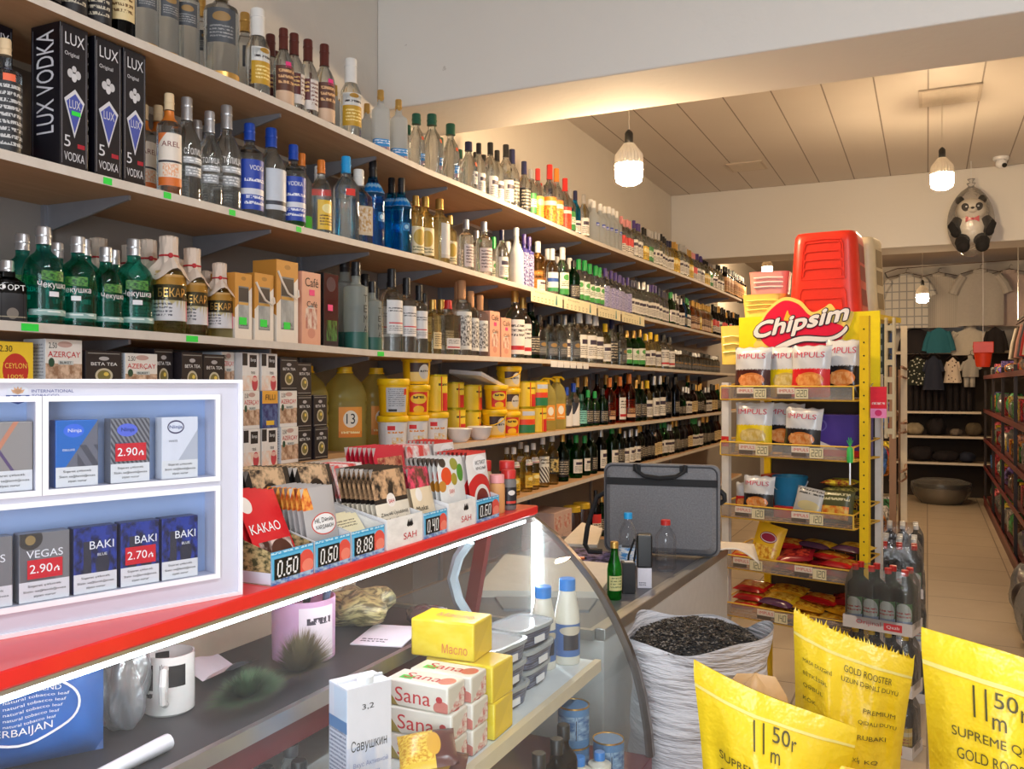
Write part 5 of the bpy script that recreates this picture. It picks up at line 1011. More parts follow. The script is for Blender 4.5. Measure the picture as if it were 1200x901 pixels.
# ================================================================== boxes and tubs on the wall shelves
def shelf_box(name, label, shelf, Y0, Y1, X, h, d, mats, texts=(), rotz=pi/2, z=None, group=None, cat='box', bevel=.0015, side=()):
    """carton on a wall shelf: front towards the shop (+X), from Y0 to Y1"""
    w = Y1-Y0; t = thing(name, label, cat, (X-d/2, (Y0+Y1)/2, (shz(shelf, (Y0+Y1)/2) if z is None else z)+.0004), rotz, group)
    cart(w, d, h, 1, 2, 3).build('carton', mats, t, smooth=False, bevel=bevel)
    if texts:
        mb = MB(); ms = []
        for s, x0, x1, z0, z1, m in texts:
            if m not in ms: ms.append(m)
            mb.text(s, lambda a, b: (a, -d/2-.0009, b), (x0*w, x1*w, z0*h, z1*h), ms.index(m))
        for s, y0, y1, z0, z1, m in side:      # upright lettering on the near side
            if m not in ms: ms.append(m)
            mb.text(s, lambda a, b: (-w/2-.0009, b, a), (z0*h, z1*h, y0*d, y1*d), ms.index(m))
        mb.build('lettering', ms, t, smooth=False)
    return t
LUXF = art('black_gift_front', (15, 12, 22), (('r', .06, .075, .03, .97, (150, 150, 160)), ('r', .925, .94, .03, .97, (150, 150, 160)), ('e', .5, .70, .08, .022, (196, 196, 200)), ('e', .36, .665, .10, .03, (196, 196, 200)), ('e', .64, .665, .10, .03, (196, 196, 200)), ('e', .5, .64, .09, .03, (210, 210, 214)), ('r', .62, .88, .155, .185, (170, 30, 50))), .3)
LUXS = art('black_gift_side', (13, 11, 20), (('r', .06, .075, .03, .97, (120, 120, 130)),), .3); LUXB = mat('black_gift_card', (13, 11, 20), .3); KITE = mat('kite_blue', (70, 84, 170), .35); LINK = mat('silver_ink', (214, 214, 220), .4)
for i, (y0, y1, x, h, lab) in enumerate(((1.405, 1.475, -2.06, .350, 'tall black vodka gift box half hidden behind the printed bottle'), (1.497, 1.577, -1.918, .356, 'tall black vodka gift box, biggest of the row with green price mark'),
                              (1.597, 1.680, -1.918, .356, 'tall black vodka gift box standing in the middle of three'), (1.686, 1.760, -1.918, .356, 'tall black vodka gift box next to the orange-white bottles'))):
    t = shelf_box('gift_box', lab, 'S2', y0, y1, x, h, .105, [LUXB, LUXF, LUXB, LUXS], [('LUX', -.33, .36, .86, .94, LINK), ('Original', -.34, .16, .775, .81, LINK), ('5', -.36, -.14, .15, .23, LINK), ('VODKA', -.36, .36, .055, .115, LINK)], group='black vodka gift boxes', side=[('LUX VODKA', -.30, .30, .24, .95, LINK)])
    w = y1-y0; k = MB(); P = lambda s: [(0, .30-.14*0+(.16-.5)*0+.0)]
    for s, yy, mi in ((1.0, -.0537, 0), (.80, -.0545, 1)):
        cz_ = .40*h; k.prism([(0, cz_-.18*h*s), (.36*w*s, cz_+.08*h*s), (.02*w, cz_+.16*h*s), (-.36*w*s, cz_+.08*h*s)], yy, yy+.0006, mi)
    k.text('LUX', lambda a, b: (a, -.0552, b), (-.2*w, .2*w, .42*h, .48*h), 0)
    if i == 1: k.prism([(-.12*w, .375*h), (.2*w, .375*h), (.2*w, .405*h), (-.12*w, .405*h)], -.0556, -.055, 2)
    k.build('kite_emblem', [LINK, KITE, mat('neon_green_sticker', (40, 220, 70), .5)], t, smooth=False)
NEON = mat('neon_green_sticker', (40, 220, 70), .5); PINKST = mat('pink_price_sticker', (236, 60, 130), .5)
ORB = art('orange_gift_front', (232, 224, 212), (('d', .35, -1, -.46, (206, 146, 62)), ('r', .20, .80, .16, .80, (120, 122, 124)), ('n', .22, .78, .18, .52, (150, 154, 154), (176, 180, 180), 3), ('r', .22, .78, .52, .56, (206, 160, 84)), ('r', .22, .78, .57, .78, (58, 54, 54)), ('e', .5, .92, .14, .03, (170, 120, 50))), .4)
ORS = art('orange_gift_side', (222, 214, 202), (('d', -.2, -1, -.52, (190, 132, 54)),), .45); ORT = mat('orange_card', (206, 146, 62), .45); ROPE = mat('cream_rope', (226, 214, 200), .8)
for y0, y1, h, lab in ((2.110, 2.186, .205, 'orange and white windowed gift box, smallest of three'), (2.198, 2.288, .215, 'orange and white windowed gift box in the middle with rope handle'), (2.302, 2.412, .272, 'tall orange and white windowed gift box with draped rope handle')):
    t = shelf_box('bottle_gift_box', lab, 'S3', y0, y1, -1.925, h, .10, [ORT, ORB, ORT, ORS], [('GREEN', -.2, .2, .20, .25, mat('dark_green_print', (50, 80, 60), .5))], group='orange windowed gift boxes'); w = y1-y0
    MB().box(-.02, .012, -.0514, -.0504, .045, .068).build('green_sticker', [NEON], t, smooth=False)
    if w > .08: MB().tube([(-.45*w, -.052, .86*h), (-.36*w, -.060, .74*h), (-.1*w, -.062, .60*h), (.25*w, -.062, .545*h), (.42*w, -.060, .58*h), (.45*w, -.054, .66*h)], .0035, 7).build('rope_handle', [ROPE], t)
CAF = art('pink_gift_front', (222, 166, 140), (('e', .48, .38, .30, .17, (206, 196, 190)), ('n', .2, .8, .22, .5, (180, 110, 96), (226, 206, 190), 5), ('e', .5, .16, .2, .07, (206, 140, 120))), .45); CAS = mat('pink_card', (220, 164, 138), .5)
def cafe(y0, y1, h, X, lab):
    t = shelf_box('bottle_gift_box', lab, 'S3', y0, y1, X, h, .09, [CAS, CAF, CAS, CAS], [('Café', -.34, .36, .80, .92, INK), ('Café', -.25, .30, .52, .60, INK)], group='pink gift boxes on the third shelf')
    MB().box(-.012, .016, -.0464, -.0454, h*.68, h*.76).build('pink_sticker', [PINKST], t, smooth=False)
cafe(2.432, 2.535, .250, -1.925, 'pink gift box with black script beside the roped box'); cafe(3.885, 3.995, .225, -1.935, 'pink gift box among paper-wrapped bottles, left of two'); cafe(4.012, 4.13, .20, -1.935, 'pink gift box among paper-wrapped bottles, right of two')
t = thing('bottle_gift_box', 'black clear-fronted gift box with green leaf beside the pink box', 'box', (-1.975, 2.602, shz('S3', 2.6)+.0004), pi/2)
cart(.088, .09, .262, 1).build('carton', [mat('black_gloss_card', (24, 26, 28), .2), art('black_leaf_front', (30, 34, 34), (('n', .2, .9, .08, .36, (30, 60, 34), (70, 130, 60), 5), ('r', .2, .85, .56, .64, (20, 20, 22)), ('e', .5, .85, .3, .1, (70, 76, 78))), .15)], t, smooth=False, bevel=.002)
MB().box(-.02, .008, -.0464, -.0454, .128, .150).build('pink_sticker', [PINKST], t, smooth=False)
# tea cartons
TEA = {'azer': ([mat('azer_side', (222, 226, 232), .5), art('azer_front', (230, 224, 216), (('n', 0, 1, .10, .52, (150, 112, 86), (216, 186, 160), 4), ('r', 0, 1, .0, .10, (226, 222, 220)), ('e', .16, .54, .08, .09, (40, 76, 56)), ('r', .34, .76, .50, .58, (200, 206, 204)), ('e', .52, .90, .2, .06, (196, 160, 150))), .4), mat('azer_top', (226, 226, 226), .5), art('azer_sd', (216, 222, 230), (('t', .1, .9, .1, .9, 12, (150, 160, 176)),), .5)], [('AZERÇAY', -.44, .44, .62, .76, REDINK), ('2.50', -.42, -.2, .82, .93, INK), ('BUKET', -.12, .2, .515, .565, INK)]),
       'beta': ([mat('beta_side', (40, 34, 38), .4), art('beta_front', (34, 28, 32), (('r', .06, .94, .92, .94, (150, 146, 140)), ('r', .06, .94, .06, .08, (150, 146, 140)), ('e', .5, .36, .24, .19, (196, 186, 160)), ('e', .5, .36, .18, .14, (120, 110, 60)), ('e', .56, .40, .07, .05, (226, 196, 90)), ('e', .5, .80, .14, .05, (180, 176, 176))), .4), mat('beta_top', (44, 38, 42), .4), mat('beta_side', (40, 34, 38), .4)], [('BETA TEA', -.36, .36, .62, .70, WINK)]),
       'cey': ([mat('cey_side', (226, 180, 40), .5), art('ceylon_front', (240, 200, 50), (('e', .5, .45, .36, .32, (196, 50, 40)), ('r', .16, .84, .3, .6, (196, 50, 40))), .4), mat('cey_side', (226, 180, 40), .5), mat('cey_side', (226, 180, 40), .5)], [('CEYLON', -.30, .30, .48, .58, mat('gold_ink', (246, 206, 90), .4)), ('100%', -.22, .22, .28, .36, mat('gold_ink', (246, 206, 90), .4)), ('2.30', -.45, -.1, .80, .92, INK)]),
       'filli': ([mat('filli_side', (80, 110, 150), .5), art('filli_front', (58, 58, 116), (('r', 0, 1, .66, 1, (234, 170, 66)), ('n', 0, 1, .0, .62, (46, 50, 110), (90, 110, 160), 4), ('r', .25, .75, .08, .2, (236, 190, 60))), .4), mat('filli_top', (230, 166, 64), .5), mat('filli_side', (80, 110, 150), .5)], [('FILLI', -.3, .3, .76, .90, INK)]),
       'berg': ([mat('berg_side', (220, 216, 214), .5), art('berg_front', (232, 228, 224), (('r', .0, .30, .66, .98, (40, 36, 40)), ('r', .42, .86, .62, .94, (36, 30, 34)), ('n', 0, 1, .0, .40, (232, 200, 180), (232, 226, 220), 3), ('e', .74, .2, .18, .2, (196, 70, 80)), ('e', .74, .30, .16, .06, (226, 180, 170))), .4), mat('berg_side', (220, 216, 214), .5), mat('berg_side', (220, 216, 214), .5)], [('Berqa', -.02, .3, .74, .86, WINK), ('tea', .0, .24, .44, .52, INK)])}
TEAN = {'azer': 'white and brown tea carton', 'beta': 'black tea carton with round emblem', 'cey': 'yellow tea carton with red crest', 'filli': 'orange and navy tea carton', 'berg': 'white tea carton with a tea glass'}
def tea_col(y0, y1, kinds, place, X=-1.93, h=.1205, d=.08):
    z = shz('S4', (y0+y1)/2); n = len(kinds)
    for i, k in enumerate(kinds):
        ms, tx = TEA[k]; hh = h[i] if isinstance(h, tuple) else h
        lab = '%s, %s in stack %s' % (TEAN[k], ('bottom' if i == 0 else 'top' if i == n-1 else 'middle'), place)
        shelf_box('tea_carton', lab, 'S4', y0+.002, y1-.002, X+random.uniform(-.006, .004), hh, d, ms, tx, pi/2, z, 'tea cartons on the fourth shelf'); z += hh+.0006
tea_col(1.345, 1.44, ['azer', 'azer', 'cey'], 'left of the others behind the panel'); tea_col(1.465, 1.572, ['beta', 'azer', 'azer'], 'second from left', h=.124); tea_col(1.578, 1.694, ['azer', 'azer', 'beta'], 'third from left', h=(.124, .124, .10))
tea_col(1.702, 1.815, ['beta', 'azer', 'azer'], 'fourth from left', h=.115); tea_col(1.822, 1.895, ['beta', 'beta', 'beta'], 'fifth from left', X=-1.96); tea_col(1.90, 1.985, ['azer', 'beta', 'beta'], 'sixth from left', h=.118)
tea_col(1.992, 2.085, ['azer', 'beta', 'beta'], 'ending at the panel edge', X=-1.94, h=.117); tea_col(2.09, 2.148, ['azer', 'azer', 'azer'], 'half hidden by the panel edge', X=-1.96)
tea_col(2.152, 2.232, ['berg', 'azer', 'berg'], 'just right of the panel'); tea_col(2.238, 2.318, ['berg', 'filli', 'berg'], 'with the orange-topped carton')
tea_col(2.326, 2.418, ['azer', 'azer', 'beta'], 'before the two black stacks', h=(.1205, .1205, .108)); tea_col(2.424, 2.505, ['beta', 'beta', 'beta'], 'before the oil jugs', X=-1.935, h=.112); tea_col(2.510, 2.590, ['beta', 'beta'], 'beside the oil jug', X=-1.935, h=.112)
# oil jugs, buckets, tins
OILG = glass('cooking_oil', (.98, .93, .50), body=.15, frost=(.32, (.95, .84, .30)))
def jug(u, X, label, h=.335, r=.082, lab13=True, handle=False):
    q = pX(u, 480, X); t = thing('oil_jug', label, 'oil jug', (X, q.y, shz('S4', q.y)+.0004), radians(-38), 'yellow-capped oil jugs')
    pr = [(.92*r, 0), (r, .015), (r, .30*h), (.955*r, .33*h), (r, .36*h), (r, .42*h), (.955*r, .45*h), (r, .48*h), (r, .54*h), (.955*r, .57*h), (r, .60*h), (.98*r, .68*h), (.80*r, .80*h), (.42*r, .90*h), (.34*r, .92*h)]
    MB().lathe(pr, 28, 0, p=3).build('jug_body', [OILG], t, ang=60)
    c = .36*r; MB().lathe([(c*1.15, .92*h), (c*1.15, .935*h), (c, .94*h), (c, .995*h), (c*.9, h), (0, h)], 22).build('cap', [CAP['yellow']], t)
    if handle: MB().tube([(0, -c, .95*h), (.0, -c-.02, .985*h), (0, -.02, 1.02*h), (0, .03, 1.015*h), (0, c+.03, .97*h)], .006, 7).build('handle', [CAP['yellow']], t)
    s = MB().grid(lambda u_, v: ((r*superr((u_-.5)*1.1, 3)+.001)*cos((u_-.5)*1.1), (r*superr((u_-.5)*1.1, 3)+.001)*sin((u_-.5)*1.1), h*(.16+.36*v) if lab13 else h*(.2+.3*v)), 10, 1)
    s.build('label', [art('oil_label', (232, 152, 60), (('e', .5, .60, .32, .28, (236, 228, 214)), ('r', .0, 1, 0, .2, (222, 130, 40)), ('t', .1, .9, .05, .2, 1, (246, 220, 160))), .4)], t)
    if lab13:
        g = MB(); P = lambda a, b: ((r*superr(a/r, 3)+.002)*cos(a/r), (r*superr(a/r, 3)+.002)*sin(a/r), b); g.text('13', P, (-.017, .017, h*.32, h*.44)); g.build('price_lettering', [INK], t, smooth=False)
    return t
jug(404, -2.135, 'large yellow-capped oil jug marked 13 beside the tea cartons'); jug(441, -2.135, 'large yellow-capped oil jug marked 13 beside the buckets'); jug(358, -2.165, 'large oil jug standing behind the black tea cartons', lab13=False)
jug(640.5, -1.975, 'slim oil jug with yellow handle, left of two by the bottles', h=.29, r=.050, lab13=False, handle=True); jug(652.5, -1.975, 'slim oil jug with yellow handle, right of two by the bottles', h=.30, r=.050, lab13=False, handle=True)
YT = mat('yellow_tub_plastic', (244, 192, 22), .35); YL = mat('yellow_lid_plastic', (248, 200, 24), .35)
BKL = {'red': LB((214, 44, 36), ('e', .5, .66, .44, .26, (240, 200, 60)), ('t', .2, .8, .55, .8, 1, (60, 50, 30)), ('e', .5, .12, .3, .2, (240, 190, 40))), 'wht': LB((226, 224, 226), ('r', .1, .45, .72, .92, (214, 40, 44)), ('t', .1, .9, .5, .66, 1, (226, 140, 40)), ('n', .3, .9, .0, .4, (226, 180, 90), (226, 224, 220), 5)), 'brn': LB((70, 46, 40), ('r', 0, 1, 0, .5, (240, 206, 120)), ('e', .74, .52, .3, .4, (206, 200, 190)), ('t', .5, .95, .4, .6, 1, (40, 40, 44))), 'gry': LB((196, 198, 204), ('t', .1, .9, .2, .95, 9, (130, 132, 140)), ('r', .1, .5, .02, .12, (40, 40, 44)), ('r', .84, 1, .7, .95, (214, 60, 44)))}
def bucket(u, lv, label, lab, r=.062, h=.135, white=False, X=-1.985, rotz=-.75, handle=False, tilt=0):
    q = pX(u, 480, X); z = shz('S4', q.y)+.0004 if lv is None else lv
    t = thing('yellow_tub', label, 'tub', (X, q.y, z), rotz, 'yellow lidded tubs on the fourth shelf', rot=(tilt, tilt*.4, rotz))
    MB().lathe([(r*.86, 0), (r*.88, .003), (r*.97, h*.84)], 28).build('tub_body', [mat('white_tub_plastic', (222, 222, 226), .35) if white else YT], t)
    MB().lathe([(r*1.02, h*.82), (r*1.05, h*.84), (r*1.05, h*.965), (r*1.0, h), (r*.9, h*.985), (0, h*.985)], 28).build('lid', [YL], t)
    def f(u_, v):
        a = (u_-.5)*1.5; zz = h*(.10+.66*v); rr = r*(.88+.09*zz/(h*.84))+.001; return (rr*cos(a), rr*sin(a), zz)
    MB().grid(f, 12, 2).build('label', [BKL[lab]], t)
    if handle: MB().tube([(r*1.0*cos(a), r*1.0*sin(a)*1.0, h*(.80-.36*sin((a+2.3)/3.2*pi))) for a in [(-2.3+i*.32) for i in range(11)]], .0025, 6).build('handle', [YL], t)
    return z+h+.001
TINF = LB((232, 196, 40), ('r', .60, .92, 0, .52, (208, 40, 40)), ('e', .66, .74, .28, .2, (236, 206, 60)), ('t', .45, .9, .66, .8, 1, (60, 50, 30)), ('r', .54, .58, 0, 1, (214, 60, 40))); TING = LB((236, 190, 50), ('r', 0, 1, .34, .56, (226, 70, 40)), ('r', 0, 1, 0, .34, (40, 120, 76)), ('r', .3, .9, .72, .9, (196, 206, 220)))
TINM = mat('yellow_tin_metal', (206, 190, 40), .25, .5)
def tin(u, lv, label, lab=None, r=.056, h=.135, X=-1.985, lidm=None, rotz=-.7):
    q = pX(u, 480, X); z = shz('S4', q.y)+.0004 if lv is None else lv
    t = thing('food_tin', label, 'tin', (X, q.y, z), rotz, 'yellow food tins on the fourth shelf')
    MB().lathe([(r*.99, 0), (r, .003), (r, h-.006), (r*1.02, h-.004), (r*1.02, h), (r*.95, h-.001), (r*.94, h-.004), (0, h-.004)], 28).build('tin_body', [TINM], t)
    MB().grid(lambda u_, v: ((r+.0008)*cos((u_-.5)*2.6), (r+.0008)*sin((u_-.5)*2.6), h*(.03+.92*v)), 16, 1).build('label', [lab or TINF], t)
    return z+h+.001
z = bucket(460, None, 'white tub with yellow lid under the plain yellow bucket', 'wht', white=True, h=.136); bucket(461, z, 'yellow bucket with grey text label, nearest the oil jugs', 'gry', r=.064, h=.150)
z = bucket(485, None, 'white tub with yellow lid at the bottom of the tallest stack', 'wht', white=True, h=.134); z = bucket(487, z, 'yellow tub with red label in the middle of the tallest stack', 'red', r=.060, h=.128); bucket(488, z+.002, 'small yellow bucket with brown label topping the tallest stack', 'brn', r=.062, h=.118)
z = bucket(509, None, 'white tub with yellow lid under the tall yellow tin', 'wht', white=True, h=.142); tin(511, z, 'tall yellow tin on the white tub with yellow lid', h=.165, r=.050)
z = tin(532, None, 'yellow tin at the shelf edge behind the white bowl', h=.150, r=.055, X=-2.075); tin(532, z, 'yellow tin stacked behind the white tray, left one', h=.125, r=.048, X=-2.075)
z = tin(551, None, 'shiny yellow tin below the tilted white tray', h=.135, r=.054, rotz=-.2, X=-2.075); z2 = tin(551, z, 'shiny yellow tin carrying the tilted white tray', h=.128, r=.058, rotz=-.4, X=-2.075)
t = thing('white_tray', 'white tray lying tilted on top of the yellow tins', 'tray', pX(560, 480, -2.06)+Vector((0, 0, 0)), 0, None, rot=(radians(-13), radians(4), 0)); t.location.z = z2+.016
MB().box(-.09, .09, -.15, .15, 0, .006).build('tray_base', [WHITE], t, smooth=False, bevel=.003); g = MB()
for a in ((-.09, -.084, -.15, .15), (.084, .09, -.15, .15), (-.084, .084, -.15, -.144), (-.084, .084, .144, .15)): g.box(*a, .0063, .020)
g.build('tray_rim', [WHITE], t, smooth=False)
z = bucket(579, None, 'yellow bucket with wire handle at the bottom, right of the tins', 'brn', r=.064, h=.140, handle=True); bucket(581, z, 'yellow tub with red label beside the tilted white tray', 'red', r=.060, h=.122)
z = bucket(596, None, 'yellow tub with red label, bottom of the three-tub stack', 'red', r=.060, h=.124); z = bucket(596, z, 'yellow tub with brown label, middle of the three-tub stack', 'brn', r=.061, h=.118); bucket(596.5, z, 'yellow tub with brown label, top of the three-tub stack', 'brn', r=.064, h=.115, handle=True)
z = tin(613.5, None, 'green and red banded tin, lower one next to the three-tub stack', TING, h=.140, r=.062); tin(614, z, 'yellow tin with red stripe over the green-banded tin', h=.140, r=.062)
z = tin(629, None, 'yellow and red tin, lower one next to the oil jugs', h=.142, r=.054, X=-1.96); tin(630.5, z, 'green and red banded tin, upper one next to the oil jugs', TING, h=.140, r=.054, X=-1.96)
for u, lab, dx in ((538, 'white lidded plastic bowl at the shelf edge, left of two', 0), (562, 'white lidded plastic bowl at the shelf edge, right of two', 0)):
    q = pX(u, 512, -1.975+.10)
    t = thing('white_bowl', lab, 'bowl', (-1.875-.085, 0, 0), 0, 'white bowls on the fourth shelf'); y = pX(u, 512, -1.96).y; t.location = (-1.96, y, shz('S4', y)+.0004)
    MB().lathe([(.035, 0), (.05, .02), (.058, .055), (.062, .06), (.058, .064), (0, .066)], 26).build('bowl_body', [WHITE], t)
# price strips, tags and stickers on the shelf edges
def edge_strip(shelf, u0, u1, h, label, seed):
    y0, y1 = pX(u0, 340, SHX).y, pX(u1, 340, SHX).y; zz = (lin(SH[shelf], y0)+lin(SH[shelf], y1))/2; o = thing('price_strip', label, 'price strip', (SHX+.0012, (y0+y1)/2, zz), 0, 'paper price strips on the second shelf')
    sl = (lin(SH[shelf], y1)-lin(SH[shelf], y0))/(y1-y0)
    w = y1-y0; P = lambda a, b: (.0, a, b+sl*a); g = MB()
    g.add([(0, -w/2, -h*.72-sl*w/2), (0, w/2, -h*.72+sl*w/2), (0, w/2, h*.28+sl*w/2), (0, -w/2, h*.28-sl*w/2), (.0006, -w/2, -h*.72-sl*w/2), (.0006, w/2, -h*.72+sl*w/2), (.0006, w/2, h*.28+sl*w/2), (.0006, -w/2, h*.28-sl*w/2)], [(4, 5, 6, 7), (0, 3, 2, 1), (0, 1, 5, 4), (3, 7, 6, 2)], 0)
    g.build('paper', [mat('yellowed_paper', (232, 222, 184), .6)], o, smooth=False); q = MB()
    for i in range(6):
        c = -w*.40+w*.115*i
        for a, b, e, f in ((-.30, .30, -.30, -.22), (-.30, .30, .22, .30), (-.30, -.22, -.22, .22), (.22, .30, -.22, .22)): q.add([(.001, c+a*h*.5, -h*.44+e*h*.5+sl*c), (.001, c+b*h*.5, -h*.44+e*h*.5+sl*c), (.001, c+b*h*.5, -h*.44+f*h*.5+sl*c), (.001, c+a*h*.5, -h*.44+f*h*.5+sl*c)], [(0, 1, 2, 3)], 0)
    q.text('Diqqət', lambda a, b: (.001, a, b+sl*a), (-w*.38, -w*.05, -.0*h, h*.14), 0)
    x = w*.26; q.add([(.001, x, -h*.6+sl*x), (.001, x+.03, -h*.6+sl*x), (.001, x+.02, h*.18+sl*x), (.001, x+.008, h*.18+sl*x)], [(0, 1, 2, 3)], 1); q.build('printing', [mat('olive_ink', (110, 104, 60), .6), mat('teal_print', (60, 130, 130), .6)], o, smooth=False)
for i, (a, b) in enumerate(((622, 659), (660.5, 699), (700.5, 727), (728.5, 755))): edge_strip('S2', a, b, .070, 'yellowed paper price strip on the second shelf edge, %s from left' % nth(i), i)
for i, u in enumerate((649, 656.5, 664, 671.5, 679, 686.5)):
    y = pX(u, 428, SHX).y; zz = lin(SH['S3'], y)
    o = MB().box(SHX+.0005, SHX+.002, y-.045, y+.045, zz-.018, zz+.016).build('price_tag', [WHITE], smooth=False); tag(o, 'small white price tag on the third shelf edge, %s from left' % nth(i), 'price tag', 'white price tags on the third shelf')
for sh_, us in (('S2', (126, 196, 272, 350)), ('S3', (35, 225, 446))):
    for i, u in enumerate(us):
        y = pX(u, 300, SHX).y; zz = lin(SH[sh_], y); w = .022 if sh_ == 'S3' else .013
        o = MB().box(SHX+.0004, SHX+.0014, y-w, y+w, zz+.002, zz+.019).build('price_sticker', [NEON], smooth=False); tag(o, 'neon green price sticker on the %s edge, %s from left' % (SHNAME[sh_], nth(i)), 'sticker', 'green stickers on shelf edges')
# cartons and yellow-lidded jars on the lowest shelf
for i, (u, z, lab) in enumerate(((650, 0, 'pinkish carton at the bottom by the low counter, left'), (661, 0, 'pinkish carton at the bottom by the low counter, right'), (651, .135, 'pinkish carton lying on the left carton of the lowest shelf'), (661.5, .135, 'pinkish carton lying on the right carton of the lowest shelf'))):
    y = pX(u, 600, -1.95).y; shelf_box('carton_box', lab, 'S6', y-.069, y+.069, -1.93, .133, .2, [mat('pinkish_card', (206, 180, 172), .6), art('pink_card_front', (206, 176, 168), (('n', .1, .9, .2, .8, (196, 120, 110), (214, 196, 186), 4),), .6), mat('pinkish_card', (206, 180, 172), .6), mat('pinkish_card', (206, 180, 172), .6)], z=shz('S6', y)+z, group='pinkish cartons on the lowest shelf')
for i, u in enumerate((681, 692)):
    q = pX(u, 600, -1.92); t = thing('jar', 'dark jar with yellow lid on lowest shelf, %s of two' % ('left', 'right')[i], 'jar', (-1.98, q.y, shz('S6', q.y)+.0004), 0, 'yellow-lidded jars')
    MB().lathe([(.05, 0), (.055, .006), (.055, .20), (.046, .225)], 24).build('jar_body', [mat('dark_jar', (50, 30, 26), .2)], t); MB().lathe([(.054, .2255), (.054, .255), (.05, .26), (0, .26)], 24).build('lid', [mat('mustard_lid', (206, 170, 40), .4)], t)
# ================================================================== the low counter with the laptop bag
LZ = .885
LCW = mat('low_counter_white', (206, 204, 202), .35); TRIMB = mat('brushed_aluminium', (176, 174, 170), .32, .85); DKTOP = mat('grey_counter_top', (92, 92, 98), .45)
lc = thing('low_counter', 'low white counter with aluminium rim beyond the glass case', 'counter', (-.778, 2.25, 0), radians(-2.2))
MB().box(-.72, -.004, 0, 1.36, .02, LZ-.02).build('body', [LCW], lc, smooth=False, bevel=.004)
MB().box(-.72, -.030, .01, 1.35, LZ-.0198, LZ).build('top', [DKTOP], lc, smooth=False)
MB().box(-.028, .0, 0, 1.36, LZ-.0195, LZ+.013).box(-.050, -.034, 0.0, 1.36, LZ-.0, LZ+.006).build('aluminium_rim', [TRIMB], lc, smooth=False, bevel=.003)
MB().box(-.72, -.0285, -.018, -.0005, LZ-.019, LZ+.010).build('end_rim', [TRIMB], lc, smooth=False)
def onlow(u, v, z=LZ): p = pZ(u, v, z); return (p.x, p.y, z+.0004)
# laptop bag
BAGM = mat('grey_melange_fabric', (122, 122, 126), .85, var=.35, scale=160, bump=.25, bscale=300); BAGD = mat('black_webbing', (20, 20, 24), .7, var=.2)
BL0, BR0 = Vector((-1.145, 3.285, LZ)), Vector((-.705, 3.345, LZ)); bw = (BR0-BL0).length
bg = thing('laptop_bag', 'grey fabric laptop bag with black stripe standing on the low counter', 'bag', (BL0+BR0)/2+Vector((0, 0, .0136)), atan2(BR0.y-BL0.y, BR0.x-BL0.x), None)
bh, bt = .345, .075
def rrect(w, h, r, n=6):
    out = []
    for cx_, cz_, a0 in ((w/2-r, r, -pi/2), (w/2-r, h-r, 0), (-w/2+r, h-r, pi/2), (-w/2+r, r, pi)):
        for i in range(n+1): a = a0+pi/2*i/n; out.append((cx_+r*cos(a), cz_+r*sin(a)))
    return out
mb = MB(); rings = [(0, .028), (.012, .012), (.022, .0), (bt-.022, .0), (bt-.012, .012), (bt, .028)]; vs_ = []; nR = None
for y, ins in rings:
    o = rrect(bw-2*ins, bh-2*ins, .030); nR = len(o); vs_ += [(a, y, b+ins) for a, b in o]
fs = [(j*nR+i, j*nR+(i+1) % nR, (j+1)*nR+(i+1) % nR, (j+1)*nR+i) for j in range(len(rings)-1) for i in range(nR)]
fs += [tuple(range(nR)), tuple((len(rings)-1)*nR+i for i in reversed(range(nR)))]
mb.add(vs_, fs); mb.build('bag_body', [BAGM], bg, ang=50)
MB().tube([(a, .016, b) for a, b in rrect(bw-.016, bh-.016, .028)] and [(a*.99, .013, b+.008) for a, b in rrect(bw-.016, bh-.016, .028)], .0035, 6, 0, True).build('piping', [mat('dark_grey_piping', (66, 68, 74), .8)], bg)
MB().box(-bw*.465, bw*.485, -.0022, .0008, bh*.765, bh*.845).build('black_stripe', [BAGD], bg, smooth=False)
mbh = MB(); hp = [(-.095, -.004, bh*1.0), (-.090, -.010, bh*.93), (-.06, -.013, bh*.875), (0, -.014, bh*.855), (.06, -.013, bh*.875), (.090, -.010, bh*.93), (.095, -.004, bh*1.0)]
mbh.tube(hp, .008, 8); MB.build(mbh, 'carry_handle', [BAGD], bg)
MB().box(-.104, -.074, -.005, -.0003, bh*.92, bh*.995).box(.074, .104, -.005, -.0003, bh*.92, bh*.995).build('handle_patch', [BAGD], bg, smooth=False)
MB().tube([(-bw/2+.002, .04, bh*.66), (-bw/2-.03, .03, bh*.60), (-bw/2-.045, .0, bh*.44), (-bw/2-.055, -.03, bh*.28), (-bw/2-.060, -.05, bh*.10), (-bw/2-.04, -.07, .012), (-bw/2+.01, -.06, .012)], .010, 6).build('shoulder_strap', [BAGD], bg)
MB().tube([(bw/2-.002, .04, bh*.72), (bw/2+.014, .035, bh*.68), (bw/2+.016, .035, bh*.62), (bw/2-.002, .04, bh*.58)], .010, 6).build('strap_tab', [BAGD], bg)
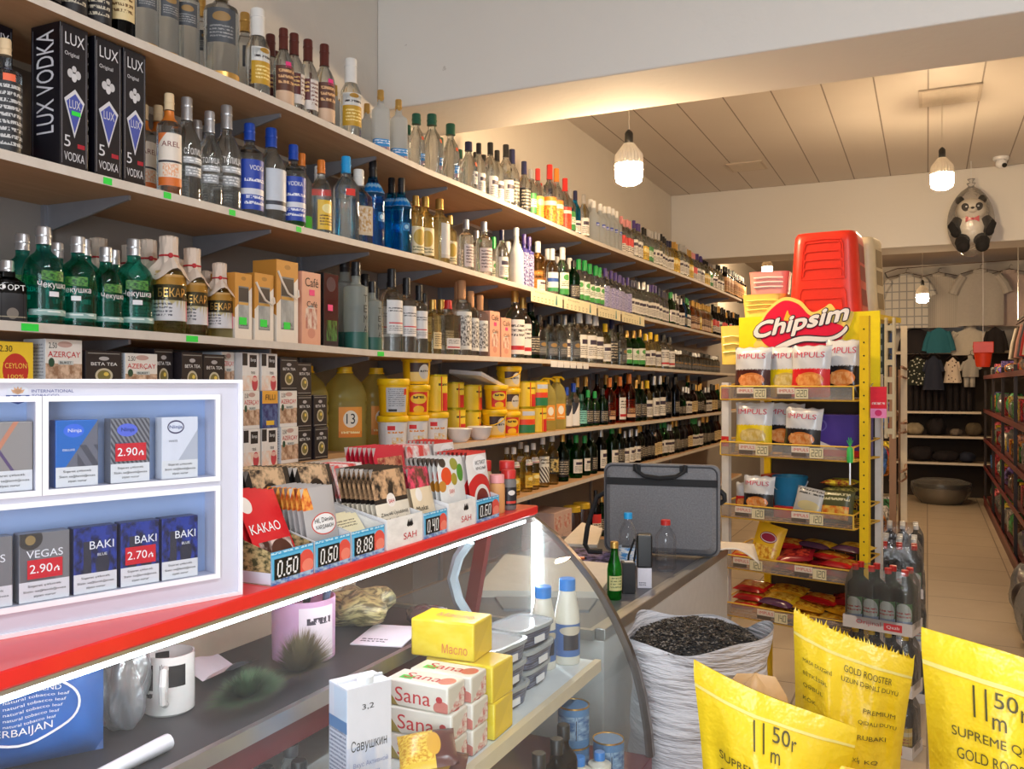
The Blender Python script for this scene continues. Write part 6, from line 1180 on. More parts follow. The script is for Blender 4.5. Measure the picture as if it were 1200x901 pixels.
# bottles and small boxes in front of the bag
PETC = glass('pet_plastic', (.95, .96, .98), body=.15); 
def pet(label, loc, r, h, capm, wav, lab=None):
    t = thing('water_bottle', label, 'bottle', loc, -1.2); pr = [(r*.8, 0), (r, .008)]
    for i in range(9):
        z = .02+(.56*h-.02)*i/8; pr.append((r*(1-(.05 if (i % 2 and wav) else 0)), z))
    pr += [(r*1.0, .60*h), (r*.92, .70*h), (r*.60, .80*h), (r*.40, .86*h), (r*.38, .90*h)]
    MB().lathe(pr, 22).build('bottle_body', [PETC], t); c = r*.46
    MB().lathe([(c, .90*h), (c, h-.002), (c*.9, h), (0, h)], 18).build('cap', [capm], t)
    if lab: MB().grid(lambda u, v: ((r+.001)*cos((u-.5)*5), (r+.001)*sin((u-.5)*5), h*(.14+.30*v)), 18, 1).build('label', [lab], t)
pet('clear water bottle with blue cap before the grey bag', onlow(736, 671), .033, .212, CAP['cyan'], False, LB((216, 226, 236), ('e', .5, .5, .2, .4, (70, 160, 220)), ('n', .2, .8, 0, 1, (60, 140, 210), (226, 232, 240), 6)))
pet('clear ribbed water bottle with red cap before the grey bag', onlow(780, 668), .038, .180, CAP['red'], True)
t = thing('green_bottle', 'small green glass bottle with gold cap on the low counter', 'bottle', onlow(720, 702), -.9)
GB = [(.020, 0), (.0225, .004), (.0225, .092), (.019, .112), (.012, .136), (.0105, .150), (.0105, .158)]
MB().lathe(GB, 20).build('bottle_body', [glass('bright_green_glass', (.10, .58, .16), body=.4)], t); MB().lathe([(.0125, .1585), (.0125, .176), (.011, .178), (0, .178)], 18).build('cap', [CAP['gold']], t)
MB().grid(lambda u, v: (.0232*cos((u-.5)*2.2), .0232*sin((u-.5)*2.2), .03+.045*v), 10, 1).build('label', [LB((206, 200, 140), ('t', .1, .9, .1, .9, 4, (120, 130, 80)))], t)
def sbox(name, label, u, v, w, d, h, m, rz=.2, z=LZ, **k):
    t = thing(name, label, 'box', onlow(u, v, z), rz, None); cart(w, d, h).build('carton', [m], t, smooth=False, bevel=.002); return t
t = sbox('small_box', 'small black card box right of the green bottle', 736, 694, .042, .042, .098, mat('black_card', (26, 26, 30), .45), .45)
MB().box(-.012, .016, -.012, .012, .0983, .0987).build('top_label', [WHITE], t, smooth=False)
t = thing('folded_strap', 'black folded strap clipped beside the black card box', 'strap', onlow(741, 682), .3); MB().tube([(-.02, 0, .005), (-.012, 0, .09), (.008, 0, .145), (.016, 0, .135), (.004, 0, .06), (-.012, 0, .0)], .004, 6).build('strap_loop', [BAGD], t)
sbox('small_box', 'white box with black upper half on the low counter, its lower part', 755, 688, .046, .040, .066, mat('white_card', (222, 220, 214), .5), .35)
q = onlow(755, 688); t = thing('small_box', 'black box standing on the small white box', 'box', (q[0], q[1], LZ+.0672), .35); cart(.050, .044, .108).build('carton', [mat('black_gloss_box', (22, 22, 24), .3)], t, smooth=False, bevel=.005)
# papers
def sheet(name, label, pts, m, th=.0015, cat='paper', drop=0):
    """flat sheet from picture points on the low counter"""
    P = [onlow(u, v) for u, v in pts]; c = Vector((sum(p[0] for p in P)/len(P), sum(p[1] for p in P)/len(P), LZ+.0006)); 
    o = MB().prism([(p[0]-c.x, p[1]-c.y) for p in P], 0, th, ax='z').build(name, [m], None, c, smooth=False); tag(o, label, cat); return o
PAPER = mat('paper_white', (228, 218, 204), .7)
o = sheet('paper_stack', 'stack of white paper left of the grey bag', [(657, 640), (700, 642), (706, 622), (682, 615)], PAPER, .012)
sheet('paper_stack', 'wide pile of cream paper sheets on the low counter behind the end glass', [(556, 700), (704, 702), (724, 668), (592, 656)], PAPER, .022)
sheet('folder', 'grey cardboard folder under the end glass on the low counter', [(590, 716), (690, 718), (700, 704), (580, 702)], mat('grey_folder', (120, 122, 128), .6), .008, 'folder')
sheet('patterned_cloth', 'dark violet patterned cloth under the bag strap', [(668, 654), (712, 668), (716, 648), (676, 643)], art('violet_cloth', (46, 38, 66), (('n', 0, 1, 0, 1, (36, 30, 50), (130, 116, 160), 9),), .8), .004, 'cloth')
t = thing('pen', 'orange pen lying by the bag strap', 'pen', onlow(674, 658), .6); MB().tube([(-.035, 0, .012), (.035, 0, .012)], .0055, 8).build('barrel', [mat('orange_pen', (226, 110, 40), .4)], t); MB().tube([(.0352, 0, .012), (.044, 0, .012)], [.005, .0015], 8).build('tip', [INK], t)
o = MB().grid(lambda u, v: (-.10+.20*u, -.13+.26*v, .004+.020*(1-v)*sin(u*3)-.10*max(0, u-.55)**1.5*(1.2-v)), 10, 8).build('paper_sheet', [PAPER], None, (-.70, 3.52, LZ+.022), .25); tag(o, 'white paper sheets hanging over the low counter corner', 'paper'); sd = o.modifiers.new('thickness', 'SOLIDIFY'); sd.thickness = .004
# ------------------------------------------------------------------ sack of sunflower seeds
SKW = NT('woven_white_sack'); co = SKW.coord(); mp = SKW.new('ShaderNodeMapping'); SKW.l.new(co, mp.inputs[0]); mp.inputs['Scale'].default_value = (2, 2, 14)
nn = SKW.noise(mp.outputs[0], 2.6, 4, .6); SKW.l.new(SKW.mix(nn, S((196, 196, 204)), S((228, 226, 228))), SKW.b.inputs['Base Color']); SKW.b.inputs['Roughness'].default_value = .6; SKW.bump(nn, .9, .03)
sk = thing('seed_sack', 'open white woven sack heaped with black sunflower seeds', 'sack', (-.563, 2.385, 0))
def sackf(u, v):
    a = 2*pi*u; r = .168+.018*sin(v*pi*.9)+.006*sin(3*a+9*v)+.0045*sin(34*v+2.2*sin(a*2))*(1-.3*v)
    if v > .90: r += .012*(v-.90)/.10+.012*sin(5*a+1)*(v-.90)/.10
    top = .885+.014*sin(2*a+2.2)+.008*sin(5*a)+.022*max(0, cos(a-.25))**6
    return (r*cos(a)*(1 if v > .02 else .96), r*sin(a)*(1 if v > .02 else .96), v*top)
MB().grid(sackf, 64, 60).build('sack_body', [SKW.mat], sk, ang=180)
def heap(u, v):
    a = 2*pi*u; r = .170*(1-v); return (r*cos(a), r*sin(a), .858+.052*(1-(1-v)**2)+.004*sin(9*a+7*v)*(1-v))
MB().grid(heap, 40, 10).build('seed_heap', [mat('seed_black', (34, 32, 32), .55, var=.5, scale=120, bump=.8, bscale=160, bdist=.006)], sk, ang=180)
rnd = random.Random(5); g = MB()
for i in range(2600):
    v = 1-sqrt(rnd.random()); u = rnd.random(); p = Vector(heap(u, v)); p.z += rnd.uniform(-.001, .004)
    rot = Matrix.Rotation(rnd.uniform(0, 6.3), 3, 'Z') @ Matrix.Rotation(rnd.uniform(-.5, .5), 3, 'Y')
    q = [(-.0065, 0, 0), (0, .003, 0), (.005, .0012, 0), (.005, -.0012, 0), (0, -.003, 0), (0, 0, .002), (0, 0, -.002)]
    g.add([p+rot @ Vector(x) for x in q], [(0, 5, 1), (1, 5, 2), (2, 5, 3), (3, 5, 4), (4, 5, 0), (1, 0, 6), (2, 1, 6), (3, 2, 6), (4, 3, 6), (0, 4, 6)], 0 if rnd.random() < .8 else 1)
o = g.build('sunflower_seeds', [mat('seed_black', (34, 32, 32), .55), mat('seed_striped', (110, 104, 98), .5)], sk, smooth=False); o['kind'] = 'stuff'
MB().tube([(.03, -.188, .52), (.025, -.196, .44), (.035, -.196, .36), (.02, -.194, .30)], .003, 5).build('white_string', [mat('white_string', (226, 226, 226), .8)], sk)
# ------------------------------------------------------------------ rice bags in the foreground
tb = thing('wooden_table', 'low wooden table under the yellow rice bags', 'table', (.10, 1.86, 0))
TW = mat('table_wood', (150, 110, 74), .55, var=.2); MB().box(-.52, .60, -.50, .33, .42, .452).build('tabletop', [TW], tb, smooth=False, bevel=.004)
for x in (-.48, .56):
    for y in (-.45, .28): MB().box(x-.025, x+.025, y-.025, y+.025, 0, .4198).build('leg', [TW], tb, smooth=False)
RY = NT('yellow_woven_bag'); co = RY.coord(); n1 = RY.noise(co, 5, 4, .6); RY.l.new(RY.mix(n1, S((238, 196, 12)), S((252, 226, 50))), RY.b.inputs['Base Color']); RY.b.inputs['Roughness'].default_value = .33; RY.bump(RY.noise(co, 11, 4, .6), .5, .02)
RICE = RY.mat; GINK = mat('bag_print', (78, 70, 24), .5)
def ricebag(label, loc, w, h, t, rz, roll, texts, fringe=False, seed=1, lean=-.08, shear=.3, tp=.82):
    o = thing('rice_bag', label, 'rice bag', loc, 0, 'yellow rice bags', rot=(lean, roll, rz)); rn = random.Random(seed); p1, p2, p3 = [rn.uniform(0, 6) for _ in range(3)]
    def f(s):
        def g(u, v):
            e = (1-abs(2*u-1)**2.6)*(1-v**5)*(min(1, v*7+.35)); wr = .010*sin(7*u+9*v+p1)*e+.006*sin(17*u-5*v+p2)*e+.004*sin(31*u+3*v+p3)*min(1, 3*(1-v))
            ww = w*(tp+(1-tp)*min(1, max(0, (v-.45)/.5))**1.5); dz = .008*sin(4*u+p2)*v-shear*(u-.5)*w*v**1.5
            return ((u-.5)*ww, -s*(t*e+.002)+wr, v*h+dz)
        return g
    F = f(1); m = MB().grid(F, 30, 30, 0).grid(f(-1), 30, 30, 0)
    m.build('bag_body', [RICE], o, ang=180)
    P = lambda x, z: (lambda q: (q[0], q[1]-.005, q[2]))(F(x/w+.5, z/h))
    MB().grid(lambda u, v: (lambda q: (q[0], q[1]-.0012, q[2]))(F(u, .905+.012*v)), 30, 1).build('hem_seam', [mat('pale_hem_thread', (240, 226, 130), .6)], o)
    if texts:
        q = MB()
        for s, x0, x1, z0, z1 in texts: q.text(s, P, (x0*w, x1*w, z0*h, z1*h))
        q.build('lettering', [GINK], o, smooth=False)
    if fringe:
        fr = MB(); nn_ = 44
        for i in range(nn_):
            u = (i+.5)/nn_; b = Vector(F(u, 1.0)); hh = rn.uniform(.004, .015); fr.add([b+Vector((-w/nn_*.45, 0, -.004)), b+Vector((w/nn_*.45, 0, -.004)), b+Vector((rn.uniform(-.006, .006), rn.uniform(-.01, .01), hh))], [(0, 1, 2)])
        fr.build('frayed_edge', [RICE], o, smooth=False)
    return o
HAND = [('l l', -.12, -.05, .79, .90), ('50', .0, .11, .84, .90), ('r', .12, .15, .83, .87), ('m', -.01, .05, .765, .805)]
ricebag('yellow rice bag marked 11 50 in front of the seed sack', (-.283, 1.80, .460), .315, .470, .075, radians(9), radians(1), HAND+[('SUPREME QUALITY', -.36, .26, .69, .725), ('GOLD ROOSTER BRAND', -.36, .34, .625, .66), ('ORIGINAL', -.1, .2, .56, .595)], seed=3, shear=.34)
ricebag('yellow rice bag with frayed top and printed list, farthest of three', (-.178, 2.13, .462), .262, .515, .065, radians(5), radians(3), [('GOLD ROOSTER', -.06, .34, .855, .883), ('UZUN DƏNLİ DÜYÜ', -.08, .40, .815, .842), ('MASA DUZƏNİ', -.42, -.16, .82, 0.839), ('BİTKİSƏL', -.42, -.20, .77, 0.789), ('QƏBUL', -.42, -.24, .72, 0.739), ('KÖK', -.42, -.30, .67, 0.689), ('İSTƏHSAL TARİXİ', -.42, .06, .56, 0.582), ('AĞZI TARİXİ', -.2, .1, .51, 0.532), ('PREMIUM', .12, .40, .71, 0.729), ('QIDALI DUYU', .08, .42, .66, 0.679), ('1 KQ', .10, .28, .50, 0.519), ('RUBAKI', .08, .34, .60, 0.619)], True, 11, lean=-.10, shear=.32, tp=.86)
ricebag('yellow rice bag marked 11 50 at the picture edge, nearest of three', (.172, 1.72, .460), .370, .605, .08, radians(-3), radians(0), [('l l', -.28, -.22, .815, .895), ('50', -.19, -.09, .855, .895), ('r', -.08, -.05, .84, .87), ('m', -.20, -.14, .80, .83), ('SUPREME QUALITY', -.38, .12, .750, .778), ('GOLD ROOSTER BRAND', -.36, .20, .700, .728), ('ORIGINAL', -.04, .22, .650, .678)], seed=23, shear=.27, tp=.9)
o = crumple('carrier_bag', 'tan carrier bag tucked behind the foremost rice bag', 'bag', (-.335, 1.955, .4530), .085, .045, .475, mat('tan_bag_plastic', (206, 166, 116), .45, bump=.4), .15, 33, amp=.10)
o = pouch(.26, .20, .05, 14, 12).build('rice_bag', [art('clear_yellow_bag', (236, 196, 50), (('n', 0, 1, .3, 1, (226, 150, 40), (244, 216, 90), 8), ('e', .8, .8, .16, .12, (226, 110, 90))), .15, bump=.6), RICE], None, (-.035, 1.44, .4525), rot=(-.06, .05, .0), ang=60); tag(o, 'glossy clear-fronted yellow bag between two printed rice bags', 'rice bag', 'yellow rice bags')
o.scale = (1, 1, 2.5)
crumple('snack_bundle', 'bundle of foil snack packets between sack and rice bag', 'snack', (-.405, 2.06, .4525), .035, .035, .26, art('foil_snack', (150, 130, 110), (('n', 0, 1, 0, 1, (110, 60, 40), (190, 180, 176), 8),), .25, .4), seed=4)
# ================================================================== the yellow snack rack
RKW, RKR = .65, radians(-15.0); RK0 = Vector((-.914, 4.469, 0))
def rk(x, y, z): return (RK0.x+x*cos(RKR)-y*sin(RKR), RK0.y+x*sin(RKR)+y*cos(RKR), z)
def rx(u, y=0.0): r = (u-600)/FPX; return (r*(4.435+.7654*y)-1.065-.6436*y)/(.766+.643*r)
rack = thing('snack_rack', 'yellow wire snack rack with five tiers and a bright header sign', 'display rack', RK0, RKR)
RYE = mat('rack_yellow', (240, 200, 24), .4); RWH = mat('rack_white', (222, 218, 212), .45); RRED = mat('rack_red', (206, 40, 44), .4); RWIRE = mat('rack_wire_yellow', (226, 184, 70), .4, .2)
g = MB().box(RKW+.005, RKW+.045, .01, .04, 0, 1.86); g.build('post', [RYE], rack, smooth=False)
g = MB()
for i in range(26): g.lathe([(.004, 0), (.004, .0006)], 8, 0, c=(RKW+.025, .0092, .30+i*.06))
for o in [g]: o.v = [(a, .0096-(c-(.30+round((c-.30)/.06)*.06)), .30+round((c-.30)/.06)*.06+(b-.0092)) for a, b, c in o.v]
g.build('post_holes', [BLACK], rack, smooth=False)
MB().box(.055, .09, .33, .36, 0, 1.6).build('post', [RYE], rack, smooth=False)
MB().box(RKW-.03, RKW+.0, .33, .36, 0, 1.6).build('post', [RWH], rack, smooth=False)
MB().box(-.030, .008, .02, .05, 0, 1.56).build('side_board', [RWH], rack, smooth=False)
MB().box(-.0305, .0085, .0185, .0195, 1.47, 1.53).box(-.0305, .0085, .0185, .0195, 1.24, 1.29).build('red_band', [RRED], rack, smooth=False)
MB().box(.09, RKW-.03, .345, .35, .30, 1.55).build('back_panel', [mat('rack_back_dark', (60, 50, 42), .6)], rack, smooth=False)
TIER = [1.476, 1.202, .896, .646, .412]
LIP = pane('clear_lip', (.80, .70, .56), 1.0, dust=.16)
CARD = mat('cream_price_card', (232, 218, 176), .5); RCARD = mat('price_card_white', (230, 214, 196), .5); OLV = mat('price_digit_ink', (86, 84, 60), .5)
def tier(i, z, prices):
    q = MB(); x0, x1, d = -.005, RKW-.005, .32
    for p in ([(x0, -.035, z), (x1, -.035, z)], [(x0, -.04, z+.065), (x1, -.04, z+.065)], [(x0, -.035, z), (x0, d, z)], [(x1, -.035, z), (x1, d, z)], [(x0, -.04, z+.065), (x0, d, z+.09)], [(x1, -.04, z+.065), (x1, d, z+.09)], [(x0, d, z), (x1, d, z)], [(x0, d, z+.09), (x1, d, z+.09)], [(x0, -.04, z), (x0, -.04, z+.065)], [(x1, -.04, z), (x1, -.04, z+.065)]): q.tube(p, .004, 6)
    n = 12
    for k in range(1, n): x = x0+(x1-x0)*k/n; q.tube([(x, -.035, z), (x, d, z), (x, d, z+.09)], .002, 5)
    for k in range(1, 6): q.tube([(x0, -.035+(d+.035)*k/6, z), (x1, -.035+(d+.035)*k/6, z)], .002, 5)
    b = q.build('wire_basket', [RWIRE], rack)
    MB().box(x0+.004, x1-.004, -.0435, -.0415, z+.004, z+.060).build('clear_price_rail', [LIP], rack, smooth=False)
    for x, s, nm in prices:
        c = MB().box(x, x+.085, -.0455, -.0440, z+.030, z+.058, 0).box(x, x+.07, -.0455, -.0440, z+.012, z+.0298, 3).box(x+.087, x+.150, -.0460, -.0440, z+.008, z+.054, 1)
        c.text(nm, lambda a, b_: (a, -.0459, b_), (x+.010, x+.080, z+.037, z+.051), 4); c.polys(seg7(s, .12), lambda a, b_: (a, -.0466, b_), (x+.094, x+.146, z+.016, z+.048), 2)
        c.build('price_card', [RCARD, CARD, OLV, mat('price_card_grey', (96, 84, 74), .5), mat('red_print', (206, 70, 50), .5)], rack, smooth=False)
tier(0, TIER[0], [(.085, '220', 'IMPULS'), (.29, '220', 'IMPULS')]); tier(1, TIER[1], [(.095, '220', 'IMPULS'), (.36, '220', 'IMPULS')]); tier(2, TIER[2], [(.075, '120', 'IMPULS'), (.36, '120', 'IMPULS')])
tier(3, TIER[3], [(.065, '120', 'IMPULS'), (.375, '120', 'IMPULS')]); tier(4, TIER[4], [(.19, '140', 'IMPULS')])
# header sign
HY = mat('header_yellow', (250, 222, 36), .35); HR = mat('header_crimson', (222, 24, 62), .35); HR2 = mat('header_red', (226, 40, 50), .35); HO = mat('header_pale_edge', (250, 214, 110), .4); HF = mat('flame_yellow', (246, 186, 60), .35); HK = mat('header_dark_outline', (52, 34, 50), .4)
HB = .165      # how far behind the front edge the header stands
Zh = lambda v: EYE+(CY-v)/FPX*4.345
MB().box(rx(866, HB), RKW+.045, HB, HB+.012, 1.50, 1.893).build('header_board', [HY], rack, smooth=False)
def hp(u, v): return (rx(u, HB), Zh(v))
def blob(pts, y0, y1, m, n=8):
    """smooth closed outline through the points"""
    out = []; N = len(pts)
    for i in range(N):
        p0, p1, p2, p3 = [Vector(pts[(i+k-1) % N]) for k in range(4)]
        for j in range(n):
            t = j/n; out.append(tuple(.5*((2*p1)+(-p0+p2)*t+(2*p0-5*p1+4*p2-p3)*t*t+(-p0+3*p1-3*p2+p3)*t**3)))
    return MB().prism(out, y0, y1, m)
E1 = [hp(*q) for q in ((890, 392), (893, 372), (904, 356), (920, 347), (938, 352), (952, 366), (966, 362), (974, 358), (984, 369), (1000, 368), (998, 380), (985, 404), (968, 409), (930, 409), (900, 409), (884, 404))]
blob(E1, HB-.006, HB-.0006, 0).build('header_outline', [HO], rack, smooth=False)
E2 = [hp(*q) for q in ((892, 394), (895, 374), (905, 360), (920, 351), (936, 356), (950, 370), (972, 378), (990, 386), (984, 402), (966, 409), (930, 409), (906, 407))]
blob(E2, HB-.010, HB-.0063, 0).build('header_red_wave', [HR], rack, smooth=False)
blob([hp(*q) for q in ((921, 370), (924, 363), (926, 368), (931, 371), (930, 375), (924, 375), (920, 374))], HB-.012, HB-.0103, 0).build('header_flame', [HF], rack, smooth=False)
def script_text(s, y, m, off=0, name='lettering'):
    a, b = rx(884, HB), rx(999, HB); q = MB()
    def f(x, z, i): return (x+.28*z, HB+y-.00006*i, Zh(392)+z+.16*(x-a))
    v, fc, asp = text_geo(s)
    for i, (dx, dz) in enumerate([(off*cos(i*pi/4), off*sin(i*pi/4)) for i in range(8)]):
        q.add([f(a+(b-a-.02)*vx+dx, -.038+.104*vy+dz, i) for vx, vy in v], fc)
    return q.build(name, [m], rack, smooth=False)
script_text('Chipsim', -.0124, HK, .0095, 'lettering_outline'); script_text('Chipsim', -.0140, mat('header_white', (236, 230, 228), .4), .0042, 'lettering')
def swash(y, off, m, nm): blob([(p[0], p[1]) for p in [hp(*q) for q in ((904-off, 409+off*.3), (926, 398-off), (944, 394-off), (972, 396-off), (986, 391-off), (993, 384-off), (994+off, 389), (984, 397+off*.6), (968, 401+off), (944, 400+off), (926, 405+off), (914, 410))]], HB+y, HB+y+.0008, 0).build(nm, [m], rack, smooth=False)
swash(-.0128, 1.6, HK, 'swash_outline'); swash(-.0146, 0, mat('header_white', (236, 230, 228), .4), 'swash')
# ------------------------------------------------------------------ crisp bags
def crisp_art(n, c, pic, pic2):
    return art('crisp_bag_'+n, (212, 214, 218), (('g', .50, .10, c), ('e', .52, .34, .36, .14, pic), ('n', .22, .82, .24, .44, pic, pic2, 7), ('r', 0, 1, .985, 1, (170, 172, 178)), ('r', 0, 1, 0, .015, (170, 172, 178))), .24, .0, .2)
CA = {'brown': crisp_art('brown', (72, 30, 26), (206, 120, 60), (230, 160, 100)), 'yellow': crisp_art('yellow', (232, 204, 28), (206, 176, 90), (226, 204, 140)), 'red': crisp_art('red', (214, 34, 40), (222, 130, 60), (240, 170, 90)), 'black': crisp_art('black', (26, 24, 28), (222, 130, 60), (240, 176, 110))}
for k_ in CA: CA[k_].node_tree.nodes['Principled BSDF'].inputs['Coat Weight'].default_value = .3
FOIL = mat('foil_back', (190, 192, 196), .3, .4)
def crisp(x, y, z, kind, label, w=.195, h=.250, rz=0.0, roll=0.0, lean=.10, text=True):
    o = thing('crisp_bag', label, 'crisps', rk(x, y, z+.005+abs(roll)*w*.5), 0, 'crisp bags on the snack rack', rot=(-lean, roll, RKR+rz))
    def f(s):
        def g(u, v):
            e = (1-(2*u-1)**4)*max(0, 1-(2*v-1)**6); pinch = 1-.07*sin(v*pi)
            return ((u-.5)*w*pinch, -s*.030*e+.004*sin(9*u+11*v)*e, v*h+.003*sin(20*u)*(v > .95))
        return g
    F = f(1); MB().grid(F, 16, 16, 0).grid(f(-1), 16, 16, 1).build('bag_body', [CA[kind], FOIL], o, ang=180)
    if text:
        P = lambda a, b: (lambda q: (q[0], q[1]-.0022, q[2]))(F(a/w+.5, b/h)); MB().text('IMPULS', P, (-w*.40, w*.38, h*.76, h*.865)).build('lettering', [mat('crimson_print', (196, 34, 70), .4)], o, smooth=False)
    return o
zt = lambda i: TIER[i]+.0045
crisp(.118, .050, zt(0), 'brown', 'grey and brown crisp bag, first from left on the top tier', rz=.03); crisp(rx(912), .098, zt(0), 'yellow', 'grey and yellow crisp bag on the top tier, partly overlapped', rz=.05)
crisp(rx(946), .035, zt(0), 'red', 'grey and red crisp bag on the top tier'); crisp(.548, .095, zt(0), 'black', 'grey and black crisp bag at right end of the top tier', rz=-.02, h=.275, w=.178)
crisp(.122, .055, zt(1), 'yellow', 'grey and yellow crisp bag, first from left on the second tier', rz=.08); crisp(rx(905), .12, zt(1), 'black', 'grey and black crisp bag, half hidden on second tier', rz=.05, roll=.03, h=.245); crisp(rx(936), .03, zt(1), 'black', 'grey and black crisp bag before the violet box on second tier', roll=.04, h=.225, w=.185)
crisp(rx(884), .04, zt(2), 'black', 'small grey and black crisp bag on the third tier', w=.165, h=.195); crisp(rx(858)+.02, .10, zt(2), 'red', 'red crisp bag at the left end of third tier', w=.11, h=.15, text=False)
def rbox(name, label, x0, x1, y, z, d, h, mats, cat='box', rz=0, texts=()):
    t = thing(name, label, cat, rk((x0+x1)/2, y+d/2, z), RKR+rz); cart(x1-x0, d, h, 1, 2, 3).build('carton', mats, t, smooth=False, bevel=.003); return t
VIO = mat('violet_card', (70, 54, 140), .4)
rbox('violet_box', 'violet box with white and red lower edge on the second tier', rx(930), rx(998), .15, zt(1), .15, .200, [VIO, art('violet_box_front', (76, 58, 148), (('d', .55, 1, .50, (226, 222, 226)), ('r', 0, 1, 0, .16, (206, 40, 44)), ('e', .22, .74, .16, .16, (110, 100, 180)), ('e', .22, .73, .13, .13, (76, 58, 148))), .4), VIO, VIO])
t = thing('blue_pail', 'blue plastic pail at the back of the third tier', 'bucket', rk(rx(906), .20, zt(2)), 0); MB().lathe([(.070, 0), (.085, .185), (.088, .19), (.085, .195), (.083, .19), (.068, .006), (0, .006)], 26).build('pail_body', [mat('pail_blue', (40, 130, 176), .35)], t); MB().tube([(.086*cos(a), .086*sin(a)*.2-.09*abs(sin(a)), .17-.05*sin(a)) for a in [i*pi/10 for i in range(11)]], .003, 6).build('handle', [WHITE], t)
rbox('red_box', 'dark red box left of the blue pail on the third tier', rx(869), rx(888), .22, zt(2), .09, .19, [mat('dark_red_card', (140, 34, 32), .4)]*4); rbox('red_packet', 'flat red packet behind the small black crisp bag', rx(898), rx(926), .08, zt(2), .04, .055, [mat('bright_red_pack', (220, 44, 36), .35)]*4, 'packet')
def spouch(name, label, x, y, z, w, h, t_, m, rot, group, cat='snack'):
    o = pouch(w, h, t_, 10, 10).build(name, [m, m], None, rk(x, y, z), rot=rot, ang=70); tag(o, label, cat, group); return o
CHZ = art('cheese_snack', (186, 186, 184), (('t', .1, .9, .72, .94, 2, (70, 70, 70)), ('e', .5, .42, .36, .16, (206, 192, 140)), ('r', .1, .9, 0, .2, (140, 150, 160))), .25)
spouch('snack_bag', 'silver cheese snack bag on the third tier', rx(943), .02, zt(2)+.014, .15, .15, .022, CHZ, (-.25, .15, RKR), 'snack bags on the third tier')
GRN = art('olive_snack', (76, 78, 46), (('n', .1, .9, .1, .5, (214, 110, 40), (230, 190, 80), 5), ('t', .1, .9, .6, .9, 2, (206, 200, 160))), .25)
spouch('snack_bag', 'olive green snack bag at the right of third tier', rx(979)-.01, .02, zt(2)+.008, .16, .155, .024, GRN, (-.3, .0, RKR), 'snack bags on the third tier')
MIXP = [art('noodle_a', (206, 196, 40), (('n', 0, 1, 0, .5, (150, 40, 50), (226, 210, 60), 4), ('r', .1, .9, .6, .8, (226, 216, 60))), .2), art('noodle_b', (120, 60, 50), (('n', 0, 1, 0, 1, (120, 40, 40), (214, 190, 60), 4),), .2), art('noodle_c', (60, 70, 130), (('n', 0, 1, 0, 1, (40, 50, 110), (190, 190, 120), 5),), .2), art('noodle_d', (170, 160, 60), (('n', 0, 1, 0, 1, (90, 100, 50), (220, 210, 120), 5),), .2)]
for i in range(5): spouch('noodle_packet', 'shiny %s packet, %s from bottom of the pile on third tier' % (('yellow and red', 'dark red', 'blue', 'olive', 'yellow and red')[i], nth(i)), rx(984)-.075, .175-.003*i, zt(2)+.028+.037*i, .16, .12, .016, MIXP[(0, 1, 2, 3, 0)[i]], (-pi/2+.04, 0, RKR), 'packets piled at the back of third tier')
SNY = art('yellow_snack', (236, 186, 34), (('n', .1, .9, .1, .45, (206, 130, 30), (246, 206, 80), 7), ('e', .5, .66, .3, .14, (150, 24, 60)), ('e', .5, .66, .27, .12, (222, 214, 214)), ('e', .5, .66, .25, .10, (150, 24, 60))), .22)
SNR = art('red_snack', (206, 40, 36), (('n', .08, .92, .25, .8, (214, 110, 30), (240, 180, 70), 5), ('r', 0, 1, 0, .12, (170, 24, 30))), .22); SNO = art('gold_snack', (226, 160, 30), (('n', .05, .95, .1, .9, (190, 110, 24), (244, 196, 60), 6),), .22); SND = art('crimson_snack', (150, 28, 40), (('n', .1, .9, .2, .8, (110, 20, 30), (206, 70, 50), 5),), .22); SNV = art('yellow_violet_snack', (236, 190, 40), (('r', 0, 1, .0, .3, (96, 60, 90)), ('n', .1, .9, .35, .9, (214, 150, 30), (246, 206, 80), 6)), .22)
spouch('snack_bag', 'upright yellow snack bag with round crimson badge on fourth tier', rx(884)+.02, .035, zt(3)+.022, .145, .20, .020, SNY, (-.30, .22, RKR+.1), 'snack bags heaped on the fourth tier')
rn = random.Random(12)
def heap_tier(i, lst, grp, name):
    for k, (x, y, dz, m, c) in enumerate(lst):
        spouch('snack_bag', '%s snack bag, %s from left in the heap on %s tier' % (c, nth(k), name), x, y, zt(i)+.016+dz, 0.172, .13, .017, m, (-pi/2+rn.uniform(.05, .30), rn.uniform(-.12, .12), RKR+rn.uniform(-.35, .35)), grp)
heap_tier(3, [(.05, .10, 0, SNR, 'red'), (.20, .13, .0, SNR, 'red'), (.22, .12, .038, SND, 'crimson'), (.24, .13, .078, SNR, 'red'), (.31, .02, .0, SNR, 'red'), (.34, .03, .040, SND, 'crimson'), (.36, .18, .09, SNV, 'yellow and violet'), (.42, .14, .006, SND, 'crimson'), (.46, .14, .048, SNR, 'red and yellow'), (.52, .02, .0, SND, 'crimson'), (.53, .03, .040, SNR, 'red and yellow'), (.53, .19, .088, SNV, 'yellow and violet')], 'snack bags heaped on the fourth tier', 'fourth')
heap_tier(4, [(.05, .06, 0, SNR, 'red'), (.08, .08, .040, SNR, 'red'), (.07, .10, .080, SNR, 'red'), (.22, .03, .0, SNO, 'golden'), (.23, .05, .042, SNV, 'yellow and violet'), (.25, .15, .08, SNO, 'golden'), (.36, .03, .0, SNO, 'golden'), (.37, .08, .038, SNO, 'golden'), (.42, .10, .078, SNR, 'red and yellow'), (.50, .03, .0, SNV, 'yellow and violet'), (.53, .09, .040, SNO, 'golden'), (.55, .15, .076, SND, 'crimson')], 'snack bags heaped on the fifth tier', 'fifth')
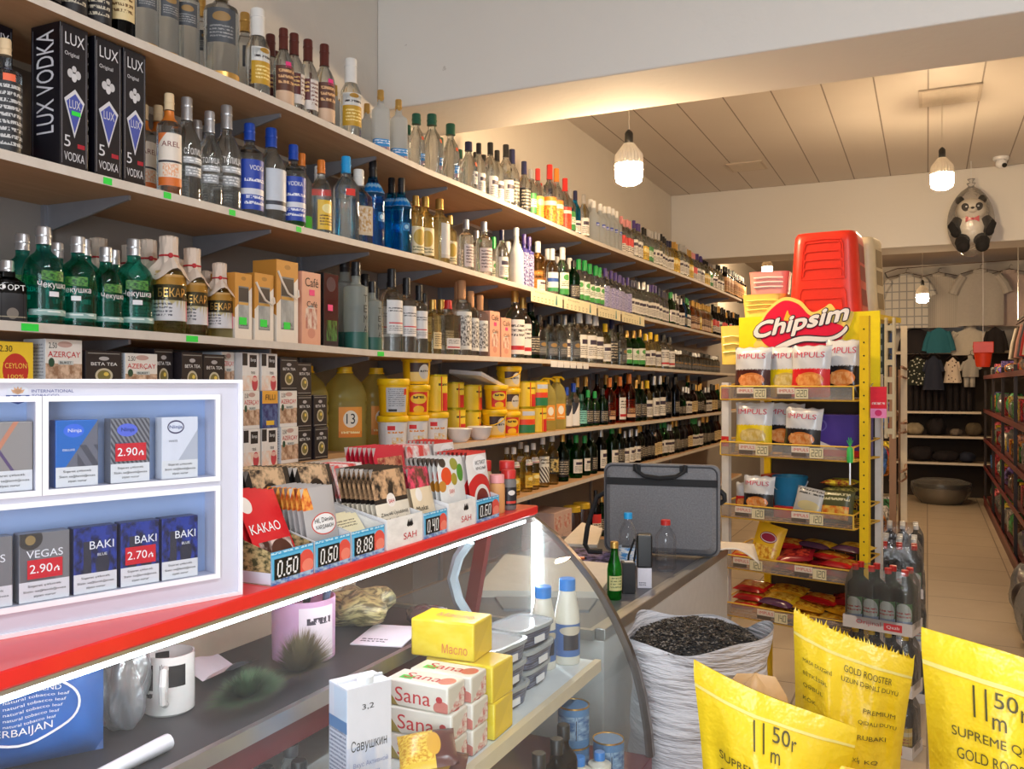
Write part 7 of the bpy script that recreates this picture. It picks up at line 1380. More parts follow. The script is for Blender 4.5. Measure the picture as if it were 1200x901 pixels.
t = thing('green_brush', 'green-handled brush hung on the rack basket corner', 'brush', rk(RKW-.012, -.062, 1.20), RKR); MB().tube([(0, 0, -.10), (0, 0, .0)], .005, 8).build('shaft', [STEEL], t); MB().lathe([(.012, 0), (.015, .02), (.013, .06), (.009, .07)], 12).build('grip', [mat('brush_green', (60, 190, 90), .4)], t)
g = MB()
for i in range(7): g.tube([(0, 0, .07), (.004*(i-3), .003*((i*3) % 5-2), .10+.006*((i*2) % 3))], .0016, 5)
g.build('tufts', [mat('brush_green', (60, 190, 90), .4)], t)
# ------------------------------------------------------------------ plastic stools and baskets on the rack
ZR = 1.895
MB().box(.0, RKW-.03, HB+.02, .74, ZR-.026, ZR-.001).build('top_board', [RYE], rack, smooth=False)
def stool(label, x, y, z, rz, m, w0=.30, w1=.375, h=.44, ly=.24, n=1, dark=None, name='plastic_stool', group='stacked plastic stools', loc=None):
    """tall plastic stool: closed seat on top, four sides flaring downwards with raised panels and a low arch"""
    t = thing(name, label, 'stool', loc or rk(x, y, z), RKR+rz, group)
    def ring(v):
        k = w0+(w1-w0)*(1-v); return k, k*ly/w0
    mb = MB(); prof = [(1, 0.0), (.985, .05), (.94, .30), (.90, .60), (.865, .86), (.845, .95), (.79, .99), (.70, 1.0), (0, 1.0)]
    mb.lathe([(w1/2*1.40*a, h*b) for a, b in prof], 40, 0, p=7, sx=.72*1.0, sy=.72*ly/w0)
    mb.build('stool_body', [m], t, ang=45)
    sx_ = w1/2*1.40*.72*7**0 # outer half width at the bottom
    def face(u, zf, off):     # point on the front face
        k = lin([(0, 1.0), (.3, .94), (.6, .90), (.86, .865), (.95, .845), (1.0, .79)], zf); hw = w1/2*1.40*.72*k; y_ = -hw*ly/w0*(1-abs(u)**7*.5)**1.0
        return (u*hw*.98, y_-off, zf*h)
    q = MB()
    for j in range(4):        # arched ridges of the upper panel
        z0 = .86-.105*j; q.tube([face(-.62, z0-.09, .002), face(-.61, z0-.03, .003), face(-.54, z0, .003), face(0, z0+.006, .003), (face(.46, z0, .003)), face(.53, z0-.03, .003), face(.54, z0-.09, .002)], .0038, 5)
    q.tube([face(-.68, .42, .002), face(-.66, .82, .002), face(-.60, .89, .002), face(0, .905, .002), face(.54, .89, .002), face(.60, .82, .002), face(.62, .42, .002), face(-.68, .42, .002)], .0045, 5)
    q.tube([face(-.70, .04, .002), face(-.68, .26, .002), face(-.62, .31, .002), face(.58, .31, .002), face(.64, .26, .002), face(.66, .04, .002)], .0045, 5); q.tube([face(-.56, .04, .002), face(-.54, .18, .002), face(.52, .18, .002), face(.54, .04, .002)], .0035, 5)
    q.build('raised_ridges', [m], t)
    for a in (-1, 1):
        hx = lambda zf: w1/2*1.40*.72*lin([(0, 1.0), (.3, .94), (.6, .90), (.86, .865), (.95, .845)], zf)
        for z0, z1 in ((.62, .84), (.40, .58), (.10, .30)):
            yy = .075*ly/.24*.9; MB().add([(a*(hx(z0)+.0012), -yy, z0*h), (a*(hx(z0)+.0012), yy, z0*h), (a*(hx(z1)+.0012), yy, z1*h), (a*(hx(z1)+.0012), -yy, z1*h)], [(0, 1, 2, 3)]).build('side_slot', [dark or m], t, smooth=False)
    return t
REDP = mat('red_plastic', (226, 50, 28), .3); REDD = mat('dark_red_recess', (150, 24, 24), .4); BEIP = mat('beige_plastic', (214, 196, 158), .35); YELP = mat('pale_yellow_plastic', (246, 216, 104), .35)
stool('bright red plastic stool on top of the snack rack', .392, .345, ZR, .16, REDP, h=.405, w0=.29, w1=.345, dark=REDD, ly=.24)
stool('beige plastic stool behind the red stool', .60, .44, ZR-.001, .05, BEIP, h=.41, w0=.21, w1=.25, dark=mat('beige_recess', (150, 130, 96), .5), ly=.19, loc=rk(.43, .63, ZR-.0))
def arm_basket(label, x, y, z, m, w, d, h, name, cat, rz=0, slots=True):
    t = thing(name, label, cat, rk(x, y, z), RKR+rz, None)
    mb = MB().lathe([(w/2*1.3, 0), (w/2*1.36, h*.5), (w/2*1.42, h*.94), (w/2*1.46, h), (w/2*1.38, h), (w/2*1.30, h*.5), (w/2*1.24, .006), (0, .006)], 36, 0, p=6, sx=.70, sy=.70*d/w); mb.build('basket_body', [m], t, ang=45)
    q = MB()
    for k in range(3): q.tube([(-w*.36, -d/2*.965-.004*k, h*(.30+.2*k)), (0, -d/2*.97-.004*k, h*(.33+.2*k)), (w*.36, -d/2*.965-.004*k, h*(.30+.2*k))], .005, 6)
    q.build('raised_bands', [mat('pale_band', (236, 214, 206), .4) if name == 'pink_basket' else m], t); return t
arm_basket('pale yellow plastic stool lying low at the rack left', .085, .30, ZR, YELP, .22, .20, .115, 'yellow_basin', 'basin', .2)
arm_basket('yellow plastic basin hanging over left edge of the rack', -.07, .27, ZR-.24, YELP, .14, .16, .20, 'yellow_basin', 'basin', .2)
arm_basket('pink basket with pale bands behind the yellow basin', .10, .31, ZR+.1165, mat('pink_basket_plastic', (226, 150, 138), .4), .20, .18, .115, 'pink_basket', 'basket', .3)
# ------------------------------------------------------------------ stacked drink packs
FILM = film('shrink_wrap', (.96, .96, .97), .09, .10); TRAYC = mat('white_tray_card', (212, 204, 198), .6)
def drink_pack(label, loc, rz, nx, ny, r, h, gm, capm, lab, tray, text=True):
    t = thing('drink_pack', label, 'drink pack', loc, rz, 'shrink-wrapped drink packs'); W, D = nx*2*r+.012, ny*2*r+.012
    pr = [(a*r*.96, b*h) for a, b in SHAPE['high'] if b < .90]+[(r*.34, .905*h)]
    k = 0
    bme = _dk.setdefault((r, h, gm.name), MB().lathe(pr, 14).mesh('bottle', [gm])); cme = _dk.setdefault((r, h, capm.name, 'c'), MB().lathe([(r*.42, .906*h), (r*.42, .995*h), (0, h)], 12).mesh('cap', [capm])); lme = _dk.setdefault((r, h, lab.name, 'l'), MB().grid(lambda u, v: (r*.966*sin((u-.5)*2.6), -r*.966*cos((u-.5)*2.6), h*(.12+.36*v)), 10, 1).mesh('label', [lab]))
    for j in range(ny):
        for i in range(nx):
            p = (-W/2+.006+r+2*r*i, -D/2+.006+r+2*r*j, .004); b = put(bme, 'bottle', t, p); put(cme, 'cap', b)
            if j == 0: put(lme, 'label', b)
    g = MB().box(-W/2, W/2, -D/2, -D/2+.002, 0, tray).box(-W/2, W/2, D/2-.002, D/2, 0, tray).box(-W/2, -W/2+.002, -D/2+.0022, D/2-.0022, 0, tray).box(W/2-.002, W/2, -D/2+.0022, D/2-.0022, 0, tray).box(-W/2, W/2, -D/2, D/2, -.002, -.0002)
    g.build('card_tray', [TRAYC], t, smooth=False)
    if text: MB().text('Orijinal', lambda a, b: (a, -D/2-.0008, b), (-W*.30, W*.06, tray*.3, tray*.8), 0).box(W*.10, W*.36, -D/2-.0012, -D/2-.0003, tray*.2, tray*.8, 1).text('Qazlı', lambda a, b: (a, -D/2-.0016, b), (W*.14, W*.32, tray*.35, tray*.65), 2).build('tray_print', [mat('tray_red', (190, 60, 70), .5), mat('tray_red_block', (206, 60, 66), .5), WINK], t, smooth=False)
    def ff(u, v):
        a = 2*pi*u; c, s = cos(a), sin(a); q = (abs(c)**6+abs(s)**6)**(-1/6); sh = 1.012 if v < .72 else 1.012-.22*((v-.72)/.28)**1.3
        return (W/2*c*q*sh*(1+.006*sin(9*a+8*v)), D/2*s*q*sh*(1+.006*sin(7*a-9*v)), tray*.5+(h*.985-tray*.5)*v)
    MB().grid(ff, 40, 12).build('shrink_film', [FILM], t, ang=180)
    return t
_dk = {}
WLG = LB((70, 130, 70), ('e', .5, .5, .46, .5, (206, 214, 206)), ('t', .1, .9, .3, .6, 2, (190, 80, 70)), ('r', 0, 1, .0, .22, (150, 170, 200))); WLY = LB((226, 190, 80), ('t', .1, .9, .2, .5, 2, (190, 110, 40)), ('r', 0, 1, .6, .8, (236, 220, 170)))
def pk(z): return rk(.806, -.150, z)
drink_pack('pack of green bottles with red caps on top of the front stack', pk(.510), RKR, 4, 2, .034, .262, G['dgreen'], CAP['red'], WLG, .05)
drink_pack('pack of dark yellow-labelled bottles in the middle of the front stack', pk(.2565), RKR, 4, 2, .034, .246, G['dark'], CAP['yellow'], WLY, .05)
drink_pack('pack of dark yellow-labelled bottles at the bottom of the front stack', pk(.003), RKR, 4, 2, .034, .246, G['dark'], CAP['yellow'], WLY, .05)
for i, (y, n, gm, cm, nm) in enumerate(((4.82, 3, 'dark', 'red', 'just behind the front stack'), (5.06, 3, 'navy', 'white', 'second along the aisle'), (5.30, 2, 'navy', 'blue', 'third along the aisle'), (5.54, 3, 'dark', 'white', 'fourth along the aisle'), (5.78, 2, 'dgreen', 'green', 'last along the aisle'))):
    for j in range(n): drink_pack('wrapped bottle pack %s in the stack %s' % (('at the bottom', 'second up', 'on top')[j], nm), (-.155+random.uniform(-.012, .012), y, .003+.2535*j), random.uniform(-.03, .03), 4, 2 if i == 0 else 3, .034, .246, G[gm], CAP[cm], WLY if i % 2 else WLG, .045, False)
# ================================================================== racks along the aisle
BROWN = mat('brown_wood_post', (150, 112, 80), .55); DKW = mat('dark_burgundy_wood', (92, 36, 38), .45, var=.2); CREAMW = mat('cream_post', (226, 206, 170), .5)
wr = thing('goods_rack', 'wooden rack with wire shelves of small packets behind the snack rack', 'rack', (-.145, 6.02, 0), 0)
for x, y, h, m in ((-.05, 0, 1.66, BROWN), (-.42, 0, 1.66, RWH), (-.16, 0, 1.60, RWH), (-.03, 1.15, 1.66, BROWN), (-.42, 1.15, 1.66, BROWN), (.0, .62, 1.95, CREAMW)): MB().box(x-.02, x+.02, y-.02, y+.02, 0, h).build('post', [m], wr, smooth=False)
for z in (.55, .95, 1.25, 1.60):
    q = MB()
    for i in range(9): q.tube([(-.42+.05*i, 0, z), (-.42+.05*i, 1.15, z)], .004, 5)
    q.tube([(.0, -.02, z+.06), (.02, .3, z+.05), (.01, .7, z+.055), (.0, 1.16, z+.06)], .009, 6); q.tube([(.0, -.02, z), (.02, .3, z-.01), (.01, .7, z-.005), (.0, 1.16, z)], .007, 6)
    q.build('wire_shelf', [mat('bronze_wire', (150, 110, 80), .4, .4)], wr)
FCOL = [((214, 180, 40), 'yellow'), ((206, 90, 100), 'pink'), ((60, 110, 180), 'blue'), ((214, 120, 40), 'orange'), ((170, 40, 40), 'red'), ((96, 76, 150), 'violet'), ((60, 130, 70), 'green'), ((190, 186, 180), 'silver'), ((120, 84, 60), 'brown')]
PCOL = [art('wrapped_%s' % n, c, (('n', 0, 1, 0, 1, tuple(int(x*.55) for x in c), tuple(min(255, int(x*1.15+20)) for x in c), 6),), .22) for c, n in FCOL]
rn = random.Random(3); k = 0
for z, nm in ((.55, 'lowest'), (.95, 'second'), (1.25, 'third')):
    for i in range(9):
        y = .10+.122*i; ci = rn.randrange(len(FCOL)); h = rn.uniform(.13, .22)
        crumple('wrapped_toy', 'crinkled %s packet, %s from front on the %s wire shelf' % (FCOL[ci][1], nth(i), nm), 'packet', (wr.location.x-.13+rn.uniform(-.02, .02), wr.location.y+y, z+.0045), .058, .055, h, PCOL[ci], rn.uniform(0, 3), 40+k, n=10, k=7, group='crinkled packets on the wire shelves'); k += 1
def box_at(name, label, cat, loc, w, d, h, m, rz=0, group=None, bevel=.004):
    t = thing(name, label, cat, loc, rz, group); cart(w, d, h).build('carton', [m], t, smooth=False, bevel=bevel); return t
DGR = mat('dark_green_crate', (40, 54, 44), .5)
for i in range(5):
    t = thing('green_crate', 'dark green plastic crate, %s from bottom of the stack on the goods rack' % nth(i), 'crate', (wr.location.x-.22, wr.location.y+.22, 1.606+.072*i), 0, 'dark green crates stacked on the goods rack')
    MB().lathe([(.19, 0), (.20, .062), (.212, .064), (.212, .070), (.194, .070), (.184, .006), (0, .006)], 32, 0, p=7, sx=.72, sy=.72).build('crate_body', [DGR], t, ang=45)
    q = MB()
    for j in range(5): q.box(-.12+.05*j, -.095+.05*j, -.1455, -.1435, .018, .050)
    q.build('crate_slots', [mat('pale_crate_gap', (120, 130, 124), .6)], t, smooth=False)
box_at('navy_box', 'navy blue box with pale edge behind the green crates', 'box', (wr.location.x-.17, wr.location.y+.62, 1.606), .22, .22, .30, mat('navy_card', (44, 58, 96), .5)); box_at('violet_carton', 'violet carton at the far end of the goods rack', 'box', (wr.location.x-.14, wr.location.y+.93, 1.606), .16, .2, .16, VIO)
t = thing('red_flower_pot', 'small bright red pot on top of the green crates', 'pot', (wr.location.x-.20, wr.location.y+.22, 1.606+.36+.0015), 0); MB().lathe([(.045, 0), (.062, .085), (.068, .088), (.068, .10), (.060, .10), (.044, .006), (0, .006)], 20).build('pot_body', [mat('bright_red_pot', (222, 60, 44), .4)], t)
t = thing('hang_card', 'pink and red card hanging beside the yellow rack post', 'card', rk(RKW+.085, .02, 1.40), RKR); MB().box(-.035, .035, 0, .004, 0, .14).build('card_body', [art('pink_red_card', (222, 40, 60), (('r', 0, 1, 0, .3, (236, 140, 190)), ('e', .5, .16, .22, .1, (206, 50, 110)), ('t', .1, .9, .36, .5, 1, (240, 200, 200))), .4)], t, smooth=False)
MB().tube([(-.036, .012, -.0), (-.036, .012, .145), (-.036, .035, .155)], .003, 5).build('hook', [STEEL], t)
q = MB()
for x in (RKW+.055, RKW+.090): q.box(x, x+.010, .20, .22, 1.30, 1.86)
for i in range(7): q.box(RKW+.065, RKW+.090, .204, .216, 1.32+.08*i, 1.345+.08*i)
q.build('side_lattice', [BEIP], rack, smooth=False)
# ------------------------------------------------------------------ right-hand rack
rr = thing('burgundy_rack', 'dark burgundy shelving rack along the right of the aisle', 'rack', (.66, 9.3, 0), 0)
RYS = [7.2, 8.6, 10.0, 11.4, 12.9]
for y in RYS:
    for x in (.015, .46): MB().box(x-.014, x+.014, y-.014-9.3, y+.014-9.3, 0, 1.72).build('post', [mat('dark_rack_post', (40, 28, 28), .5)], rr, smooth=False)
RZ = [.10, .50, .85, 1.215, 1.64]
for z in RZ:
    b = MB().box(0.03, .445, 7.2-9.3, 12.9-9.3, z, z+.018).build('shelf_board', [DKW], rr, smooth=False); MB().box(-.008, .0, 7.2-9.3, 12.9-9.3, z-.022, z+.024).build('front_lip', [mat('burgundy_lip', (120, 44, 44), .4)], b, smooth=False)
MB().box(-.004, .02, 7.2-9.3, 12.9-9.3, .0, .077).build('kick_board', [DKW], rr, smooth=False)
rn = random.Random(77); k = 0
GOODS = [('wrapped_parcel', 'parcel', 'parcel')]
for zi, nm in ((0, 'lowest'), (1, 'second'), (2, 'third'), (3, 'fourth'), (4, 'top')):
    y = 7.34; i = 0
    while y < 12.7:
        kind = rn.choice('jbcb' if zi in (1, 2, 3) else 'ccb'); ci = rn.randrange(len(FCOL)); z = RZ[zi]+.0185; x = .66+.12+rn.uniform(-.01, .02); loc = (x, y, z)
        if kind == 'j':
            t = thing('glass_jar', 'glass jar with %s lid, %s from near on the %s burgundy shelf' % (FCOL[ci][1], nth(i), nm), 'jar', loc, 0, 'goods on the burgundy rack'); r = rn.uniform(.05, .065); h = rn.uniform(.14, .2)
            MB().lathe([(r*.9, 0), (r, .01), (r, h*.8), (r*.8, h*.88)], 18).build('jar_body', [glass('goods_jar', (.85, .86, .82), body=.3)], t); MB().lathe([(r*.84, h*.8805), (r*.84, h), (0, h)], 18).build('lid', [PCOL[ci]], t); y += .19
        elif kind == 'b':
            w = rn.uniform(.10, .17); box_at('goods_box', '%s box, %s from near on the %s burgundy shelf' % (FCOL[ci][1], nth(i), nm), 'box', loc, .13, w, rn.uniform(.12, .24)*(.6 if zi == 4 else 1), PCOL[ci], 0, 'goods on the burgundy rack'); y += w+.05
        else:
            crumple('wrapped_parcel', 'crinkled %s parcel, %s from near on the %s burgundy shelf' % (FCOL[ci][1], nth(i), nm), 'parcel', loc, .08, .08, rn.uniform(.13, .24)*(.45 if zi == 4 else 1), PCOL[ci] if rn.random() < .5 else film('clear_crinkle', (.92, .95, .98), .22), rn.uniform(0, 3), 300+k, n=10, k=7, group='goods on the burgundy rack'); y += .23
        i += 1; k += 1
t = thing('pink_basket', 'pink plastic crate basket at the aisle end of the right rack', 'basket', (.755, 12.60, RZ[3]+.0185), 0)
def wrapbag(u, v, D, sx, sz, label, m, seed):
    p = pD(u, v, D); crumple('wrapped_bundle', label, 'bundle', (max(p.x, .50), p.y, .001), sx, sx*.9, sz, m, 0, seed, group='wrapped bundles on the aisle floor')
bpy.data.objects.remove(t)
CLR = film('clear_crinkle', (.92, .95, .98), .22)
for i, (x, y, sz, m, l) in enumerate(((.60, 6.85, .34, CLR, 'clear-wrapped bundle on the floor by the right rack, farthest'), (.59, 6.47, .30, mat('dark_wrapped_fabric', (52, 46, 50), .5), 'dark wrapped bundle on the floor by the right rack'), (.585, 6.08, .36, CLR, 'clear-wrapped bundle on the floor by the right rack, middle'), (.58, 5.70, .34, mat('grey_wrapped_fabric', (130, 126, 124), .4), 'grey wrapped bundle on the floor by the right rack'))):
    crumple('wrapped_bundle', l, 'bundle', (x, y, .001), .10, .14, sz, m, 0, 600+i, group='wrapped bundles on the aisle floor')
# ------------------------------------------------------------------ the far wall: shelves of clothes
YW = YB-.02
FSH = [(2.40, 1038, 1200), (1.99, 1060, 1200), (1.185, 1050, 1150), (.855, 1050, 1165), (.50, 1040, 1165)]
for i, (z, u0, u1) in enumerate(FSH):
    a, b = pY(u0, 450, 13.25).x-.15, min(pY(u1, 450, 13.25).x, 1.0); t = thing('clothes_shelf', 'white-edged clothes shelf on the far wall, %s from top' % nth(i), 'shelf', ((a+b)/2, 13.25, z), 0, 'far wall clothes shelves')
    MB().box(-(b-a)/2, (b-a)/2, .0, .43, -.02, 0).build('board', [mat('far_shelf_board', (150, 130, 110), .6)], t, smooth=False); MB().box(-(b-a)/2, (b-a)/2, -.012, -.0002, -.026, .004).build('edge', [mat('far_shelf_edge', (226, 212, 192), .5)], t, smooth=False)
DARKB = mat('dark_backing', (52, 42, 36), .8); o = MB().box(-.62, 1.2, YB-.016, YB-.001, .0, 1.97).build('dark_back_panel', [DARKB], smooth=False); o['kind'] = 'structure'
a = -.60
for x in (-.60, 1.10): tag(MB().box(x-.02, x+.02, 13.27, 13.31, 0, .498).build('shelf_post', [DARKB], smooth=False), 'dark post under the far clothes shelves, %s end' % ('left' if x < 0 else 'right'), 'post')
def garment(kind, label, x, z, y, w, h, m, seed, group, hanger=True, name=None):
    """z: shoulder height"""
    t = thing(name or {'shirt': 'shirt', 'polo': 'polo_shirt', 'dress': 'child_dress', 'shorts': 'shorts', 'trousers': 'trousers', 'jumper': 'jumper'}[kind], label, 'clothing', (x, y, z), 0, group); rn = random.Random(seed); p = rn.uniform(0, 6)
    def bodyf(s):
        def f(u, v):
            q = 1-v; wd = w*(.33+.07*min(1, q*3)) if kind in ('shirt', 'polo', 'jumper') else w*(.30+.25*q) if kind == 'dress' else w*.5
            sh = .03*(abs(2*u-1))**1.5 if v > .97 else 0
            e = (1-(2*u-1)**4); return ((u-.5)*2*wd, -s*(.022*e+.006)+.012*sin(11*u+p)*q, -h*q-sh+(-.04*abs(2*u-1)*v*v))
        return f
    if kind == 'trousers' or kind == 'shorts':
        g = MB()
        for sx in (-1, 1): g.grid(lambda u, v: (sx*w*.26+w*.27*cos(2*pi*u)*(1-.12*(1-v)), .045*sin(2*pi*u)+.01*sin(9*v+p), -h*(1-v)), 12, 8)
        g.build('legs', [m], t)
    else:
        MB().grid(bodyf(1), 14, 12).grid(bodyf(-1), 14, 12).build('torso', [m], t, ang=180)
        for sx in (-1, 1):
            L = h*.34 if kind != 'jumper' else h*.8
            MB().tube([(sx*w*.30, 0, -.06), (sx*(w*.42), 0, -.10-L*.35), (sx*(w*.48), 0.005, -.08-L*.85)], [w*.085, w*.095, w*.10], 10).build('sleeve', [m], t)
        if kind in ('polo', 'shirt'): MB().lathe([(w*.12, -.03), (w*.135, .0), (w*.12, .022), (w*.10, .0)], 16, 0, sy=.6).build('collar', [m], t)
    if hanger: MB().tube([(-w*.35, 0, -.02), (0, 0, .04), (w*.35, 0, -.02)], .005, 6).tube([(0, 0, .04), (0, 0, .075), (.02, 0, .095), (.035, 0, .08)], .003, 6).build('hanger', [mat('brown_hanger', (70, 50, 44), .5)], t)
    return t
GREY2 = mat('grey_cloth', (172, 168, 164), .85); GREYP = mat('pinkish_grey_cloth', (196, 178, 172), .85); TEALC = mat('teal_cloth', (36, 104, 122), .85); BLKC = mat('black_cloth', (34, 28, 32), .85); CREAMC = mat('cream_cloth_pale', (206, 198, 186), .85); NAVYC = mat('navy_cloth', (36, 42, 62), .85)
def checkm(name, base, line, sx, sz):
    k = NT(name); sp = k.new('ShaderNodeSeparateXYZ'); k.l.new(k.coord(), sp.inputs[0]); a = k.math('LESS_THAN', k.math('FRACT', k.math('MULTIPLY', sp.outputs[0], sx)), .16); b = k.math('LESS_THAN', k.math('FRACT', k.math('MULTIPLY', sp.outputs[2], sz)), .14)
    k.l.new(k.mix(k.math('MULTIPLY', k.math('MAXIMUM', a, b), .7), S(base), S(line)), k.b.inputs['Base Color']); k.b.inputs['Roughness'].default_value = .85; return k.mat
CHK = checkm('grey_check_cloth', (196, 194, 190), (110, 116, 126), 11, 9); CHK2 = checkm('fine_stripe_cloth', (186, 180, 172), (156, 150, 146), 40, .1)
def gx(u, y=12.95): return pY(u, 450, y).x
def gz(u, v, y=12.95): return pY(u, v, y).z
tp = 'shirts hung on the rope at the far wall'
garment('shirt', 'grey checked shirt hung at left of the rope', gx(1062), gz(1062, 323), 12.95, .66, .70, CHK, 1, tp); garment('shirt', 'pale striped shirt hung behind the far bulb', gx(1100), gz(1100, 321), 13.09, .66, .70, CHK2, 2, tp)
garment('polo', 'mid grey polo shirt hung right of the small window', gx(1149), gz(1149, 318), 12.95, .66, .70, GREY2, 3, tp); garment('polo', 'pinkish grey polo shirt hung at the right end of rope', gx(1184), gz(1184, 317), 13.09, .64, .70, GREYP, 4, tp)
t = thing('clothes_rope', 'thin rope strung along the far wall carrying shirts', 'rope', (gx(1120), 12.97, gz(1120, 312)+.03), 0); x0, x1 = gx(1037)-t.location.x, gx(1200)-t.location.x+.1
MB().tube([(x0, 0, -.07), (x0+.15, 0, -.02), (0, 0, .0), (x1*.6, 0, .01), (x1, 0, .02)], .006, 6).build('rope', [mat('brown_rope', (90, 66, 54), .8)], t); MB().tube([(x0, 0, -.07), (x0, .72, -.05)], .008, 6).tube([(x1, 0, .02), (x1, .72, .04)], .008, 6).build('wall_hook', [BLACK], t)
o = MB().box(gx(1116), gx(1131), YB-.03, YB-.002, gz(1120, 372), gz(1120, 344)).build('window_1', [emit('bright_window', (.75, .88, 1.0), 3.0)], smooth=False); o['kind'] = 'structure'
tp = 'folded and hung tops on the far shelf'
garment('jumper', 'black top hung under the highest far shelf', gx(1073, 13.1), gz(1073, 380, 13.1)-.03, 13.2, .40, .36, BLKC, 5, tp, False); garment('jumper', 'teal top hung beside the black one', gx(1100, 13.1), gz(1100, 381, 13.1)-.03, 13.08, .36, .34, TEALC, 6, tp, False); garment('shirt', 'wide cream t-shirt hung under the highest far shelf', gx(1137, 13.1), gz(1137, 381, 13.1)-.03, 13.2, .55, .36, CREAMC, 7, tp, False); garment('jumper', 'dark top at the right end below the highest far shelf', gx(1166, 13.1), gz(1166, 380, 13.1)-.03, 13.1, .28, .34, BLKC, 8, tp, False)
tp = 'small clothes hung below the second far shelf'
FLO = art('floral_cloth', (30, 34, 28), (), .85); k = NT('floral_cloth_2'); v_ = k.new('ShaderNodeTexVoronoi'); v_.inputs['Scale'].default_value = 26; k.l.new(k.coord(), v_.inputs['Vector']); k.l.new(k.mix(k.math('LESS_THAN', v_.outputs['Distance'], .30), S((34, 40, 32)), S((206, 206, 190))), k.b.inputs['Base Color']); k.b.inputs['Roughness'].default_value = .85; FLO = k.mat
k = NT('dotted_cloth'); v_ = k.new('ShaderNodeTexVoronoi'); v_.inputs['Scale'].default_value = 22; k.l.new(k.coord(), v_.inputs['Vector']); k.l.new(k.mix(k.math('LESS_THAN', v_.outputs['Distance'], .22), S((222, 206, 190)), S((80, 50, 50))), k.b.inputs['Base Color']); k.b.inputs['Roughness'].default_value = .85; DOT = k.mat
garment('dress', 'black and white floral dress on the far rail', gx(1075), gz(1075, 416), 13.20, .24, .40, FLO, 9, tp); garment('dress', 'dark navy dress on the far rail', gx(1094), gz(1094, 416), 13.12, .24, .46, NAVYC, 10, tp); garment('dress', 'cream dotted child dress on the far rail', gx(1117), gz(1117, 418), 13.20, .20, .34, DOT, 11, tp)
garment('shirt', 'small grey child top on the far rail', gx(1138), gz(1138, 418), 13.12, .24, .26, GREY2, 12, tp); garment('shorts', 'small grey shorts below the grey child top', gx(1137), gz(1137, 440), 13.17, .13, .15, GREY2, 13, tp, False)
for i, (u, l) in enumerate(((1070, 'first'), (1085, 'second'), (1101, 'third'), (1118, 'fourth'), (1134, 'fifth'))): garment('trousers', 'black trousers hung in the dark row, %s from left' % l, gx(u), gz(u, 444), 13.42, .14, .50, BLKC, 20+i, 'black trousers on the far rail', False)
t = thing('clothes_rail', 'dark rail carrying black trousers and small clothes', 'rail', (gx(1110), 13.42, gz(1110, 443)), 0); MB().tube([(-.75, 0, 0), (.80, 0, 0)], .008, 6).build('bar', [BLACK], t); MB().tube([(-.75, 0, 0), (-.75, .25, 0)], .007, 6).tube([(.8, 0, 0), (.8, .25, 0)], .007, 6).build('bracket', [BLACK], t)
rn = random.Random(9)
for i, (u, zi, sx, sz, m, l) in enumerate(((1072, 3, .15, .17, mat('cream_print_cloth', (160, 146, 120), .85, var=.4, scale=18), 'heap of cream patterned clothes'), (1097, 3, .15, .24, BLKC, 'tall heap of black clothes'), (1120, 3, .10, .10, mat('grey_print_cloth', (120, 110, 100), .85, var=.4, scale=18), 'low heap of grey patterned clothes'), (1141, 3, .13, .18, mat('olive_cloth', (96, 84, 66), .85, var=.3), 'heap of olive clothes'), (1079, 4, .2, .2, BLKC, 'heap of black bags'), (1108, 4, .22, .15, BLKC, 'long heap of black clothes'), (1134, 4, .13, .14, NAVYC, 'heap of navy clothes'))):
    y = 13.36 if i != 2 else 13.30; crumple('clothes_heap', l+' on the far shelf, '+('fourth' if zi == 3 else 'lowest')+' board', 'clothes', (gx(u, 13.36), y+.06, FSH[zi][0]+.0006), sx*.75, .11, sz, m, 0, 700+i, amp=.12, group='clothes heaps on the far shelves')
p = pZ(1102, 583, 0); t = thing('wash_basin', 'plastic-wrapped stack of metal wash basins on the far floor', 'basin', (p.x, 12.9, 0.001), 0)
MB().lathe([(.22, 0), (.30, .10), (.34, .20), (.355, .205), (.34, .215), (.30, .12), (0, .02)], 32).build('lower_basin', [mat('dull_metal', (170, 164, 150), .3, .7)], t); MB().lathe([(.26, .155), (.33, .25), (.345, .27), (.33, .275), (.25, .17)], 32).build('upper_basin', [mat('dull_metal', (170, 164, 150), .3, .7)], t)
MB().lathe([(.24, .002), (.33, .10), (.365, .20), (.36, .27), (.25, .31), (0, .30)], 32).build('plastic_wrap', [FILM], t)
# hanging clothes over the right rack
t = thing('clothes_rail', 'rail over the right rack carrying hung coats', 'rail', (.90, 9.6, 2.25), 0); MB().tube([(0, -1.6, 0), (0, 1.6, 0)], .010, 8).build('bar', [STEEL], t)
for y in (-1.55, 1.55): MB().tube([(0, y, 0), (0, y, ZC-2.25 if y < -1 else 3.22-2.25)], .006, 6).build('hanger_rod', [STEEL], t)
for i, (y, m, l, ln) in enumerate(((8.25, mat('dark_green_cloth', (34, 46, 40), .85), 'dark green coat', .62), (8.5, mat('maroon_cloth', (90, 34, 40), .85), 'maroon jumper', .55), (8.78, CREAMC, 'cream coat', .62), (9.05, mat('red_cloth', (190, 50, 56), .85), 'red jumper', .52), (9.3, mat('slate_cloth', (84, 90, 104), .85), 'slate blue coat', .6), (9.6, mat('pink_cloth', (214, 160, 150), .85), 'pink jumper', .52), (9.9, mat('brown_cloth', (92, 78, 66), .85), 'brown coat', .58), (10.2, CREAMC, 'pale cream jumper', .54))):
    t = garment('jumper', '%s hung on the rail over the right rack' % l, .90, 2.165, y, .30, min(ln, .42), m, 40+i, 'coats over the right rack'); t.rotation_euler.z = .35
t = thing('dust_scoop', 'bright orange-red plastic scoop hanging before the clothes', 'scoop', pD(1152, 430, 8.3), 0); q = t.location
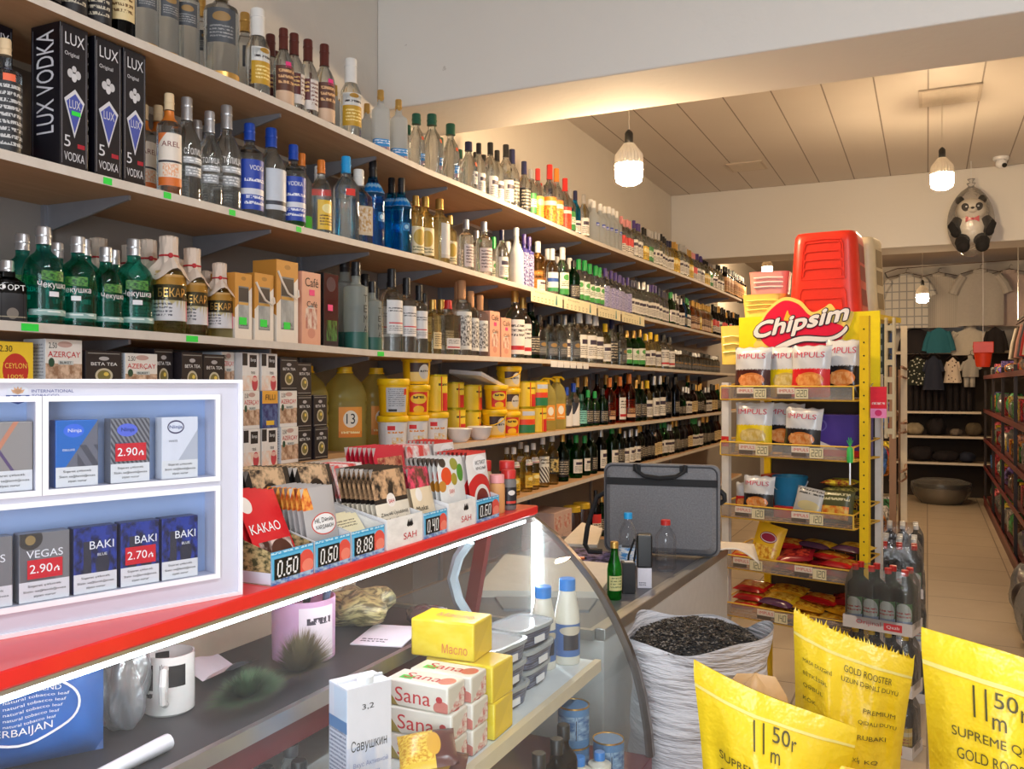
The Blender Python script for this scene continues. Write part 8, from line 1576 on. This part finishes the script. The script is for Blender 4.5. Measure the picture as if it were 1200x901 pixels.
MB().lathe([(.055, 0), (.062, .02), (.085, .19), (.09, .20), (.086, .20), (.058, .02), (0, .015)], 20, 0, sy=.6).build('scoop_body', [mat('orange_red_plastic', (234, 70, 34), .35)], t); MB().box(-.085, .085, -.055, -.045, .13, .235).build('scoop_flap', [mat('orange_red_plastic', (234, 70, 34), .35)], t, smooth=False, bevel=.006); MB().tube([(0, 0, .20), (0, 0, ZC-q.z-.001)], .003, 5).build('string', [mat('white_string', (226, 226, 226), .8)], t)
# ------------------------------------------------------------------ ceiling: panel lights, camera, panda
for (u, v, s, l) in ((875, 194, .30, 'square unlit ceiling light panel nearer the far beam'), (1113, 111, .36, 'square unlit ceiling light panel near the front beam')):
    p = pZ(u, v, ZC); t = thing('ceiling_panel_light', l, 'ceiling light', (p.x, p.y, ZC-.0005), 0); MB().box(-s/2, s/2, -s/2, s/2, -.012, 0).build('frame', [mat('panel_frame', (196, 182, 166), .5)], t, smooth=False, bevel=.003); MB().box(-s/2+.02, s/2-.02, -s/2+.02, s/2-.02, -.0135, -.0122).build('diffuser', [mat('panel_diffuser', (212, 200, 184), .5)], t, smooth=False)
p = pZ(1173, 184, ZC); t = thing('security_camera', 'small white dome security camera on the ceiling', 'camera', (p.x, p.y, ZC-.0005), 0); MB().lathe([(.0, -.025), (.055, -.025), (.058, -.02), (.058, 0)], 24).build('mount_base', [WHITE], t); MB().ball((0, -.01, -.055), .042, 18, 10).build('eyeball', [WHITE], t); MB().lathe([(.018, 0), (.018, .012), (0, .012)], 16).build('lens', [BLACK], t, (.02, -.04, -.075), rot=(radians(115), 0, .4))
pp = pD(1138, 263, 7.35); t = thing('panda_toy', 'black and white panda toy in a clear bag hanging from ceiling', 'toy', pp, 0, None, rot=(0, 0, radians(3)))
PWH = mat('plush_white', (222, 214, 200), .9, bump=.4, bscale=120); PBK = mat('plush_black', (26, 24, 26), .9, bump=.4, bscale=120)
MB().ball((0, 0, -.03), (.12, .09, .13), 20, 14).build('belly', [PWH], t); MB().ball((0, -.01, .12), (.115, .09, .095), 20, 14).build('head', [PWH], t)
for s in (-1, 1):
    MB().ball((s*.085, 0, .205), .034, 14, 9).build('ear', [PBK], t); MB().ball((s*.048, -.085, .13), (.030, .018, .036), 14, 9, rot=Matrix.Rotation(s*.5, 3, 'Y')).build('eye_patch', [PBK], t); MB().ball((s*.044, -.104, .132), .008, 10, 6).build('eye', [WHITE], t)
    MB().tube([(s*.10, -.03, .035), (s*.135, -.06, -.02), (s*.12, -.09, -.07)], [.042, .046, .038], 12).ball((s*.12, -.09, -.075), .040, 12, 8).build('arm', [PBK], t); MB().tube([(s*.06, -.02, -.12), (s*.075, -.09, -.16), (s*.07, -.12, -.19)], [.055, .055, .05], 12).ball((s*.07, -.125, -.195), .052, 12, 8).build('foot', [PBK], t)
MB().ball((0, -.105, .105), (.035, .025, .026), 14, 8).build('muzzle', [PWH], t); MB().ball((0, -.128, .115), (.014, .01, .010), 10, 6).build('nose', [PBK], t)
q = MB()
for s in (-1, 1): q.prism([(0, .03), (s*.05, .055), (s*.05, .005)] if s > 0 else [(0, .03), (-.05, .005), (-.05, .055)], -.105, -.092, ax='y')
q.ball((0, -.10, .03), .012, 10, 6); q.build('red_bow', [mat('red_ribbon', (206, 60, 70), .5)], t, smooth=False)
MB().grid(lambda u, v: ((.02+.155*sin(min(1, v*1.02)*pi)**.55)*cos(2*pi*u)*(1+.04*sin(10*pi*u)), (.02+.135*sin(min(1, v*1.02)*pi)**.55)*sin(2*pi*u), -.265+.58*v), 30, 16).lathe([(.02, .31), (.035, .34), (.008, .345), (.03, .375)], 14).build('clear_bag', [film('clear_bag_film', (.97, .97, .98), .06, .14)], t, ang=180)
MB().tube([(0, 0, .34), (0, 0, ZC-pp.z-.001)], .003, 5).build('string', [mat('white_string', (226, 226, 226), .8)], t)
